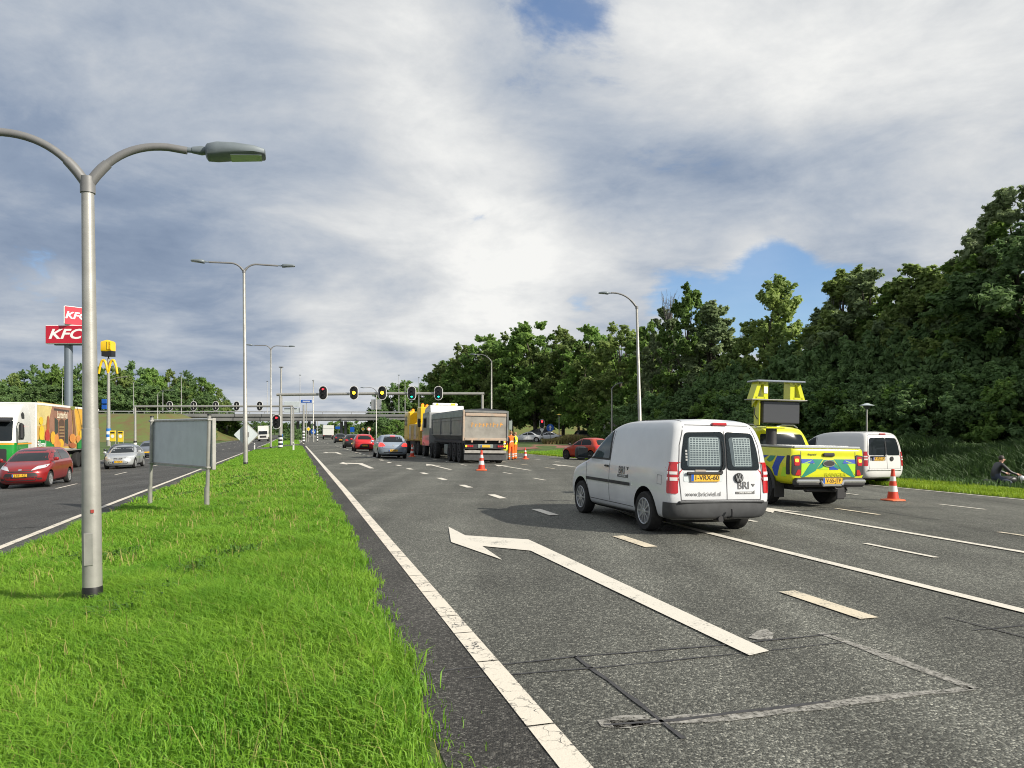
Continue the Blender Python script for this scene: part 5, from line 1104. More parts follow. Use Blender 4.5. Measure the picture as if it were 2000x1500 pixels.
def car(name, label, m, base=HAT, L=None, Wd=None, Ht=None, tail=M_TAIL, rimm=None, plf=None, plb=None, style=None, cat='car', group=None, spokes=8, head=True):
    K = np.array(base, float); hl0 = {id(HAT): (3.99, 1.724, 1.455), id(MPV): (4.05, 1.744, 1.615), id(SED): (4.57, 1.78, 1.43)}[id(base)]
    kx, kw, kz = (L or hl0[0]) / hl0[0], (Wd or hl0[1]) / hl0[1], (Ht or hl0[2]) / hl0[2]
    K[:, [0, 2, 5, 6]] *= kx; K[:, [1, 3]] *= kz; K[:, 4] *= kw
    o = thing(name, label, cat, group=group); hl = Hull(K, 4, .03); bv = hl.bvh
    ax = (1.27 if base is not SED else 1.42) * kx; r = .30 if base is HAT else .315
    body = hl.build('body', m, o, [(ax, r + .01, r + .065, .56 * kw, 1.3), (-ax, r + .01, r + .065, .56 * kw, 1.3)], M_UNDER)
    for x in (ax, -ax):
        for sd in (1, -1): wheel(o, x, sd * (.765 * kw), r, .19, spokes, rimm)
    def S(p): return [(a * kx, b * kz) for a, b in p]
    def Y(p): return [(a * kw, b * kz) for a, b in p]
    if base is HAT: sw = ([(.80, .955), (.40, 1.16), (.06, 1.315), (-.22, 1.345), (-.26, .965)], [(-.31, .965), (-.28, 1.345), (-.95, 1.33), (-1.22, 1.20), (-1.32, 1.04), (-1.25, .985)]); ws = [(-.66, .975), (.66, .975), (.54, 1.345), (-.54, 1.345)]; rw = [(-.60, 1.0), (.60, 1.0), (.50, 1.33), (-.50, 1.33)]; tl = [(.47, .76), (.84, .72), (.83, .96), (.60, .94)]; hd = [(.40, .60), (.80, .68), (.83, .80), (.50, .76)]
    elif base is MPV: sw = ([(1.02, 1.06), (.62, 1.27), (.20, 1.46), (-.20, 1.50), (-.24, 1.07)], [(-.29, 1.07), (-.26, 1.50), (-1.10, 1.47), (-1.42, 1.32), (-1.50, 1.10)]); ws = [(-.68, 1.06), (.68, 1.06), (.55, 1.50), (-.55, 1.50)]; rw = [(-.60, 1.08), (.60, 1.08), (.52, 1.46), (-.52, 1.46)]; tl = [(.58, .80), (.85, .78), (.84, 1.12), (.66, 1.10)]; hd = [(.36, .70), (.78, .80), (.83, .93), (.52, .87)]
    else: sw = ([(.88, .935), (.46, 1.13), (.10, 1.28), (-.16, 1.32), (-.20, .95)], [(-.25, .95), (-.21, 1.32), (-.62, 1.30), (-.98, 1.15), (-1.18, .985)]); ws = [(-.68, .95), (.68, .95), (.56, 1.31), (-.56, 1.31)]; rw = [(-.62, 1.0), (.62, 1.0), (.52, 1.31), (-.52, 1.31)]; tl = [(.50, .72), (.86, .70), (.86, .86), (.55, .86)]; hd = [(.42, .58), (.82, .64), (.84, .74), (.5, .70)]
    for side in 'LR':
        for w in sw: patch('side_window', bv, side, rpoly(S(w), .05), M_GLASS, o, .006, .10)
        seam('door_gap', bv, side, S([(sw[0][-1][0] - .02, .92), (sw[0][-1][0] - .02, .32)]), .012, o); seam('door_gap', bv, side, S([(sw[0][0][0] + .06, .9), (sw[0][0][0] - .02, .5), (sw[0][0][0] - .02, .3)]), .012, o)
        seam('sill_trim', bv, side, S([(.85, .235), (-.85, .235)]), .07, o, M_TRIM, .008); seam('door_handle', bv, side, S([(-.05, .83), (-.2, .83)]), .03, o, m, .02)
    patch('windscreen', bv, 'F', rpoly(Y(ws), .06), M_GLASS, o, .006, .1); patch('rear_window', bv, 'B', rpoly(Y(rw), .07), M_GLASS, o, .006, .1)
    for sd in (1, -1):
        q = lambda P: rpoly([(sd * a, b) for a, b in Y(P)][::sd], .03)
        patch('tail_light', bv, 'B', q(tl), tail, o, .010, .06)
        if head: patch('headlight', bv, 'F', q(hd), M_HEAD, o, .009, .06)
        mb = MB(); ell(mb, (sw[0][0][0] * kx - .06, sd * (.93 * kw + .05), (sw[0][0][1] + .06) * kz), (.06, .10, .075), 12, 6, 2.8); mb.box((sw[0][0][0] * kx - .05, sd * (.86 * kw), sw[0][0][1] * kz), (.06, .14, .04)); mb.build('mirror', m if style != 'blackmirror' else M_TRIM, o, 50)
    patch('lower_grille', bv, 'F', rpoly(Y([(-.50, .30), (.50, .30), (.58, .44), (-.58, .44)]), .04), M_TRIM, o, .006, .12)
    patch('rear_valance', bv, 'B', rpoly(Y([(-.60, .24), (.60, .24), (.55, .40), (-.55, .40)]), .05), M_TRIM, o, .006, .12)
    if plf is not None: plate(o, bv, 'F', 0, (.52 if base is MPV else .45) * kz, plf)
    if plb is not None: plate(o, bv, 'B', 0, .50 * kz if style != 'highplate' else .62 * kz, plb)
    seam('boot_gap', bv, 'B', Y([(-.62, .62), (-.66, .9)]), .012, o); seam('boot_gap', bv, 'B', Y([(.62, .62), (.66, .9)]), .012, o); seam('boot_gap', bv, 'B', Y([(-.62, .60), (.62, .60)]), .012, o); seam('bonnet_gap', bv, 'F', Y([(-.72, .70 if base is HAT else .76), (0, .68 if base is HAT else .74), (.72, .70 if base is HAT else .76)]), .012, o)
    MB().box((0, 0, .2), ((L or hl0[0]) * .8, 1.2, .1)).build('underbody', M_UNDER, o)
    o['ax'] = ax; return o, hl
C = lambda n, c, **k: paint('paint_' + n, c, **k)
def front_of(o, px, py, L, hd=RZ + math.pi): set_on_road(o, px, py, L / 2, 0, hd)
# red people carrier, oncoming
c1, h1 = car('red_car', 'dark red people carrier oncoming at the left edge', C('red', (.26, .012, .014), metal=.25), MPV, 4.08, 1.76, 1.60, plf='J-581-RZ', spokes=10)
set_on_road(c1, 100, 950, c1['ax'], .86, RZ + math.pi)
patch('grille', h1.bvh, 'F', rpoly([(-.60, .46), (.60, .46), (.52, .60), (-.52, .60)], .05), M_TRIM, c1, .008, .1); patch('grille', h1.bvh, 'F', rpoly([(-.45, .64), (.45, .64), (.40, .69), (-.40, .69)], .02), M_TRIM, c1, .008, .1)
patch('badge', h1.bvh, 'F', [(.07 * math.cos(a), .735 + .03 * math.sin(a)) for a in np.linspace(0, 2 * math.pi, 14)[:-1]], M_CHROME, c1, .012, .1)
for sd in (1, -1): patch('fog_light', h1.bvh, 'F', rpoly([(sd * .64 - .07, .33), (sd * .64 + .07, .33), (sd * .64 + .07, .40), (sd * .64 - .07, .40)], .03), M_TRIM, c1, .007, .1)
# silver hatchback, oncoming
c2, h2 = car('silver_car', 'silver hatchback oncoming behind the red car', C('silver', (.50, .52, .53), metal=.5), HAT, 3.98, 1.70, 1.44, plf='02-NLR-9', spokes=7)
set_on_road(c2, 265, 914, c2['ax'], .83, RZ + math.pi)
for sd in (1, -1): seam('bonnet_crease', h2.bvh, 'F', [(sd * .16, .52), (sd * .30, .70)], .03, c2, M_CHROME, .012)
patch('grille', h2.bvh, 'F', rpoly([(-.22, .55), (.22, .55), (.26, .66), (-.26, .66)], .03), M_TRIM, c2, .008, .1)
patch('badge', h2.bvh, 'F', [(.06 * math.cos(a), .61 + .05 * math.sin(a)) for a in np.linspace(0, 2 * math.pi, 14)[:-1]], M_CHROME, c2, .012, .1)
c3, _ = car('dark_car', 'dark grey car half hidden behind the oncoming silver hatchback', C('darkgrey', (.06, .065, .07), metal=.4), HAT, 4.2, 1.75, 1.46, plf=''); front_of(c3, 226, 905, 4.2)
c4, _ = car('grey_car', 'blue-grey car oncoming beside the big grey board', C('bluegrey', (.17, .19, .22), metal=.4), MPV, 4.3, 1.78, 1.58, plf='', spokes=6); front_of(c4, 287, 894, 4.3)
# queue going away
c5, h5 = car('silver_blue_car', 'silver-blue hatchback with brake lights on, last in the queue', C('silverblue', (.33, .39, .47), metal=.5), HAT, 4.06, 1.76, 1.46, M_TAILON, plb='58-JHB-7', style='highlow', spokes=10); set_on_road(c5, 768, 896, -2.0, 0)
patch('badge', h5.bvh, 'B', [(.06 * math.cos(a), .80 + .06 * math.sin(a)) for a in np.linspace(0, 2 * math.pi, 14)[:-1]], M_CHROME, c5, .012, .1); MB().box((-1.53, 0, 1.375), (.05, .3, .03)).build('brake_light', M_TAILON, c5)
c6, h6 = car('red_hatchback', 'small bright red hatchback waiting in the queue', C('brightred', (.52, .015, .02)), HAT, 3.5, 1.64, 1.47, M_TAIL, plb='XX-512-K', rimm=M_RIMD); set_on_road(c6, 712, 882, -1.75, 0)
patch('lower_panel', h6.bvh, 'B', rpoly([(-.42, .30), (.42, .30), (.34, .60), (-.34, .60)], .04), M_TRIM, c6, .008, .1)
c7, _ = car('black_car', 'black car just left of the red hatchback in the queue', C('black', (.015, .016, .018)), HAT, 3.9, 1.7, 1.44, M_TAIL, plb='', rimm=M_RIMD); set_on_road(c7, 690, 876, -1.9, 0)
c8, _ = car('black_car', 'black car farther ahead, leftmost of the queue', C('black2', (.02, .022, .025)), HAT, 4.1, 1.75, 1.5, M_TAIL, plb=''); set_on_road(c8, 665, 865.5, -2.0, 0)
# right side
c9, h9 = car('red_city_car', 'small orange-red city car beyond the near van, turned aside', C('orangered', (.42, .035, .012)), HAT, 3.43, 1.63, 1.47, M_TAIL, rimm=M_RIMD, plb='', style='blackmirror'); set_on_road(c9, 1105, 897, c9['ax'], .80, math.radians(90 + 42))
c10, _ = car('white_saloon', 'white saloon waiting on the side street near the workers', C('white1', (.74, .75, .76)), SED, 4.57, 1.8, 1.43, rimm=M_RIM); set_on_road(c10, 1030, 0, 0, 0, math.radians(172), G=Vector((2.0, 100, 0)))
c11, _ = car('white_saloon', 'second white car mostly hidden by the weeds', C('white2', (.70, .71, .72)), SED, 4.5, 1.8, 1.43); set_on_road(c11, 0, 0, 0, 0, math.radians(176), G=Vector((4.9, 103.5, 0)))
c12, _ = car('dark_van', 'dark people carrier behind the white saloons', C('dark12', (.03, .04, .045)), MPV, 4.9, 1.9, 1.95); set_on_road(c12, 0, 0, 0, 0, math.radians(182), G=Vector((3.6, 108, 0)))
c13, _ = car('dark_suv', 'dark grey car behind the weeds, driving off to the right', C('dark13', (.07, .075, .08), metal=.4), MPV, 4.3, 1.8, 1.62); set_on_road(c13, 0, 0, 0, 0, math.radians(8), G=Vector((10.9, 104, 0)))
c14, h14 = car('yellow_car', 'yellow-green patrol car mostly hidden behind the tipper trailer', C('yellowgreen', (.62, .66, .02)), MPV, 4.4, 1.84, 1.62, M_TAIL, plb=''); set_on_road(c14, 972, 888, -2.2, 0)

# ---- traffic officer's pickup with message sign
M_YG = paint('pickup_yellow', (.60, .62, .01)); M_CBLU = mat('chevron_blue', (.012, .06, .36), .4); M_CGRN = mat('chevron_green', (.02, .22, .14), .4); M_LIME = mat('chevron_lime', (.36, .62, .02), .4)
PK = [(2.4, .50, -2.45, .52, .80, .4, .15, 2.5, 4), (2.62, .58, -2.60, .58, .90, .5, .12, 2.6, 6), (2.68, .72, -2.64, .72, .945, .55, .10, 2.6, 7), (2.68, .90, -2.64, .90, .95, .55, .10, 2.6, 7), (2.62, 1.05, -2.62, 1.03, .945, .6, .10, 2.5, 7), (2.35, 1.14, -2.62, 1.10, .935, .65, .10, 2.4, 7), (1.6, 1.18, -2.60, 1.17, .92, .5, .10, 2.6, 7), (1.40, 1.19, -2.57, 1.18, .90, .4, .1, 2.8, 6)]
CB = [(1.45, 1.10, -1.05, 1.10, .90, .45, .25, 2.8, 4), (1.30, 1.18, -1.05, 1.18, .885, .42, .25, 2.8, 4), (.95, 1.42, -1.00, 1.42, .80, .36, .24, 2.8, 4), (.60, 1.64, -.93, 1.64, .72, .34, .24, 2.8, 3.6), (.30, 1.76, -.86, 1.76, .66, .34, .24, 2.6, 3), (.05, 1.81, -.75, 1.81, .56, .3, .24, 2.4, 2.6)]
pk = thing('pickup_truck', 'bright yellow patrol pickup with blue-green chevrons and a raised sign', 'pickup'); hp = Hull(PK, 4, .01); hc = Hull(CB, 4, .03)
hp.build('body', M_YG, pk, [(1.73, .40, .47, .62, 1.4), (-1.54, .40, .47, .62, 1.4)], M_UNDER); hc.build('cab', M_YG, pk)
for x in (1.73, -1.54):
    for sd in (1, -1):
        wheel(pk, x, sd * .80, .395, .26, 6, M_RIMD)
        n = 14; mb = MB(); pts = [(x + .50 * math.cos(math.pi * i / n), sd * .955, .40 + .50 * math.sin(math.pi * i / n)) for i in range(n + 1)]; mb.tube(pts, .045, 8); mb.build('arch_flare', M_TRIM, pk, 50)
        MB().box((x - .50, sd * .83, .38), (.02, .26, .36), 0, .008).build('mud_flap', M_TRIM, pk)
B_ = hp.bvh
def chev(pts, m_): patch('chevron', B_, 'B', pts, m_, pk, .006, .15)
for sd in (1, -1):
    f_ = lambda p: [(sd * a, b) for a, b in p][::sd]
    chev(f_([(.70, .975), (.42, .975), (.36, .90), (.70, .90)]), M_CBLU); chev(f_([(.40, .975), (.14, .975), (.34, .77), (.62, .66), (.70, .66)]), M_CGRN)
    chev(f_([(.44, .955), (.70, .89), (.70, .70), (.60, .77)]), M_LIME); chev(f_([(.12, .965), (.02, .965), (.02, .93), (.16, .82), (.30, .80)]), M_CGRN); chev(f_([(.02, .91), (.02, .79), (.26, .79), (.12, .85)]), M_LIME if sd > 0 else M_CBLU)
    q = patch('tail_light', B_, 'B', rpoly(f_([(.715, .68), (.935, .70), (.93, 1.04), (.715, 1.06)]), .04), M_TRIM, pk, .014, .05); patch('tail_lens', B_, 'B', rpoly(f_([(.75, .86), (.88, .86), (.88, 1.02), (.75, 1.03)]), .03), M_TAIL, q, .020, .06); patch('tail_lens', B_, 'B', rpoly(f_([(.73, .69), (.86, .69), (.80, .79), (.73, .79)]), .02), M_TAIL, q, .020, .06)
    patch('indicator', B_, 'B', rpoly(f_([(.78, .92), (.86, .92), (.86, .98), (.78, .98)]), .02), M_ORNG, q, .026, .06)
    S_ = 'L' if sd > 0 else 'R'
    patch('tail_light', B_, S_, rpoly([(-2.58, .70), (-2.45, .70), (-2.47, 1.04), (-2.57, 1.04)], .03), M_TRIM, pk, .012, .05)
    for P, m_ in (([(-2.40, 1.02), (-2.12, 1.02), (-1.94, .80), (-2.02, .66), (-2.12, .66), (-2.22, .86)], M_CBLU), ([(-2.06, 1.02), (-1.86, 1.02), (-1.72, .93), (-1.84, .90), (-1.96, .93)], M_CGRN), ([(-1.80, 1.02), (-1.45, 1.02), (-1.30, .95), (-1.55, .94)], M_CBLU), ([(-2.44, .66), (-2.24, .66), (-2.34, .83), (-2.44, .83)], M_LIME), ([(-.9, .62), (.6, .62), (.4, .86), (-.7, .86)], M_CBLU), ([(-.6, .88), (.3, .88), (.1, 1.02), (-.4, 1.02)], M_CGRN), ([(.7, .62), (1.1, .62), (1.0, .9), (.6, .9)], M_LIME), ([(-1.40, 1.12), (-1.15, 1.12), (-1.2, 1.16), (-1.42, 1.16)], M_CBLU)):
        patch('chevron', B_, S_, P, m_, pk, .006, .15)
    for w in ([(1.0, 1.20), (.66, 1.44), (.32, 1.66), (.14, 1.68), (.10, 1.20)], [(.05, 1.20), (.09, 1.68), (-.55, 1.66), (-.74, 1.22)]): patch('side_window', hc.bvh, S_, rpoly(w, .05), M_GLASS, pk, .006, .1)
    mb = MB(); ell(mb, (.95, sd * 1.06, 1.28), (.07, .12, .12), 12, 6, 3); mb.box((.92, sd * .93, 1.22), (.06, .14, .05)); mb.build('mirror', M_YG, pk, 50)
    MB().tube([(.2, sd * .60, 1.83), (-.1, sd * .60, 1.87), (-.6, sd * .58, 1.86), (-.75, sd * .57, 1.80)], .018, 8).build('roof_rail', M_GALV, pk)
    MB().tube([(-1.2, sd * .86, 1.22), (-2.55, sd * .86, 1.205)], .03, 8).build('bed_rail', M_GALV, pk)
    seam('bed_gap', B_, S_, [(-1.1, 1.16), (-1.1, .62)], .02, pk); 
patch('rear_window', hc.bvh, 'B', rpoly([(-.68, 1.22), (.68, 1.22), (.58, 1.64), (-.58, 1.64)], .06), M_GLASS, pk, .006, .1); patch('windscreen', hc.bvh, 'F', rpoly([(-.72, 1.20), (.72, 1.20), (.60, 1.66), (-.60, 1.66)], .06), M_GLASS, pk, .006, .1)
seam('tailgate_gap', B_, 'B', [(.705, .60), (.705, 1.12)], .016, pk); seam('tailgate_gap', B_, 'B', [(-.705, .60), (-.705, 1.12)], .016, pk); seam('tailgate_crease', B_, 'B', [(-.69, .655), (.69, .655)], .012, pk)
MB().box((-2.645, 0, 1.06), (.04, .30, .07), 0, .02).build('tailgate_handle', M_TRIM, pk)
cc = project(B_, 'B', [(0, .90)], .01)[0]; e1 = MB().prism([(.155 * math.cos(a), .062 * math.sin(a)) for a in np.linspace(0, 2 * math.pi, 25)[:-1]], cc, (0, -1, 0), (0, 0, 1), (-.012, 0, 0)).build('badge', M_CHROME, pk); MB().prism([(.135 * math.cos(a), .045 * math.sin(a)) for a in np.linspace(0, 2 * math.pi, 25)[:-1]], cc + Vector((-.013, 0, 0)), (0, -1, 0), (0, 0, 1), (-.004, 0, 0)).build('badge_face', M_TRIM, e1)
lettering_on('RANGER', .085, mat('emboss_yellow', (.45, .46, .01), .4), pk, B_, 'B', (-.18, .70), .002, 0, 1.7, .010); lettering_on('flexpand.nl', .05, M_LETB, pk, B_, 'B', (.42, 1.06), .001, 0, 1.0, .010)
MB().box((-1.83, 0, 1.205), (1.56, 1.72, .05), 0, .015).build('bed_cover', mat('aluminium', (.55, .56, .57), .35, .6, var=.15), pk)
for i in range(3): MB().box((-1.4 - .42 * i, 0, 1.236), (.03, 1.66, .014)).build('cover_rib', MATS['aluminium'], pk)
# bumper with chrome steps, plate, tow bar
mb = MB(); mb.box((-2.66, 0, .56), (.20, 1.80, .17), 0, .05); mb.build('rear_bumper', M_TRIM, pk, 40); MB().box((-2.765, 0, .515), (.04, .50, .05), 0, .012).build('chrome_step', M_CHROME, pk)
for sd in (1, -1): MB().box((-2.745, sd * .60, .585), (.06, .58, .07), 0, .02).build('chrome_step', M_CHROME, pk); MB().tube([(-2.77, sd * .30, .60), (-2.78, sd * .24, .52)], .028, 8).build('chrome_bend', M_CHROME, pk)
pp = BVHTree.FromPolygons([(-2.765, -1, .3), (-2.765, 1, .3), (-2.765, 1, .9), (-2.765, -1, .9)], [[0, 1, 2, 3]]); plate(pk, pp, 'B', 0, .60, 'V-55-JTP', .50, .11, off=.01)
MB().box((-2.55, 0, .40), (.12, 1.1, .09), 0, .03).tube([(-2.6, -.05, .42), (-2.80, -.05, .40), (-2.83, -.05, .46)], .03, 8).box((-2.68, -.28, .33), (.05, .22, .26), 0, .02).build('tow_bar', M_TRIM, pk)
MB().box((0, 0, .45), (4.6, 1.3, .14), 0, .03).build('underbody', M_UNDER, pk)
# message sign on its mast
M_LEDP = mat('led_panel', (.045, .048, .055), .35, 0, .3, var=.3, vscale=90)
MB().tube([(-1.38, .60, 1.15), (-1.38, .60, 1.81)], .125, 16).build('sign_mast', M_TRIM, pk, 40)
SR = thing('message_sign', 'x', 'x'); SR.name = 'message_sign'; SR.parent = pk; SR.scale = (.80, .80, .80); SR.location = (-1.38, .64, 1.73); SR.rotation_euler = (0, 0, math.radians(-3))
for k_ in ('label', 'category'): del SR[k_]
mb = MB().box((0, -.03, .06), (.5, .62, .05), 0, .015); mb.build('sign_base', M_YG, SR)
mb = MB().box((.05, .40, .55), (.30, .05, .86), 0, .02); mb.prism([(-.15, .0), (.15, .0), (.15, -.28)], (.05, .45, .95), (1, 0, 0), (0, 0, 1), (0, .04, 0)); mb.build('side_plate', M_YG, SR)
MB().box((0, -.32, .52), (.14, 1.22, .66), 0, .02).build('screen_frame', M_TRIM, SR); MB().box((-.072, -.32, .52), (.01, 1.16, .60)).build('screen', M_LEDP, SR)
MB().box((0, -.18, .88), (.42, 1.82, .03), 0, .008).build('shelf', M_GALV, SR); MB().box((0, -.18, 1.42), (.62, 1.55, .05), 0, .012).build('solar_roof', mat('solar_panel', (.30, .33, .38), .15, .3, .5), SR)
for sd in (1, -1):
    yo = -.18 + sd * .62; outer = [(sd * .20, -.24), (-sd * .04, .25), (-sd * .22, .25), (-sd * .22, -.24)]
    # frame with an opening, made of bars
    MB().prism([(sd * .23, -.25), (sd * .10, -.25), (-sd * .06, .25), (sd * .06, .25)], (-.17, yo, 1.145), (0, 1, 0), (0, 0, 1), (.34, 0, 0)).build('frame_leg', M_YG, SR)
    MB().prism([(-sd * .26, -.25), (-sd * .12, -.25), (-sd * .12, .25), (-sd * .26, .25)], (-.17, yo, 1.145), (0, 1, 0), (0, 0, 1), (.34, 0, 0)).build('frame_leg', M_YG, SR)
    MB().box((0, yo - sd * .06, 1.36), (.34, .22, .07)).box((0, yo, 0.93), (.34, .30, .06)).build('frame_bar', M_YG, SR)
MB().box((-.18, .26, 1.16), (.012, .12, .20)).build('warning_label', M_WHT, SR); MB().tube([(-.05, .44, .30), (-.02, .52, .45), (.0, .50, .65)], .015, 6).build('cable', M_BLK, SR)
def lift(o_):
    if o_.type == 'MESH':
        for v_ in o_.data.vertices: v_.co.z += .14 * sm(.42, 1.2, v_.co.z)
    for c_ in o_.children: lift(c_)
for ch in pk.children:
    if ch.name.split('.')[0] not in ('wheel', 'arch_flare', 'cab', 'side_window', 'rear_window', 'windscreen', 'mirror', 'roof_rail', 'message_sign', 'sign_mast', 'mud_flap'): lift(ch)
set_on_road(pk, 1489, 984, -1.54, .92, RZ - math.radians(1.5))
# ------------------------------------------------------------------ lorries
M_DGREY = mat('tipper_dark', (.115, .125, .13), .45, .2, .2, var=.6, vscale=1.3, dark=(.24, .235, .22)); M_SAGE = mat('tipper_sage', (.24, .28, .26), .5, .2, var=.2, vscale=2)
M_DUST = mat('tailgate_dust', (.29, .275, .245), .8, var=.6, vscale=1.1, bump=.2, bscale=6, dark=(.17, .16, .145)); M_RUST = mat('tailgate_rust', (.42, .31, .23), .7, var=.5, vscale=4, dark=(.30, .27, .23)); M_CHAS = mat('chassis_black', (.02, .021, .024), .6, var=.4, vscale=3)
M_OWRIT = mat('worn_orange', (.62, .30, .07), .8, var=.7, vscale=7, dark=(.28, .2, .12)); M_CABG = paint('cab_grey', (.25, .26, .26)); M_CABW = paint('cab_white', (.6, .61, .61))
M_YELT = paint('recovery_yellow', (.78, .50, .01)); M_OCH = mat('recovery_ochre', (.50, .34, .06), .5, 0, .2, var=.5, vscale=2.2, dark=(.36, .22, .05)); M_ALU = mat('locker_alu', (.50, .46, .38), .35, .5, var=.3, vscale=3)
def bigwheel(o, x, y, r=.50, w=.32, dual=True):
    wheel(o, x, y, r, w, 8, M_CHAS if dual else M_RIMD, .58)
tp = thing('tipper_truck', 'long dark grey tipper lorry with a dusty tailgate', 'lorry')
# local: x forward from the tailgate, y left, origin under the rear-left corner shifted to the centre line
WT = 2.44; hw = WT / 2
MB().box((4.55, 0, 1.12), (8.9, WT - .30, .22), 0, .05).build('tub_floor', M_CHAS, tp)
v = [(x, y, z) for x in (.06, 9.0) for y, z in ((-hw + .25, 1.2), (hw - .25, 1.2), (hw, 1.5), (hw, 2.62), (-hw, 2.62), (-hw, 1.5))]
MB().add(v, [[0, 1, 2, 3, 4, 5], [11, 10, 9, 8, 7, 6]] + [[i, (i + 1) % 6, 6 + (i + 1) % 6, 6 + i] for i in range(6)]).build('tub', M_DGREY, tp)
for sd in (1, -1):
    MB().box((4.55, sd * (hw + .015), 2.62), (8.95, .07, .34), 0, .02).build('top_rail', M_SAGE, tp)
    MB().box((4.55, sd * (hw + .01), 1.50), (8.9, .06, .10), 0, .015).build('bottom_rail', M_DGREY, tp)
    for x in (.15, 3.05, 6.0, 8.9): MB().box((x, sd * (hw + .02), 2.0), (.16, .09, 1.06), 0, .02).build('side_post', M_DGREY, tp)
    for xa, xb in ((.3, 2.9), (3.2, 5.85), (6.15, 8.75)):
        MB().prism(rpoly([(xa, 1.62), (xb, 1.62), (xb, 2.22), (xa, 2.22)], .22), (0, sd * hw, 0), (1, 0, 0), (0, 0, 1), (0, sd * .018, 0)).build('side_panel', M_DGREY, tp); MB().box(((xa + xb) / 2, sd * (hw + .012), 2.34), (xb - xa, .03, .13), 0, .01).build('side_panel', M_DGREY, tp)
MB().prism([(-hw, 2.78), (hw, 2.78), (hw * .98, 2.84), (0, 2.93), (-hw * .98, 2.84)], (.1, 0, 0), (0, 1, 0), (0, 0, 1), (8.8, 0, 0)).build('tarpaulin', mat('tarp_dark', (.03, .035, .045), .6), tp)
tgt = MB().box((.0, 0, 2.0), (.10, WT - .02, 1.50), 0, .02).build('tailgate', M_DUST, tp)
for y in (hw - .02, -hw + .02): MB().box((-.05, y, 2.0), (.10, .10, 1.62), 0, .02).build('gate_post', M_DGREY if y < 0 else M_RUST, tgt)
MB().box((-.07, 0, 2.58), (.08, WT - .2, .16), 0, .02).build('gate_rail', M_RUST, tgt); MB().box((-.07, 0, 1.28), (.08, WT - .16, .14), 0, .02).build('gate_rail', M_RUST, tgt); MB().box((-.03, 0, 2.74), (.12, WT, .12), 0, .02).build('gate_rail', M_DGREY, tgt)
for y in (.75, 0, -.75): MB().box((-.09, y, 1.18), (.08, .10, .16), 0, .02).build('latch', M_RUST, tgt)
random.seed(5); yy_ = .78
for i in range(9):                        # worn, unreadable lettering
    w_ = .12 + random.random() * .06; h_ = .20 + random.random() * .10
    pts = [(0, 0), (w_ * .3, 0), (w_ * .3, h_ * .4), (w_ * .8, h_ * (.3 + .3 * random.random())), (w_, h_ * .6), (w_ * .5, h_ * .65), (w_ * .4, h_ * .85), (w_ * .9, h_), (0, h_ * (1 - .2 * random.random()))]
    MB().prism(pts, (-.052, yy_, 1.96 - .04 * random.random()), (0, -1, 0), (0, 0, 1), (-.004, 0, 0)).build('worn_lettering', M_OWRIT, tgt); yy_ -= w_ + .035
for x in (1.05, 2.35, 3.65):
    for sd in (1, -1): bigwheel(tp, x, sd * 1.04); 
for sd in (1, -1):
    for x in (1.05, 2.35, 3.65): mb = MB(); mb.tube([(x + .6 * math.cos(math.pi * i / 10), sd * 1.04, .52 + .6 * math.sin(math.pi * i / 10)) for i in range(11)], .05, 6); mb.build('mudguard', M_CHAS, tp)
    MB().box((4.5, sd * .35, .85), (8.6, .14, .30), 0, .02).build('chassis_beam', M_CHAS, tp); MB().box((5.0, sd * 1.0, .65), (.9, .25, .55), 0, .03).build('tool_box', M_CHAS if sd < 0 else M_SAGE, tp)
MB().box((-.02, 0, .90), (.06, 2.30, .26), 0, .01).build('light_bar', M_CHAS, tp); MB().box((-.08, 0, .62), (.10, 2.30, .16), 0, .02).build('rear_bumper', mat('bumper_steel', (.42, .40, .37), .45, .5, var=.3), tp); MB().box((.0, 0, .36), (.04, 2.30, .36), 0, .01).build('rear_skirt', M_BUMP, tp)
for sd in (1, -1):
    lb = MB().box((-.06, sd * .88, .92), (.04, .48, .18), 0, .01).build('tail_light', M_TRIM, tp)
    for i in range(4): MB().lathe([(.055, .0), (.05, .012), (0, .014)], (-.095, sd * (.72 + .11 * i), .92), 'x', 12).build('lens', M_TAIL if i < 3 else M_ORNG, lb)
pp = BVHTree.FromPolygons([(-.09, -1, .3), (-.09, 1, .3), (-.09, 1, 1.2), (-.09, -1, 1.2)], [[0, 1, 2, 3]]); MB().box((-.06, 0, .92), (.05, .84, .2), 0, .02).build('plate_holder', M_SAGE, tp); plate(tp, pp, 'B', 0, .92, '', .5, .12)
# tractor
MB().box((11.9, 0, .8), (4.6, 1.9, .35), 0, .04).build('tractor_frame', M_CHAS, tp)
for x in (8.1, 9.45):
    for sd in (1, -1): bigwheel(tp, x, sd * 1.04)
for sd in (1, -1): wheel(tp, 12.2, sd * 1.05, .5, .31, 8, M_RIMD, .58)
MB().prism(rpoly([(10.1, .75), (12.9, .75), (12.95, 1.9), (12.75, 2.95), (10.1, 3.0)], .15), (0, -1.2, 0), (1, 0, 0), (0, 0, 1), (0, 2.4, 0)).build('cab', M_CABG, tp, 35)
MB().prism(rpoly([(10.1, 2.9), (12.6, 2.9), (12.3, 3.25), (11.2, 3.45), (10.3, 3.45)], .12), (0, -1.12, 0), (1, 0, 0), (0, 0, 1), (0, 2.24, 0)).build('roof_fairing', M_CABW, tp, 35)
bar = MB().box((11.0, 0, 3.55), (.25, 1.7, .16), 0, .04).build('light_bar', M_WHT, tp)
for y in (-.6, -.45, .55): MB().box((10.86, y, 3.55), (.05, .14, .12), 0, .02).build('amber_lamp', M_ORNG, bar)
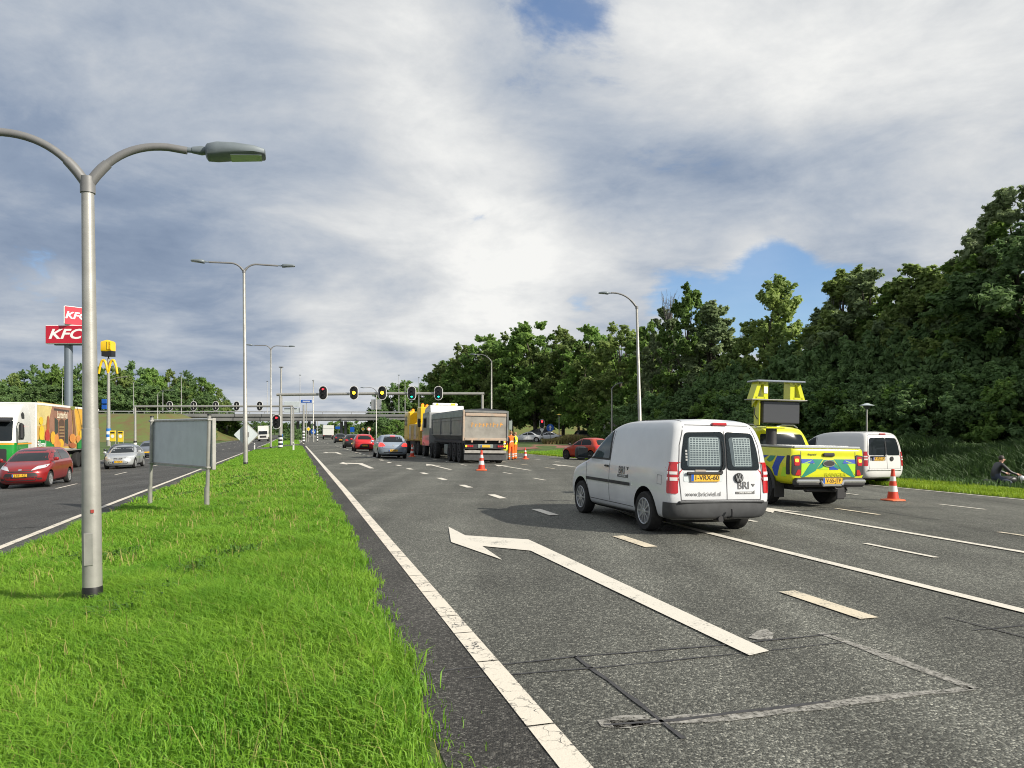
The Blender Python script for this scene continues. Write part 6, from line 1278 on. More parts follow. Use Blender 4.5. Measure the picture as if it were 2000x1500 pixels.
for sd in (1, -1): MB().box((11.8, sd * 1.22, 2.3), (1.0, .02, .7), 0, .01).build('side_window', M_GLASS, tp); MB().box((12.9, sd * 1.42, 2.3), (.12, .22, .6), 0, .05).build('mirror', M_CHAS, tp)
mb = MB().tube([(-.0, -hw - .22, 2.35), (-.0, -hw - .22, 1.75)], .03, 6); mb.box((.0, -hw - .16, 2.05), (.06, .2, .5), 0, .05); mb.build('side_mirror', M_SAGE, tp)
GT = Vector(((903 - 1000) / F * 38.5, 38.5, 0)); set_on_road(tp, 0, 0, 0, hw, RZ, G=GT)

rv = thing('recovery_truck', 'yellow recovery truck with crane towing the tipper', 'recovery truck')
MB().box((4, 0, .85), (7.6, 1.9, .4), 0, .04).build('chassis', M_CHAS, rv)
for sd in (1, -1):
    bd = MB().box((2.7, sd * .62, 1.65), (5.0, 1.18, 1.25), 0, .06).build('locker_body', M_OCH, rv)
    for i in range(4): MB().box((.85 + i * 1.22, sd * 1.22, 1.66), (1.08, .03, 1.0), 0, .02).build('locker_door', M_ALU if i % 2 else M_OCH, bd); MB().box((.85 + i * 1.22, sd * 1.245, 1.45), (.25, .02, .05)).build('door_handle', M_TRIM, bd)
    for x in (1.2, 2.6): bigwheel(rv, x, sd * 1.0)
    wheel(rv, 6.6, sd * 1.02, .5, .31, 8, M_RIMD, .58)
MB().box((-.1, 0, 1.0), (.25, 2.3, .5), 0, .05).build('rear_beam', M_OCH, rv)
MB().box((1.0, .62, 2.85), (1.4, 1.05, 1.25), 0, .05).build('boom_housing', M_YELT, rv)
mb = MB().box((3.2, .1, 3.3), (5.4, .7, .45), 0, .05); mb.build('boom', M_YELT, rv)
MB().box((.1, -.55, 3.05), (.5, 1.0, .65), 0, .06).build('boom_head', M_YELT, rv); MB().tube([(-.15, -.2, 2.9), (-.9, -.2, 1.0)], .07, 8).build('lift_arm', M_CHAS, rv); MB().box((-.5, -.3, .7), (1.2, .5, .25), 0, .05).build('underlift', M_OCH, rv); MB().prism([(-.6, 2.2), (-.25, 2.2), (.1, 3.0), (-.2, 3.0)], (-.15, 0, 0), (0, 1, 0), (0, 0, 1), (.15, 0, 0)).build('strut', M_YELT, rv)
for i in range(3): MB().lathe([(.13, .0), (.12, .03), (0, .035)], (.26, .62, 3.22 - i * .36), 'x', 14).build('red_lamp', M_TAIL, rv); 
for o_ in [c for c in rv.children if c.name.startswith('red_lamp')]: o_.data.transform(Matrix.Translation((.02, 0, 0)))
MB().box((6.6, 0, 2.15), (2.2, 2.4, 2.3), 0, .12).build('cab', M_YELT, rv, 35)
for sd in (1, -1): MB().box((6.8, sd * 1.21, 2.55), (1.0, .02, .7)).build('side_window', M_GLASS, rv)
for x, y in ((.8, .9), (.6, -.7), (2.4, .3), (6.5, .7), (6.5, -.7)):
    bb = MB().lathe([(.11, 0), (.11, .16), (.06, .22), (0, .23)], (x, y, 3.50 if x < 5 else 3.3), n=12).build('beacon', mat('beacon_orange', (.9, .22, .01), .3, emit=(1, .22, .01), estr=1.2), rv)
for y in (.7, -.2): MB().box((-.25, y, .95), (.06, .3, .14), 0, .02).build('tail_light', M_TAILON, rv)
set_on_road(rv, 0, 0, 0, hw, RZ, G=Vector((GT.x - SA * 13.9, GT.y + CA * 13.9, 0)))

# ---- oncoming lorry with pictures on its trailer
M_GRN = paint('lorry_green', (.01, .23, .03)); M_LW = paint('lorry_white', (.62, .62, .59)); M_LOR = mat('stripe_orange', (.75, .32, .02), .4)
A = Vector((-26.3, 40.4, -.62)); HD = RZ + math.pi
lt = thing('delivery_lorry', 'white and green lorry with a food picture on its trailer', 'lorry', (A.x, A.y, surf(A.x, A.y)), HD)
zg = lt.location.z
tr_ = MB().box((-6.8, -1.275, 2.57), (13.6, 2.55, 2.83), 0, .05).build('trailer_box', M_LW, lt)
MB().box((-6.8, .012, 1.20), (13.6, .03, .10)).build('side_rail', M_GALV, tr_); MB().box((-6.8, .012, 3.92), (13.6, .03, .12)).build('side_rail', M_WHT, tr_); MB().box((-.06, .015, 2.57), (.14, .05, 2.83)).build('corner_post', M_WHT, tr_)
def mp(px, py):                            # photo pixel -> point on the plane of the trailer's side
    k = (px - 1000) / F; L_ = (k * A.y - A.x) / (-SA - k * CA); Y = A.y + CA * L_; return (-L_, H + (HZ - py) / F * Y - zg)
_lay = [0]
def pic(pts, c, nm, name='picture'):
    _lay[0] += 1; q = [mp(*p) for p in pts]; q = [(max(-13.4, min(-.2, a)), b) for a, b in q]
    m_ = mat(nm, c, .5, 0, .2, var=.25, vscale=1.3)
    MB().prism(q, (0, .004 + .0022 * _lay[0], 0), (1, 0, 0), (0, 0, 1), (0, .002, 0)).build(name, m_, tr_)
def el(cx, cy, rx, ry, c, nm): pic([(cx + rx * math.cos(a), cy + ry * math.sin(a)) for a in np.linspace(0, 2 * math.pi, 13)[:-1]], c, nm)
pic([(72.5, 784), (163, 797), (163, 876), (72.5, 874)], (.62, .40, .12), 'print_cream')
pic([(72.5, 784), (103, 789), (96, 815), (88, 830), (72.5, 832)], (.70, .58, .24), 'print_pale'); pic([(145, 795), (163, 798), (163, 850), (152, 852)], (.78, .42, .04), 'print_yellow')
pic([(102, 790.5), (138.5, 796), (143.5, 871), (97, 873), (96, 818)], (.34, .17, .11), 'print_brick'); pic([(104.5, 797), (134, 801.5), (134, 805.5), (104.5, 801.5)], (.07, .05, .045), 'print_dark')
pic([(111, 806), (128.5, 808), (128.5, 815), (111, 814)], (.42, .24, .15), 'print_sign'); lettering('Lanterfiel', .62, mat('print_letters', (.75, .66, .50), .5), tr_, Vector((mp(120, 811)[0], .05, mp(120, 811)[1])), (-1, 0, 0), (0, 0, 1), .01, 0, .9)
pic([(106, 815), (112.5, 821), (112.5, 845), (106, 850)], (.045, .055, .045), 'print_shutter'); pic([(126, 821), (132, 817), (132.5, 868), (126, 864)], (.045, .055, .045), 'print_shutter')
pic([(114, 866), (114, 824), (116.5, 819.5), (119.5, 818.5), (123, 820), (125, 825), (125, 866)], (.11, .06, .04), 'print_door')
for y in (833, 839, 845, 851): pic([(115, y), (124.5, y), (124.5, y + 2), (115, y + 2)], (.45, .30, .15), 'print_steps')
pic([(139, 797), (143, 797), (148, 850), (143, 850)], (.24, .12, .06), 'print_trunk'); pic([(136, 793.5), (146, 794), (144, 801), (138, 800)], (.20, .24, .05), 'print_leaf')
for cx, cy, rx, ry, c, nm in ((79, 822, 4, 8, (.80, .55, .03), 'print_y1'), (80, 846, 5, 16, (.80, .52, .02), 'print_y1'), (92.5, 832, 2.4, 21, (.42, .12, .04), 'print_r1'), (91, 852, 4.5, 14, (.50, .05, .03), 'print_r2'), (102, 855, 5, 13, (.78, .45, .03), 'print_o1'), (109, 858, 4.5, 10, (.70, .28, .06), 'print_o2'), (117, 866, 6, 9, (.82, .50, .08), 'print_o1'), (110, 868, 7, 8, (.72, .30, .10), 'print_o2'), (140, 856, 6, 9, (.75, .38, .10), 'print_o2'), (152, 858, 5, 8, (.70, .34, .12), 'print_o2'), (140, 870, 7, 5, (.40, .12, .07), 'print_r1'), (157, 848, 4, 8, (.80, .55, .04), 'print_y1')): el(cx, cy, rx, ry, c, nm)
pic([(72.5, 858), (82, 859), (94, 862), (104, 871), (104, 874), (72.5, 874)], (.01, .24, .04), 'print_green'); pic([(149, 866), (156, 858), (163, 856), (163, 876), (149, 876)], (.01, .24, .04), 'print_green')
q = mp(79, 868.5); lettering('Bilemel', .55, M_WLET, tr_, (q[0], .075, q[1]), (-1, 0, 0), (0, 0, 1), .006, 0, .9)
MB().box((-6.8, -1.275, .95), (13.0, 1.0, .3), 0, .04).build('chassis', M_CHAS, lt)
for x in (-8.6, -9.9, -11.2):
    for y in (-.2, -2.35): wheel(lt, x, y, .5, .34, 8, M_SAGE, .6).name = 'wheel'
MB().box((-3.6, -.12, .78), (1.6, .5, .6), 0, .05).build('side_locker', M_CHAS, lt)
cabk = [(3.0, .32, .5, .30, 1.2, .3, .1, 4, 6), (3.08, .55, .5, .55, 1.245, .3, .1, 4, 8), (3.08, 1.2, .5, 1.2, 1.25, .3, .1, 4, 8), (3.05, 1.8, .5, 1.8, 1.25, .3, .1, 4, 8), (2.85, 2.7, .5, 2.7, 1.23, .3, .1, 4, 8), (2.65, 3.1, .5, 3.1, 1.2, .35, .1, 3.5, 8), (2.2, 3.6, .5, 3.6, 1.15, .5, .1, 3, 8), (1.6, 3.85, .5, 3.85, 1.1, .5, .1, 3, 8)]
hcab = Hull(cabk, 4, .03); cab_ = hcab.build('cab', M_LW, lt, [(2.0, .52, .58, .9, 1.6)], M_UNDER); B2 = hcab.bvh
cab_.location = (0, -1.275, 0)
def oncab(ob): ob.location = (0, -1.275, 0); return ob
NB = len(hcab.R)
oncab(hcab.band('lower_cab', 0, 12, lambda x, y, z: x > .95 and not (1.35 < x < 2.65 and z < 1.15 and y > .8), .012, M_GRN, lt)); 
for S_ in 'LR': oncab(seam('stripe', B2, S_, [(2.7, 1.74), (.55, 1.74)], .07, lt, M_LOR, .02))
oncab(seam('stripe', B2, 'F', [(-1.2, 1.74), (1.2, 1.74)], .07, lt, M_LOR, .02))
oncab(patch('windscreen', B2, 'F', rpoly([(-1.12, 1.9), (1.12, 1.9), (1.08, 2.95), (-1.08, 2.95)], .1), M_GLASS, lt, .012, .15)); oncab(patch('lower_grille', B2, 'F', rpoly([(-.9, .5), (.9, .5), (.9, 1.5), (-.9, 1.5)], .1), M_TRIM, lt, .03, .15))
oncab(patch('side_window', B2, 'L', rpoly([(2.55, 1.95), (1.75, 1.95), (1.6, 2.15), (1.62, 2.75), (2.4, 2.75)], .08), M_GLASS, lt, .008, .12)); oncab(patch('door_emblem', B2, 'L', rpoly([(1.9, 3.05), (1.5, 3.05), (1.45, 3.3), (1.65, 3.42), (1.95, 3.3)], .06), M_LETB, lt, .008, .12))
mb = MB().box((2.95, .25, 2.4), (.22, .16, .85), 0, .07); mb.tube([(2.6, .0, 2.85), (2.95, .2, 2.8)], .03, 6); mb.build('mirror', M_TRIM, lt)
MB().prism(rpoly([(2.7, 3.0), (3.15, 2.85), (3.2, 2.95), (2.75, 3.12)], .03), (0, -2.4, 0), (1, 0, 0), (0, 0, 1), (0, 2.2, 0)).build('sun_visor', M_CHAS, lt)
for y in (-.25, -2.3): wheel(lt, 2.0, y, .5, .31, 8, M_SAGE, .58)
# ---- small lorries
def box_truck(label, cabm, boxm, L=6.5, Wd=2.4, Ht=3.4, name='box_truck'):
    o = thing(name, label, 'lorry'); MB().box((-L / 2 + (L - 2) / 2, 0, 1.0 + (Ht - 1) / 2), (L - 2.0, Wd, Ht - 1.0), 0, .04).build('box', boxm, o); MB().box((0, 0, .75), (L - .3, Wd * .6, .3), 0, .03).build('chassis', M_CHAS, o)
    MB().prism(rpoly([(L / 2 - 1.9, .5), (L / 2, .5), (L / 2, 1.5), (L / 2 - .3, 2.55), (L / 2 - 1.9, 2.65)], .12), (0, -Wd / 2 + .08, 0), (1, 0, 0), (0, 0, 1), (0, Wd - .16, 0)).build('cab', cabm, o, 35)
    MB().prism([(0, 0), (.0, .0), (0, .0)], (0, 0, 0), (1, 0, 0), (0, 0, 1), (0, 0, .001)) 
    MB().prism(rpoly([(-Wd * .42, 0), (Wd * .42, 0), (Wd * .40, .85), (-Wd * .40, .85)], .08), (L / 2 - .05, 0, 1.62), (0, 1, 0), (-.26, 0, .96), (.04, 0, .01)).build('windscreen', M_GLASS, o); MB().box((L / 2 + .01, 0, 1.1), (.04, Wd * .6, .5), 0, .02).build('grille', M_TRIM, o)
    MB().box((-L / 2 - .02, 0, 2.55), (.03, Wd * .96, .05)).build('door_seam', M_SAGE, o); MB().box((-L / 2 - .02, 0, .72), (.08, Wd * .9, .14), 0, .02).build('rear_bumper', M_CHAS, o)
    for sd in (1, -1):
        for x in (-L / 2 + 1.3, L / 2 - 1.0): wheel(o, x, sd * (Wd / 2 - .2), .45, .28, 8, M_RIMD, .6)
        MB().box((-L / 2 - .03, sd * Wd * .40, .88), (.05, .2, .12)).build('tail_light', M_TAIL, o); MB().box((L / 2 + .02, sd * Wd * .38, .85), (.04, .3, .16)).build('headlight', M_HEAD, o); MB().box((L / 2 - .3, sd * (Wd / 2 + .12), 1.9), (.1, .16, .4), 0, .04).build('mirror', M_TRIM, o)
    return o
b1 = box_truck('pale box lorry driving away under the overpass', M_LW, mat('box_pale', (.55, .56, .54), .5, var=.12), 7, 2.45, 3.3); set_on_road(b1, 641, 858.5, -3.5, 0, RZ - .02)
b2 = box_truck('white lorry oncoming beside the second lamp', M_LW, M_LW, 8, 2.45, 3.7); set_on_road(b2, 514, 862, 4, 0, RZ + math.pi)
b3 = box_truck('white high-roofed lorry showing above the near van bonnet', M_LW, M_LW, 6, 2.3, 2.9); set_on_road(b3, 0, 0, 0, 0, math.radians(190), G=Vector((14.6, 100, 0)))
# ---- traffic cones
M_CONE = mat('cone_red', (.62, .05, .02), .5, var=.15, vscale=5); M_CONEW = mat('cone_reflective', (.72, .73, .72), .35, .1, var=.12, vscale=9); M_CONEO = mat('cone_base', (.75, .14, .05), .55, var=.15)
def cone(label, px, py, h=.75, G=None):
    g = G or gp(px, py); o = thing('traffic_cone', label, 'traffic cone', g, random.random(), 'traffic cones'); k = h / .75
    MB().box((0, 0, .02), (.40 * k, .40 * k, .04), 0, .018).lathe([(.185 * k, .038), (.155 * k, .055), (.14 * k, .06)], n=18).build('base', M_CONEO, o, 50)
    def R_(z): return (.135 - .105 * (z / (.75 * k))) * k if False else (.135 * k) * (1 - z / (.75 * k)) + .032 * k * (z / (.75 * k))
    zs = [(.05, .22, M_CONE, 'red_band'), (.22, .36, M_CONEW, 'white_band'), (.36, .47, M_CONE, 'red_band'), (.47, .58, M_CONEW, 'white_band'), (.58, .72, M_CONE, 'red_band')]
    for a, b, m_, nm in zs: MB().lathe([(R_(a * k), a * k), (R_(b * k), b * k)], n=18).build(nm, m_, o, 50)
    MB().lathe([(.036 * k, .715 * k), (.042 * k, .735 * k), (.03 * k, .75 * k), (0, .752 * k)], n=14).build('knob', M_CONE, o, 50)
    return o
cone('orange-striped cone behind the tipper tailgate', 940.5, 919, .86); cone('traffic cone standing nearest, by the second white van', 1744, 978, .80); cone('traffic cone right of the two road workers', 1026, 897, .75); cone('traffic cone beside the silver-blue hatchback', 805, 892, .82)
g = rv.location; cone('traffic cone carried on the back of the recovery truck', 0, 0, .7, Vector((GT.x - SA * 13.5 + .35, GT.y + CA * 13.5 - .6, 1.55)))

# ------------------------------------------------------------------ people
M_HIVIS = mat('hi_vis_orange', (.90, .16, .015), .7, var=.2, vscale=8); M_NAVY = mat('navy_sleeve', (.02, .025, .045), .8); M_SKIN = mat('skin', (.52, .30, .22), .55); M_REFL = mat('reflective_grey', (.60, .60, .57), .35); M_BOOT = mat('boots', (.03, .025, .02), .7); M_HAIR = mat('hair_brown', (.30, .17, .08), .7); M_LEATH = mat('black_jacket', (.02, .021, .024), .45); M_JEAN = mat('dark_jeans', (.045, .055, .09), .8); M_HIVY = mat('hi_vis_yellow', (.75, .80, .03), .6)
def person(label, J, cols, loc, rz, extra=None, hair=M_HAIR):
    # J: joint -> (x, y, z, radius); y forward is +x local
    o = thing('person', label, 'person', loc, rz)
    edges = [('pelvis', 'waist'), ('waist', 'chest'), ('chest', 'neck'), ('neck', 'head0'), ('head0', 'head1')]
    for s_ in 'LR':
        edges += [('chest', 'sh' + s_), ('sh' + s_, 'el' + s_), ('el' + s_, 'wr' + s_), ('wr' + s_, 'pa' + s_), ('pelvis', 'hip' + s_), ('hip' + s_, 'kn' + s_), ('kn' + s_, 'an' + s_), ('an' + s_, 'toe' + s_)]
        P, Wr = Vector(J['pa' + s_][:3]), Vector(J['wr' + s_][:3]); d = (P - Wr).normalized(); sd = Vector((1, 0, 0)) - d * d.x; sd = sd.normalized() if sd.length > .2 else Vector((0, 0, 1)); up_ = d.cross(sd)
        for i, (off, ln) in enumerate(((-.033, .062), (-.011, .078), (.012, .074), (.033, .058))):
            a = P + sd * off + d * .02; b = a + d * ln * .6 + up_ * .008; c = b + d * ln * .35 + up_ * .022
            for nm, p in (('f%d' % i, a), ('g%d' % i, b), ('h%d' % i, c)): J[nm + s_] = (*p, .0088)
            edges += [('pa' + s_, 'f%d' % i + s_), ('f%d' % i + s_, 'g%d' % i + s_), ('g%d' % i + s_, 'h%d' % i + s_)]
        a = Wr.lerp(P, .5) + sd * -.036; b = a + sd * -.018 + d * .035; J['t0' + s_] = (*a, .010); J['t1' + s_] = (*b, .009); edges += [('wr' + s_, 't0' + s_), ('t0' + s_, 't1' + s_)]
    nm = list(J); ix = {k_: i for i, k_ in enumerate(nm)}
    me = bpy.data.meshes.new('body'); me.from_pydata([J[k_][:3] for k_ in nm], [(ix[a], ix[b]) for a, b in edges], []); ob = bpy.data.objects.new('body', me); COL.objects.link(ob)
    ob.modifiers.new('skin', 'SKIN'); sv = me.skin_vertices[0].data
    for i, k_ in enumerate(nm): r = J[k_][3]; sv[i].radius = r if isinstance(r, tuple) else (r, r); sv[i].use_root = (k_ == 'pelvis')
    ss_ = ob.modifiers.new('sub', 'SUBSURF'); ss_.levels = 2; ss_.render_levels = 2
    bpy.context.view_layer.update(); m2 = bpy.data.meshes.new_from_object(ob.evaluated_get(bpy.context.evaluated_depsgraph_get())); bpy.data.objects.remove(ob); bpy.data.meshes.remove(me)
    m2.name = 'body'; ms = []; m2.materials.clear()
    segs = [(Vector(J[a][:3]), Vector(J[b][:3]), a, b) for a, b in edges]
    for p in m2.polygons:
        c = Vector(p.center); best = None
        for a, b, na, nb in segs:
            ab = b - a; q = max(0, min(1, (c - a).dot(ab) / max(1e-9, ab.length_squared))); dd = (c - (a + ab * q)).length
            if best is None or dd < best[0]: best = (dd, na, nb, q)
        m_ = cols(best[1], best[2], best[3], c)
        if m_ not in ms: ms.append(m_); m2.materials.append(m_)
        p.material_index = ms.index(m_)
    m2.shade_smooth(); b_ = link(bpy.data.objects.new('body', m2), o)
    h0, h1 = Vector(J['head0'][:3]), Vector(J['head1'][:3]); hc_ = (h0 + h1) / 2
    if hair:
        mb = MB(); ell(mb, (hc_.x - .018, hc_.y, hc_.z + .035), (.092, .084, .105), 14, 8, 2.2); mb.build('hair', hair, o, 80)
    mb = MB(); ell(mb, (hc_.x + .098, hc_.y, hc_.z - .02), (.022, .015, .028), 8, 6, 2); mb.build('nose', M_SKIN, o, 80)
    for sd in (1, -1):
        mb = MB(); ell(mb, (hc_.x - .005, hc_.y + sd * .088, hc_.z - .015), (.02, .012, .034), 8, 6, 2); mb.build('ear', M_SKIN, o, 80); mb = MB(); ell(mb, (hc_.x + .084, hc_.y + sd * .034, hc_.z + .01), (.012, .013, .010), 8, 6, 2); mb.build('eye', M_LETB, o, 80)
    MB().box((hc_.x + .088, hc_.y, hc_.z - .065), (.012, .05, .012)).build('mouth', mat('lips', (.35, .12, .10), .6), o)
    return o
def standing(h=1.78, lean=0.0, armf=.15):
    k = h / 1.78
    J = {'pelvis': (0, 0, .95, (.165, .12)), 'waist': (.01, 0, 1.12, (.16, .115)), 'chest': (.0, 0, 1.34, (.18, .125)), 'neck': (.0, 0, 1.52, .062), 'head0': (.01, 0, 1.60, .085), 'head1': (.015, 0, 1.70, .092)}
    for s_, y in (('L', 1), ('R', -1)):
        J['sh' + s_] = (0, y * .20, 1.43, .068); J['el' + s_] = (-.03, y * .27, 1.16, .052); J['wr' + s_] = (armf, y * .24, .98, .036); J['pa' + s_] = (armf + .06, y * .235, .93, .034)
        J['hip' + s_] = (0, y * .10, .88, .105); J['kn' + s_] = (.02, y * .12, .48, .082); J['an' + s_] = (-.01, y * .125, .09, .066); J['toe' + s_] = (.16, y * .14, .045, .048)
    return {a: (b[0] * k, b[1] * k, b[2] * k, b[3]) for a, b in J.items()}
def wk_cols(vest):
    def f(a, b, q, c):
        if a in ('head0', 'neck') : return M_SKIN
        if b.startswith(('pa', 'f', 'g', 'h')) and not b.startswith('hip') and not b.startswith('head') or a.startswith(('pa', 'f', 'g', 't')) and not a.startswith('toe'): return M_SKIN
        if b.startswith('toe'): return M_BOOT
        if a.startswith(('sh', 'el')): return M_NAVY if vest is M_HIVIS else vest
        if .20 < c.z < .27 or .33 < c.z < .40: return M_REFL
        if 1.12 < c.z < 1.18 and abs(c.y) < .2: return M_REFL
        return vest if c.z > .98 else M_HIVIS
    return f
g = gp(998, 899); person('road worker in full orange clothing standing with back turned', standing(1.80), wk_cols(M_HIVIS), g, RZ + .2)
g = gp(1006.5, 897.5); person('second road worker in orange and yellow, half hidden behind the first', standing(1.74, armf=.2), wk_cols(M_HIVY), g, RZ + .9)
# ---- rider on a motorcycle in the ditch
def ditch(px, Y): x = (px - 1000) / F * Y; return Vector((x, Y, surf(x, Y)))
gm = ditch(1958, 26.0); RM = math.radians(-6)
mo = thing('motorcycle', 'dark motorcycle behind the verge under its rider', 'motorcycle', gm, RM)
for x in (.72, -.72):
    t_ = MB().lathe([(.24, -.05), (.30, -.06), (.325, 0), (.30, .06), (.24, .05)], (x, 0, .325), 'y', 24).build('wheel', M_TYRE, mo, 40); MB().lathe([(.245, -.02), (.245, .02), (.2, .02), (.2, -.02)], (x, 0, .325), 'y', 24).build('rim', M_RIMD, t_)
mb = MB(); ell(mb, (.18, 0, .86), (.30, .15, .14), 14, 8, 2.4); mb.build('tank', M_LEATH, mo, 60); mb = MB(); ell(mb, (-.38, 0, .80), (.42, .14, .07), 14, 8, 2.6); mb.build('seat', M_TRIM, mo, 60)
MB().box((.02, 0, .50), (.5, .30, .40), 0, .08).build('engine', M_CHAS, mo); MB().tube([(.72, .09, .33), (.50, .09, .98)], .025, 8).build('fork', M_CHROME, mo); MB().tube([(.72, -.09, .33), (.50, -.09, .98)], .025, 8).build('fork', M_CHROME, mo)
MB().tube([(.34, .38, 1.04), (.46, .2, 1.06), (.47, 0, 1.03), (.46, -.2, 1.06), (.34, -.38, 1.04)], .014, 8).build('handlebar', M_CHROME, mo); mb = MB(); ell(mb, (.62, 0, .92), (.10, .10, .10)); mb.build('headlight', M_HEAD, mo, 60); MB().tube([(-.1, -.16, .36), (-.5, -.17, .38), (-.95, -.18, .46)], [.035, .05, .055], 10).build('exhaust', M_CHROME, mo); mb = MB(); ell(mb, (-.75, 0, .72), (.22, .11, .06)); mb.build('mudguard', M_TRIM, mo, 60); MB().tube([(-.72, 0, .33), (0, 0, .40), (.35, 0, .85)], .035, 8).build('frame', M_CHAS, mo)
J = {'pelvis': (-.28, 0, .95, (.16, .13)), 'waist': (-.26, 0, 1.10, (.16, .125)), 'chest': (-.15, 0, 1.33, (.185, .135)), 'neck': (-.06, 0, 1.47, .065), 'head0': (-.03, 0, 1.54, .088), 'head1': (-.01, 0, 1.64, .095)}
for s_, y in (('L', 1), ('R', -1)):
    J['sh' + s_] = (-.11, y * .20, 1.40, .07); J['el' + s_] = (.07, y * .33, 1.16, .056); J['wr' + s_] = (.27, y * .34, 1.08, .040); J['pa' + s_] = (.335, y * .345, 1.06, .036); J['hip' + s_] = (-.22, y * .12, .92, .11); J['kn' + s_] = (.16, y * .24, .78, .085); J['an' + s_] = (-.02, y * .22, .38, .066); J['toe' + s_] = (.14, y * .23, .33, .048)
def rd_cols(a, b, q, c):
    if a in ('head0', 'neck'): return M_SKIN
    if b[:2] in ('pa',) or (b[0] in 'fg' or a[0] in 'fg'): return M_SKIN
    if b.startswith('toe'): return M_BOOT
    if a.startswith(('hip', 'kn')) or (a == 'pelvis' and b.startswith('hip')): return M_JEAN
    return M_LEATH
person('rider in a black jacket sitting on the motorcycle', J, rd_cols, gm, RM, hair=mat('hair_dark', (.04, .03, .025), .6))
# ------------------------------------------------------------------ trees
M_BARK = mat('bark', (.075, .065, .05), .9, var=.4, vscale=3, bump=.6, bscale=9)
M_LF = [foliage('leaf_green', (.31, .46, .11), (.125, .235, .065), .55, .25), foliage('leaf_olive', (.37, .46, .14), (.17, .25, .085), .55, .25), foliage('leaf_dark', (.235, .36, .13), (.125, .22, .088), .52, .25), foliage('leaf_grey', (.35, .43, .21), (.18, .25, .13), .54, .25)]
def quads_mesh(name, C, N, size, m, elong=1.5):
    n = len(C); r = np.random.randn(n, 3); t = np.cross(N, r); t /= np.linalg.norm(t, axis=1)[:, None] + 1e-9; b = np.cross(N, t); b /= np.linalg.norm(b, axis=1)[:, None] + 1e-9
    s = (size * (.6 + .8 * np.random.rand(n)))[:, None]
    V = np.stack([C - t * s * elong * .5, C + b * s * .42 + N * s * .12, C + t * s * elong * .5, C - b * s * .42 + N * s * .12], 1)
    me = bpy.data.meshes.new(name); me.vertices.add(n * 4); me.vertices.foreach_set('co', V.reshape(-1).astype(np.float32)); me.loops.add(n * 4); me.loops.foreach_set('vertex_index', np.arange(n * 4, dtype=np.int32)); me.polygons.add(n); me.polygons.foreach_set('loop_start', (np.arange(n) * 4).astype(np.int32))
    me.materials.append(m); me.update(calc_edges=True); return me
def crown_pts(prof, nl, per, rl, seed, flat=.8):
    # prof(z in 0..1) -> radius; lobes sit near the envelope, leaves over the lobes' shells
    rg = np.random.RandomState(seed); Cs = []; Ns = []; lobes = []
    while len(lobes) < nl:
        z = rg.rand() ** .85; R = prof(z)
        if rg.rand() > (R / .5) ** .7 + .12: continue
        a = rg.rand() * 2 * np.pi; rr = R * (.35 + .65 * rg.rand() ** .5) * (.82 + .36 * rg.rand()); lobes.append((rr * np.cos(a), rr * np.sin(a), z, rl * (.5 + .85 * rg.rand()) * (1.15 - .32 * z)))
    return lobes, rg
PROTO = []
def proto_tree(h, w, kind, seed, m, nl=58, per=390, leaf=.20, trunk_to=.85, z0=.14):
    if kind == 'broad': prof = lambda z: (.5 * math.sin(math.pi * min(1, (z * .86 + .14))) ** .55) * (1 if z < .75 else 1 - (z - .75) * 1.3)
    elif kind == 'spire': prof = lambda z: .5 * (1 - z) ** .85 * (.55 + .45 * min(1, z * 4)) + .025
    elif kind == 'column': prof = lambda z: .5 * min(1, .55 + z * 1.8) * (1 - max(0, z - .5) / .5) ** .72 + .025
    else: prof = lambda z: .5 * math.sqrt(max(0.02, 1 - z * z))
    rl = .092 * w if kind != 'spire' else .10 * w; up = {'broad': .65, 'spire': 1.2, 'column': 1.2}.get(kind, .5); nl = int(nl * 1.75)
    lobes, rg = crown_pts(prof, nl, per, rl, seed); C = []; N = []
    for lx, ly, lz, lr in lobes:
        c = np.array([lx * w, ly * w, h * (z0 + (1 - z0) * lz * .97)]); out = np.array([lx, ly, 0.0]); out /= np.linalg.norm(out) + 1e-6
        ns = 9; n = int(per * (lr / rl) ** 1.4 / ns) + 4
        for q in range(ns):
            d = out * .75 + np.array([0, 0, up]) + rg.randn(3) * .75; d /= np.linalg.norm(d); ln = lr * (.9 + 1.1 * rg.rand()); u = rg.rand(n) ** .8
            sp = rg.randn(n, 3) * (lr * .27 * (1.15 - u))[:, None]
            C.append(c + d[None] * (ln * u)[:, None] + sp); nn_ = sp / (lr * .3) + d[None] * .5 + rg.randn(n, 3) * .5 + np.array([0, 0, .3]); N.append(nn_ / np.linalg.norm(nn_, axis=1)[:, None])
    C = np.concatenate(C); N = np.concatenate(N); np.random.seed(seed)
    crown = quads_mesh('crown', C, N, leaf, m)
    mb = MB(); tr_ = .028 * h; top = h * trunk_to
    mb.tube([(0, 0, -.5), (0, 0, .3), (.1 * rg.randn(), .1 * rg.randn(), h * .3), (.2 * rg.randn(), .2 * rg.randn(), h * .6), (.2 * rg.randn(), .2 * rg.randn(), top)], [tr_ * .62, tr_ * .5, tr_ * .42, tr_ * .28, tr_ * .08], 10)
    for lx, ly, lz, lr in lobes[:22]:
        zz = h * (z0 + (1 - z0) * lz * .97); zs = max(h * .12, zz * .62); mb.tube([(0, 0, zs), (lx * w * .5, ly * w * .5, (zs + zz) / 2 + .2), (lx * w, ly * w, zz)], [tr_ * .2, tr_ * .13, tr_ * .05], 6, False)
    o = mb.build('trunk', M_BARK, None, 50); tm = o.data; COL.objects.unlink(o); bpy.data.objects.remove(o)
    PROTO.append((crown, tm, h)); return len(PROTO) - 1
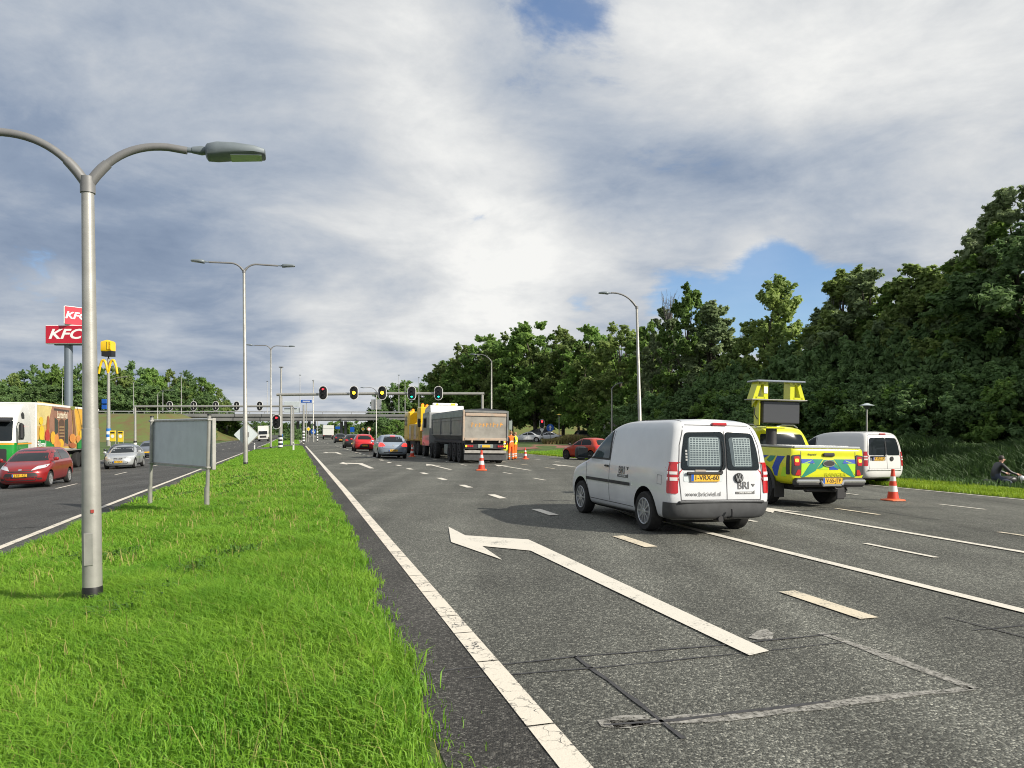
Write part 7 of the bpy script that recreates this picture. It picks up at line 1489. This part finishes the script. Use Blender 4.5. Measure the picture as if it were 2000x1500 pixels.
T_B1 = proto_tree(13, 7.4, 'broad', 1, M_LF[0]); T_B2 = proto_tree(13, 7.0, 'broad', 2, M_LF[1]); T_B3 = proto_tree(13, 7.8, 'broad', 3, M_LF[2]); T_S1 = proto_tree(14, 5.0, 'spire', 4, M_LF[3], 64, 380, .19); T_S2 = proto_tree(14, 5.6, 'spire', 5, M_LF[1], 64, 380, .19); T_C1 = proto_tree(14, 5.2, 'column', 6, M_LF[0], 56, 400, .19); T_C2 = proto_tree(14, 5.6, 'column', 8, M_LF[3], 56, 400, .19)
T_U = proto_tree(4.2, 5.4, 'dome', 9, M_LF[2], 30, 330, .155, .5, .04); T_U2 = proto_tree(4.2, 5.0, 'dome', 10, M_LF[0], 30, 330, .155, .5, .04)
twm = None
def twigs():
    global twm
    if twm: return twm
    random.seed(3); mb = MB()
    for i in range(16):
        x, y = random.uniform(-1.2, 1.2), random.uniform(-.6, .6); hgt = random.uniform(1.2, 2.6); mb.tube([(x * .3, y * .3, 0), (x * .7, y * .7, hgt * .5), (x + random.uniform(-.2, .2), y, hgt)], [.04, .025, .008], 5)
        for j in range(3):
            q = random.uniform(.4, .9); mb.tube([(x * .9 * q + .05, y * q, hgt * q), (x * q + random.uniform(-.5, .5), y * q + random.uniform(-.3, .3), hgt * q + random.uniform(.3, .7))], [.016, .005], 4)
    o = mb.build('bare_twigs', mat('dead_wood', (.16, .15, .14), .9), None); twm = o.data; COL.objects.unlink(o); bpy.data.objects.remove(o); return twm
rt = random.Random(11)
ORD = ['first', 'second', 'third', 'fourth', 'fifth', 'sixth', 'seventh', 'eighth', 'ninth', 'tenth', 'eleventh', 'twelfth', 'thirteenth', 'fourteenth', 'fifteenth', 'sixteenth', 'seventeenth', 'eighteenth', 'nineteenth', 'twentieth', 'twenty-first', 'twenty-second', 'twenty-third', 'twenty-fourth']
def tree(px, ytop, Y, pr, label, sw=1.0, group='trees of the belt right of the road', name='tree', zbase=None, tw=False, cat='tree'):
    x = (px - 1000) / F * Y; z0 = surf(x, Y) if zbase is None else zbase; hgt = H + (HZ - ytop) / F * Y - z0; cm, tm, h0 = PROTO[pr]; k = hgt / h0
    o = thing(name, label, cat, (x, Y, z0), rt.uniform(0, 6.28), group); o.scale = (k * sw, k * sw, k)
    link(bpy.data.objects.new('crown', cm), o); link(bpy.data.objects.new('trunk', tm), o)
    if tw:
        t = link(bpy.data.objects.new('bare_twigs', twigs()), o); t.location = (.9, -.3, h0 * .90); t.scale = (1.1, 1.1, 1.2)
    return o
D1 = 1.12
front = [(876, 705, 116, T_B1, 'outermost leafy tree at the left end of the right-hand belt', 1.0), (905, 672, 112, T_B2, 'round leafy tree above the end of the gantry', 1.0), (945, 656, 108, T_B1, 'broad leafy tree behind the lamp over the tipper', .95), (1000, 650, 104, T_B2, 'broad tree above the two workers', .95), (1046, 630, 100, T_B1, 'round-topped tree, highest above the white saloons', 1.1),
         (1100, 640, 98, T_B2, 'full leafy tree left of the short lamp', .95), (1150, 638, 94, T_B1, 'full leafy tree behind the short lamp', .95), (1212, 632, 88, T_B2, 'leafy tree just left of the tall single lamp', 1.1), (1268, 628, 82, T_C1, 'leafy tree just right of the tall single lamp', 1.05), (1302, 600, 76, T_C2, 'upright tree with bare twigs on top', .85), (1345, 552, 72, T_C1, 'tall upright tree with a thin pointed head', .8), (1392, 588, 70, T_S1, 'greyish tree beside the tall pointed one', 1.25),
         (1440, 668, 66, T_B2, 'lower leafy tree in the gap of blue sky', .85), (1512, 533, 63, T_S2, 'tall narrow spire-shaped tree above the message sign', 1.05), (1562, 662, 60, T_B3, 'dark round tree right of the spire', .85), (1606, 600, 58, T_S1, 'thin grey-green tree with bare twigs', 1.0), (1650, 513, 57, T_S2, 'spire-shaped tree with a yellowish head', 1.15), (1702, 528, 55, T_C2, 'grey-green upright tree over the mushroom lamp', 1.2), (1748, 540, 54, T_C1, 'bushy tree right of the mushroom lamp', 1.05), (1795, 508, 52, T_S2, 'pointed tree above the second van roof', 1.2),
         (1850, 520, 51, T_B2, 'broad tree above the far cone', .95), (1905, 478, 49, T_S2, 'yellow-green pointed tree near the right edge', 1.3), (1948, 430, 48, T_C1, 'dark tall tree beside the tallest one', 1.25), (1990, 362, 47, T_C2, 'tallest dark tree at the right edge', 1.0), (2050, 420, 45, T_B3, 'dark tree beyond the right edge', 1.1)]
for px, yt, Y, pr, lb, sw in front: tree(px, yt, Y * D1, pr, lb, sw * 1.16, tw='bare twigs' in lb or px == 1440)
back_label = 'leafy tree in the hidden back row of the belt'
for i, (px, yt, Y, pr) in enumerate(((925, 690, 128, T_B3), (985, 668, 124, T_B3), (1070, 655, 118, T_B3), (1130, 655, 114, T_B3), (1185, 655, 108, T_B3), (1240, 650, 102, T_B3), (1330, 625, 92, T_B3), (1420, 665, 84, T_B3), (1475, 665, 80, T_B3), (1535, 665, 78, T_B3), (1590, 665, 75, T_B3), (1675, 575, 72, T_B3), (1725, 580, 70, T_B3), (1775, 570, 67, T_B3), (1825, 555, 65, T_B3), (1880, 540, 63, T_B3), (1930, 500, 61, T_B3), (1985, 480, 60, T_B3))):
    tree(px, yt + np.interp(px, [900, 1300, 1420, 1600, 1750], [14, 38, 48, 48, 40]), Y * D1, pr, back_label + ', ' + ORD[i] + ' from the left', 1.15, 'trees deeper in the belt')
# the belt goes on out of the picture to the right: it shades the ditch
for x, y, h_ in ((41, 43, 13), (41, 36, 12), (42, 29, 13), (43, 22, 12), (43, 15, 12)):
    cm, tm, h0 = PROTO[T_B3]; o = thing('tree', 'dark tree beyond the right edge of the belt', 'tree', (x, y, surf(x, y)), rt.uniform(0, 6), 'trees outside the picture'); o.scale = (1.25, 1.25, h_ / h0); link(bpy.data.objects.new('crown', cm), o); link(bpy.data.objects.new('trunk', tm), o)
# bushes at the foot of the belt
for i, px in enumerate(range(1205, 2060, 38)):
    Y = np.interp(px, [1200, 1500, 1800, 2050], [84, 62, 50, 44]) + rt.uniform(-1.5, 1.5); yt = np.interp(px, [1200, 1500, 1800, 2050], [782, 765, 745, 720]) + rt.uniform(-14, 14)
    tree(px, yt, Y, T_U if i % 3 else T_U2, ORD[i] + ' bush from the left along the foot of the tree belt', 1.15, 'bushes at the foot of the belt', 'bush', cat='bush')
for i, (px, yt, Y) in enumerate(((1540, 700, 66), (1600, 690, 62), (1660, 680, 60), (1720, 670, 58), (1780, 660, 57), (1840, 655, 55), (1900, 650, 53), (1960, 640, 52), (1460, 720, 70), (1390, 735, 74))): tree(px, yt, Y, T_U, 'tall dark understorey shrub, ' + ('third', 'fourth', 'fifth', 'sixth', 'seventh', 'eighth', 'ninth', 'tenth', 'second', 'first')[i] + ' from the left behind the bushes', .8, 'bushes at the foot of the belt', 'bush', cat='bush')
# trees behind the left embankment
for i, (px, yt) in enumerate(((-20, 740), (28, 728), (62, 718), (95, 712), (128, 714), (160, 716), (195, 718), (228, 716), (262, 711), (295, 720), (330, 721), (362, 728), (393, 738), (420, 756), (438, 778))):
    w = ('leftmost', 'second', 'third', 'fourth', 'fifth', 'sixth', 'seventh', 'eighth', 'ninth', 'tenth', 'eleventh', 'twelfth', 'thirteenth', 'fourteenth', 'last')[i]
    tree(px, yt, 250 + (i % 3) * 8, (T_B1, T_B2, T_B3)[i % 3], w + ' tree from the left in the grove behind the embankment', .95, 'grove behind the left embankment', zbase=-1.5)
for i, (px, yt) in enumerate(((10, 750), (80, 745), (150, 745), (215, 748), (280, 745), (345, 752), (400, 768))): tree(px, yt, 240, T_B3, ORD[i] + ' dark tree from the left in the front of the grove', 1.3, 'front of the left grove', zbase=-1.5)
# trees beyond the overpass and scrub on its slopes
for px, yt, Y, pr, lb in ((765, 752, 245, T_B3, 'dark tree beyond the overpass right of the middle signal'), (795, 744, 248, T_B1, 'tree beyond the overpass behind the left green signal'), (822, 752, 250, T_B3, 'tree beyond the overpass between the green signals'), (852, 741, 246, T_B2, 'tree beyond the overpass behind the right green signal'), (745, 775, 255, T_B3, 'small tree at the end of the overpass'),
                          (655, 822, 300, T_U2, 'yellowish tree seen under the overpass deck'), (690, 822, 300, T_U2, 'second yellowish tree under the overpass deck'), (712, 826, 280, T_U, 'dark bush under the right end of the deck'), (730, 822, 215, T_U, 'dark scrub on the slope under the deck'), (752, 818, 190, T_U, 'scrub on the slope left of the recovery truck'), (775, 820, 180, T_U2, 'leafy scrub just left of the recovery truck'), (570, 838, 150, T_U, 'bush on the island behind the camera mast'), (582, 840, 158, T_U, 'second bush on the island'), (440, 812, 215, T_U2, 'bush at the foot of the left bridge slope'), (400, 824, 195, T_U, 'bush in front of the left embankment'), (245, 835, 190, T_U2, 'bush behind the yellow boards')):
    tree(px, yt, Y, pr, lb, 1.1, 'trees about the overpass', 'bush' if pr in (T_U, T_U2) else 'tree', zbase=-1.0, cat='bush' if pr in (T_U, T_U2) else 'tree')
for i in range(14):
    px = 560 + i * 17; tree(px, 833 - rt.uniform(0, 6), 420 + rt.uniform(0, 60), (T_B3, T_B2, T_U)[i % 3], 'far tree under the overpass on the horizon', 1.6, 'trees on the horizon', zbase=-1.0)
for i in range(11):
    px = 445 + i * 13; tree(px, 826 - rt.uniform(0, 5), 380 + rt.uniform(0, 40), (T_B3, T_B1)[i % 2], 'far tree under the overpass on the horizon', 1.5, 'trees on the horizon', zbase=-1.0)
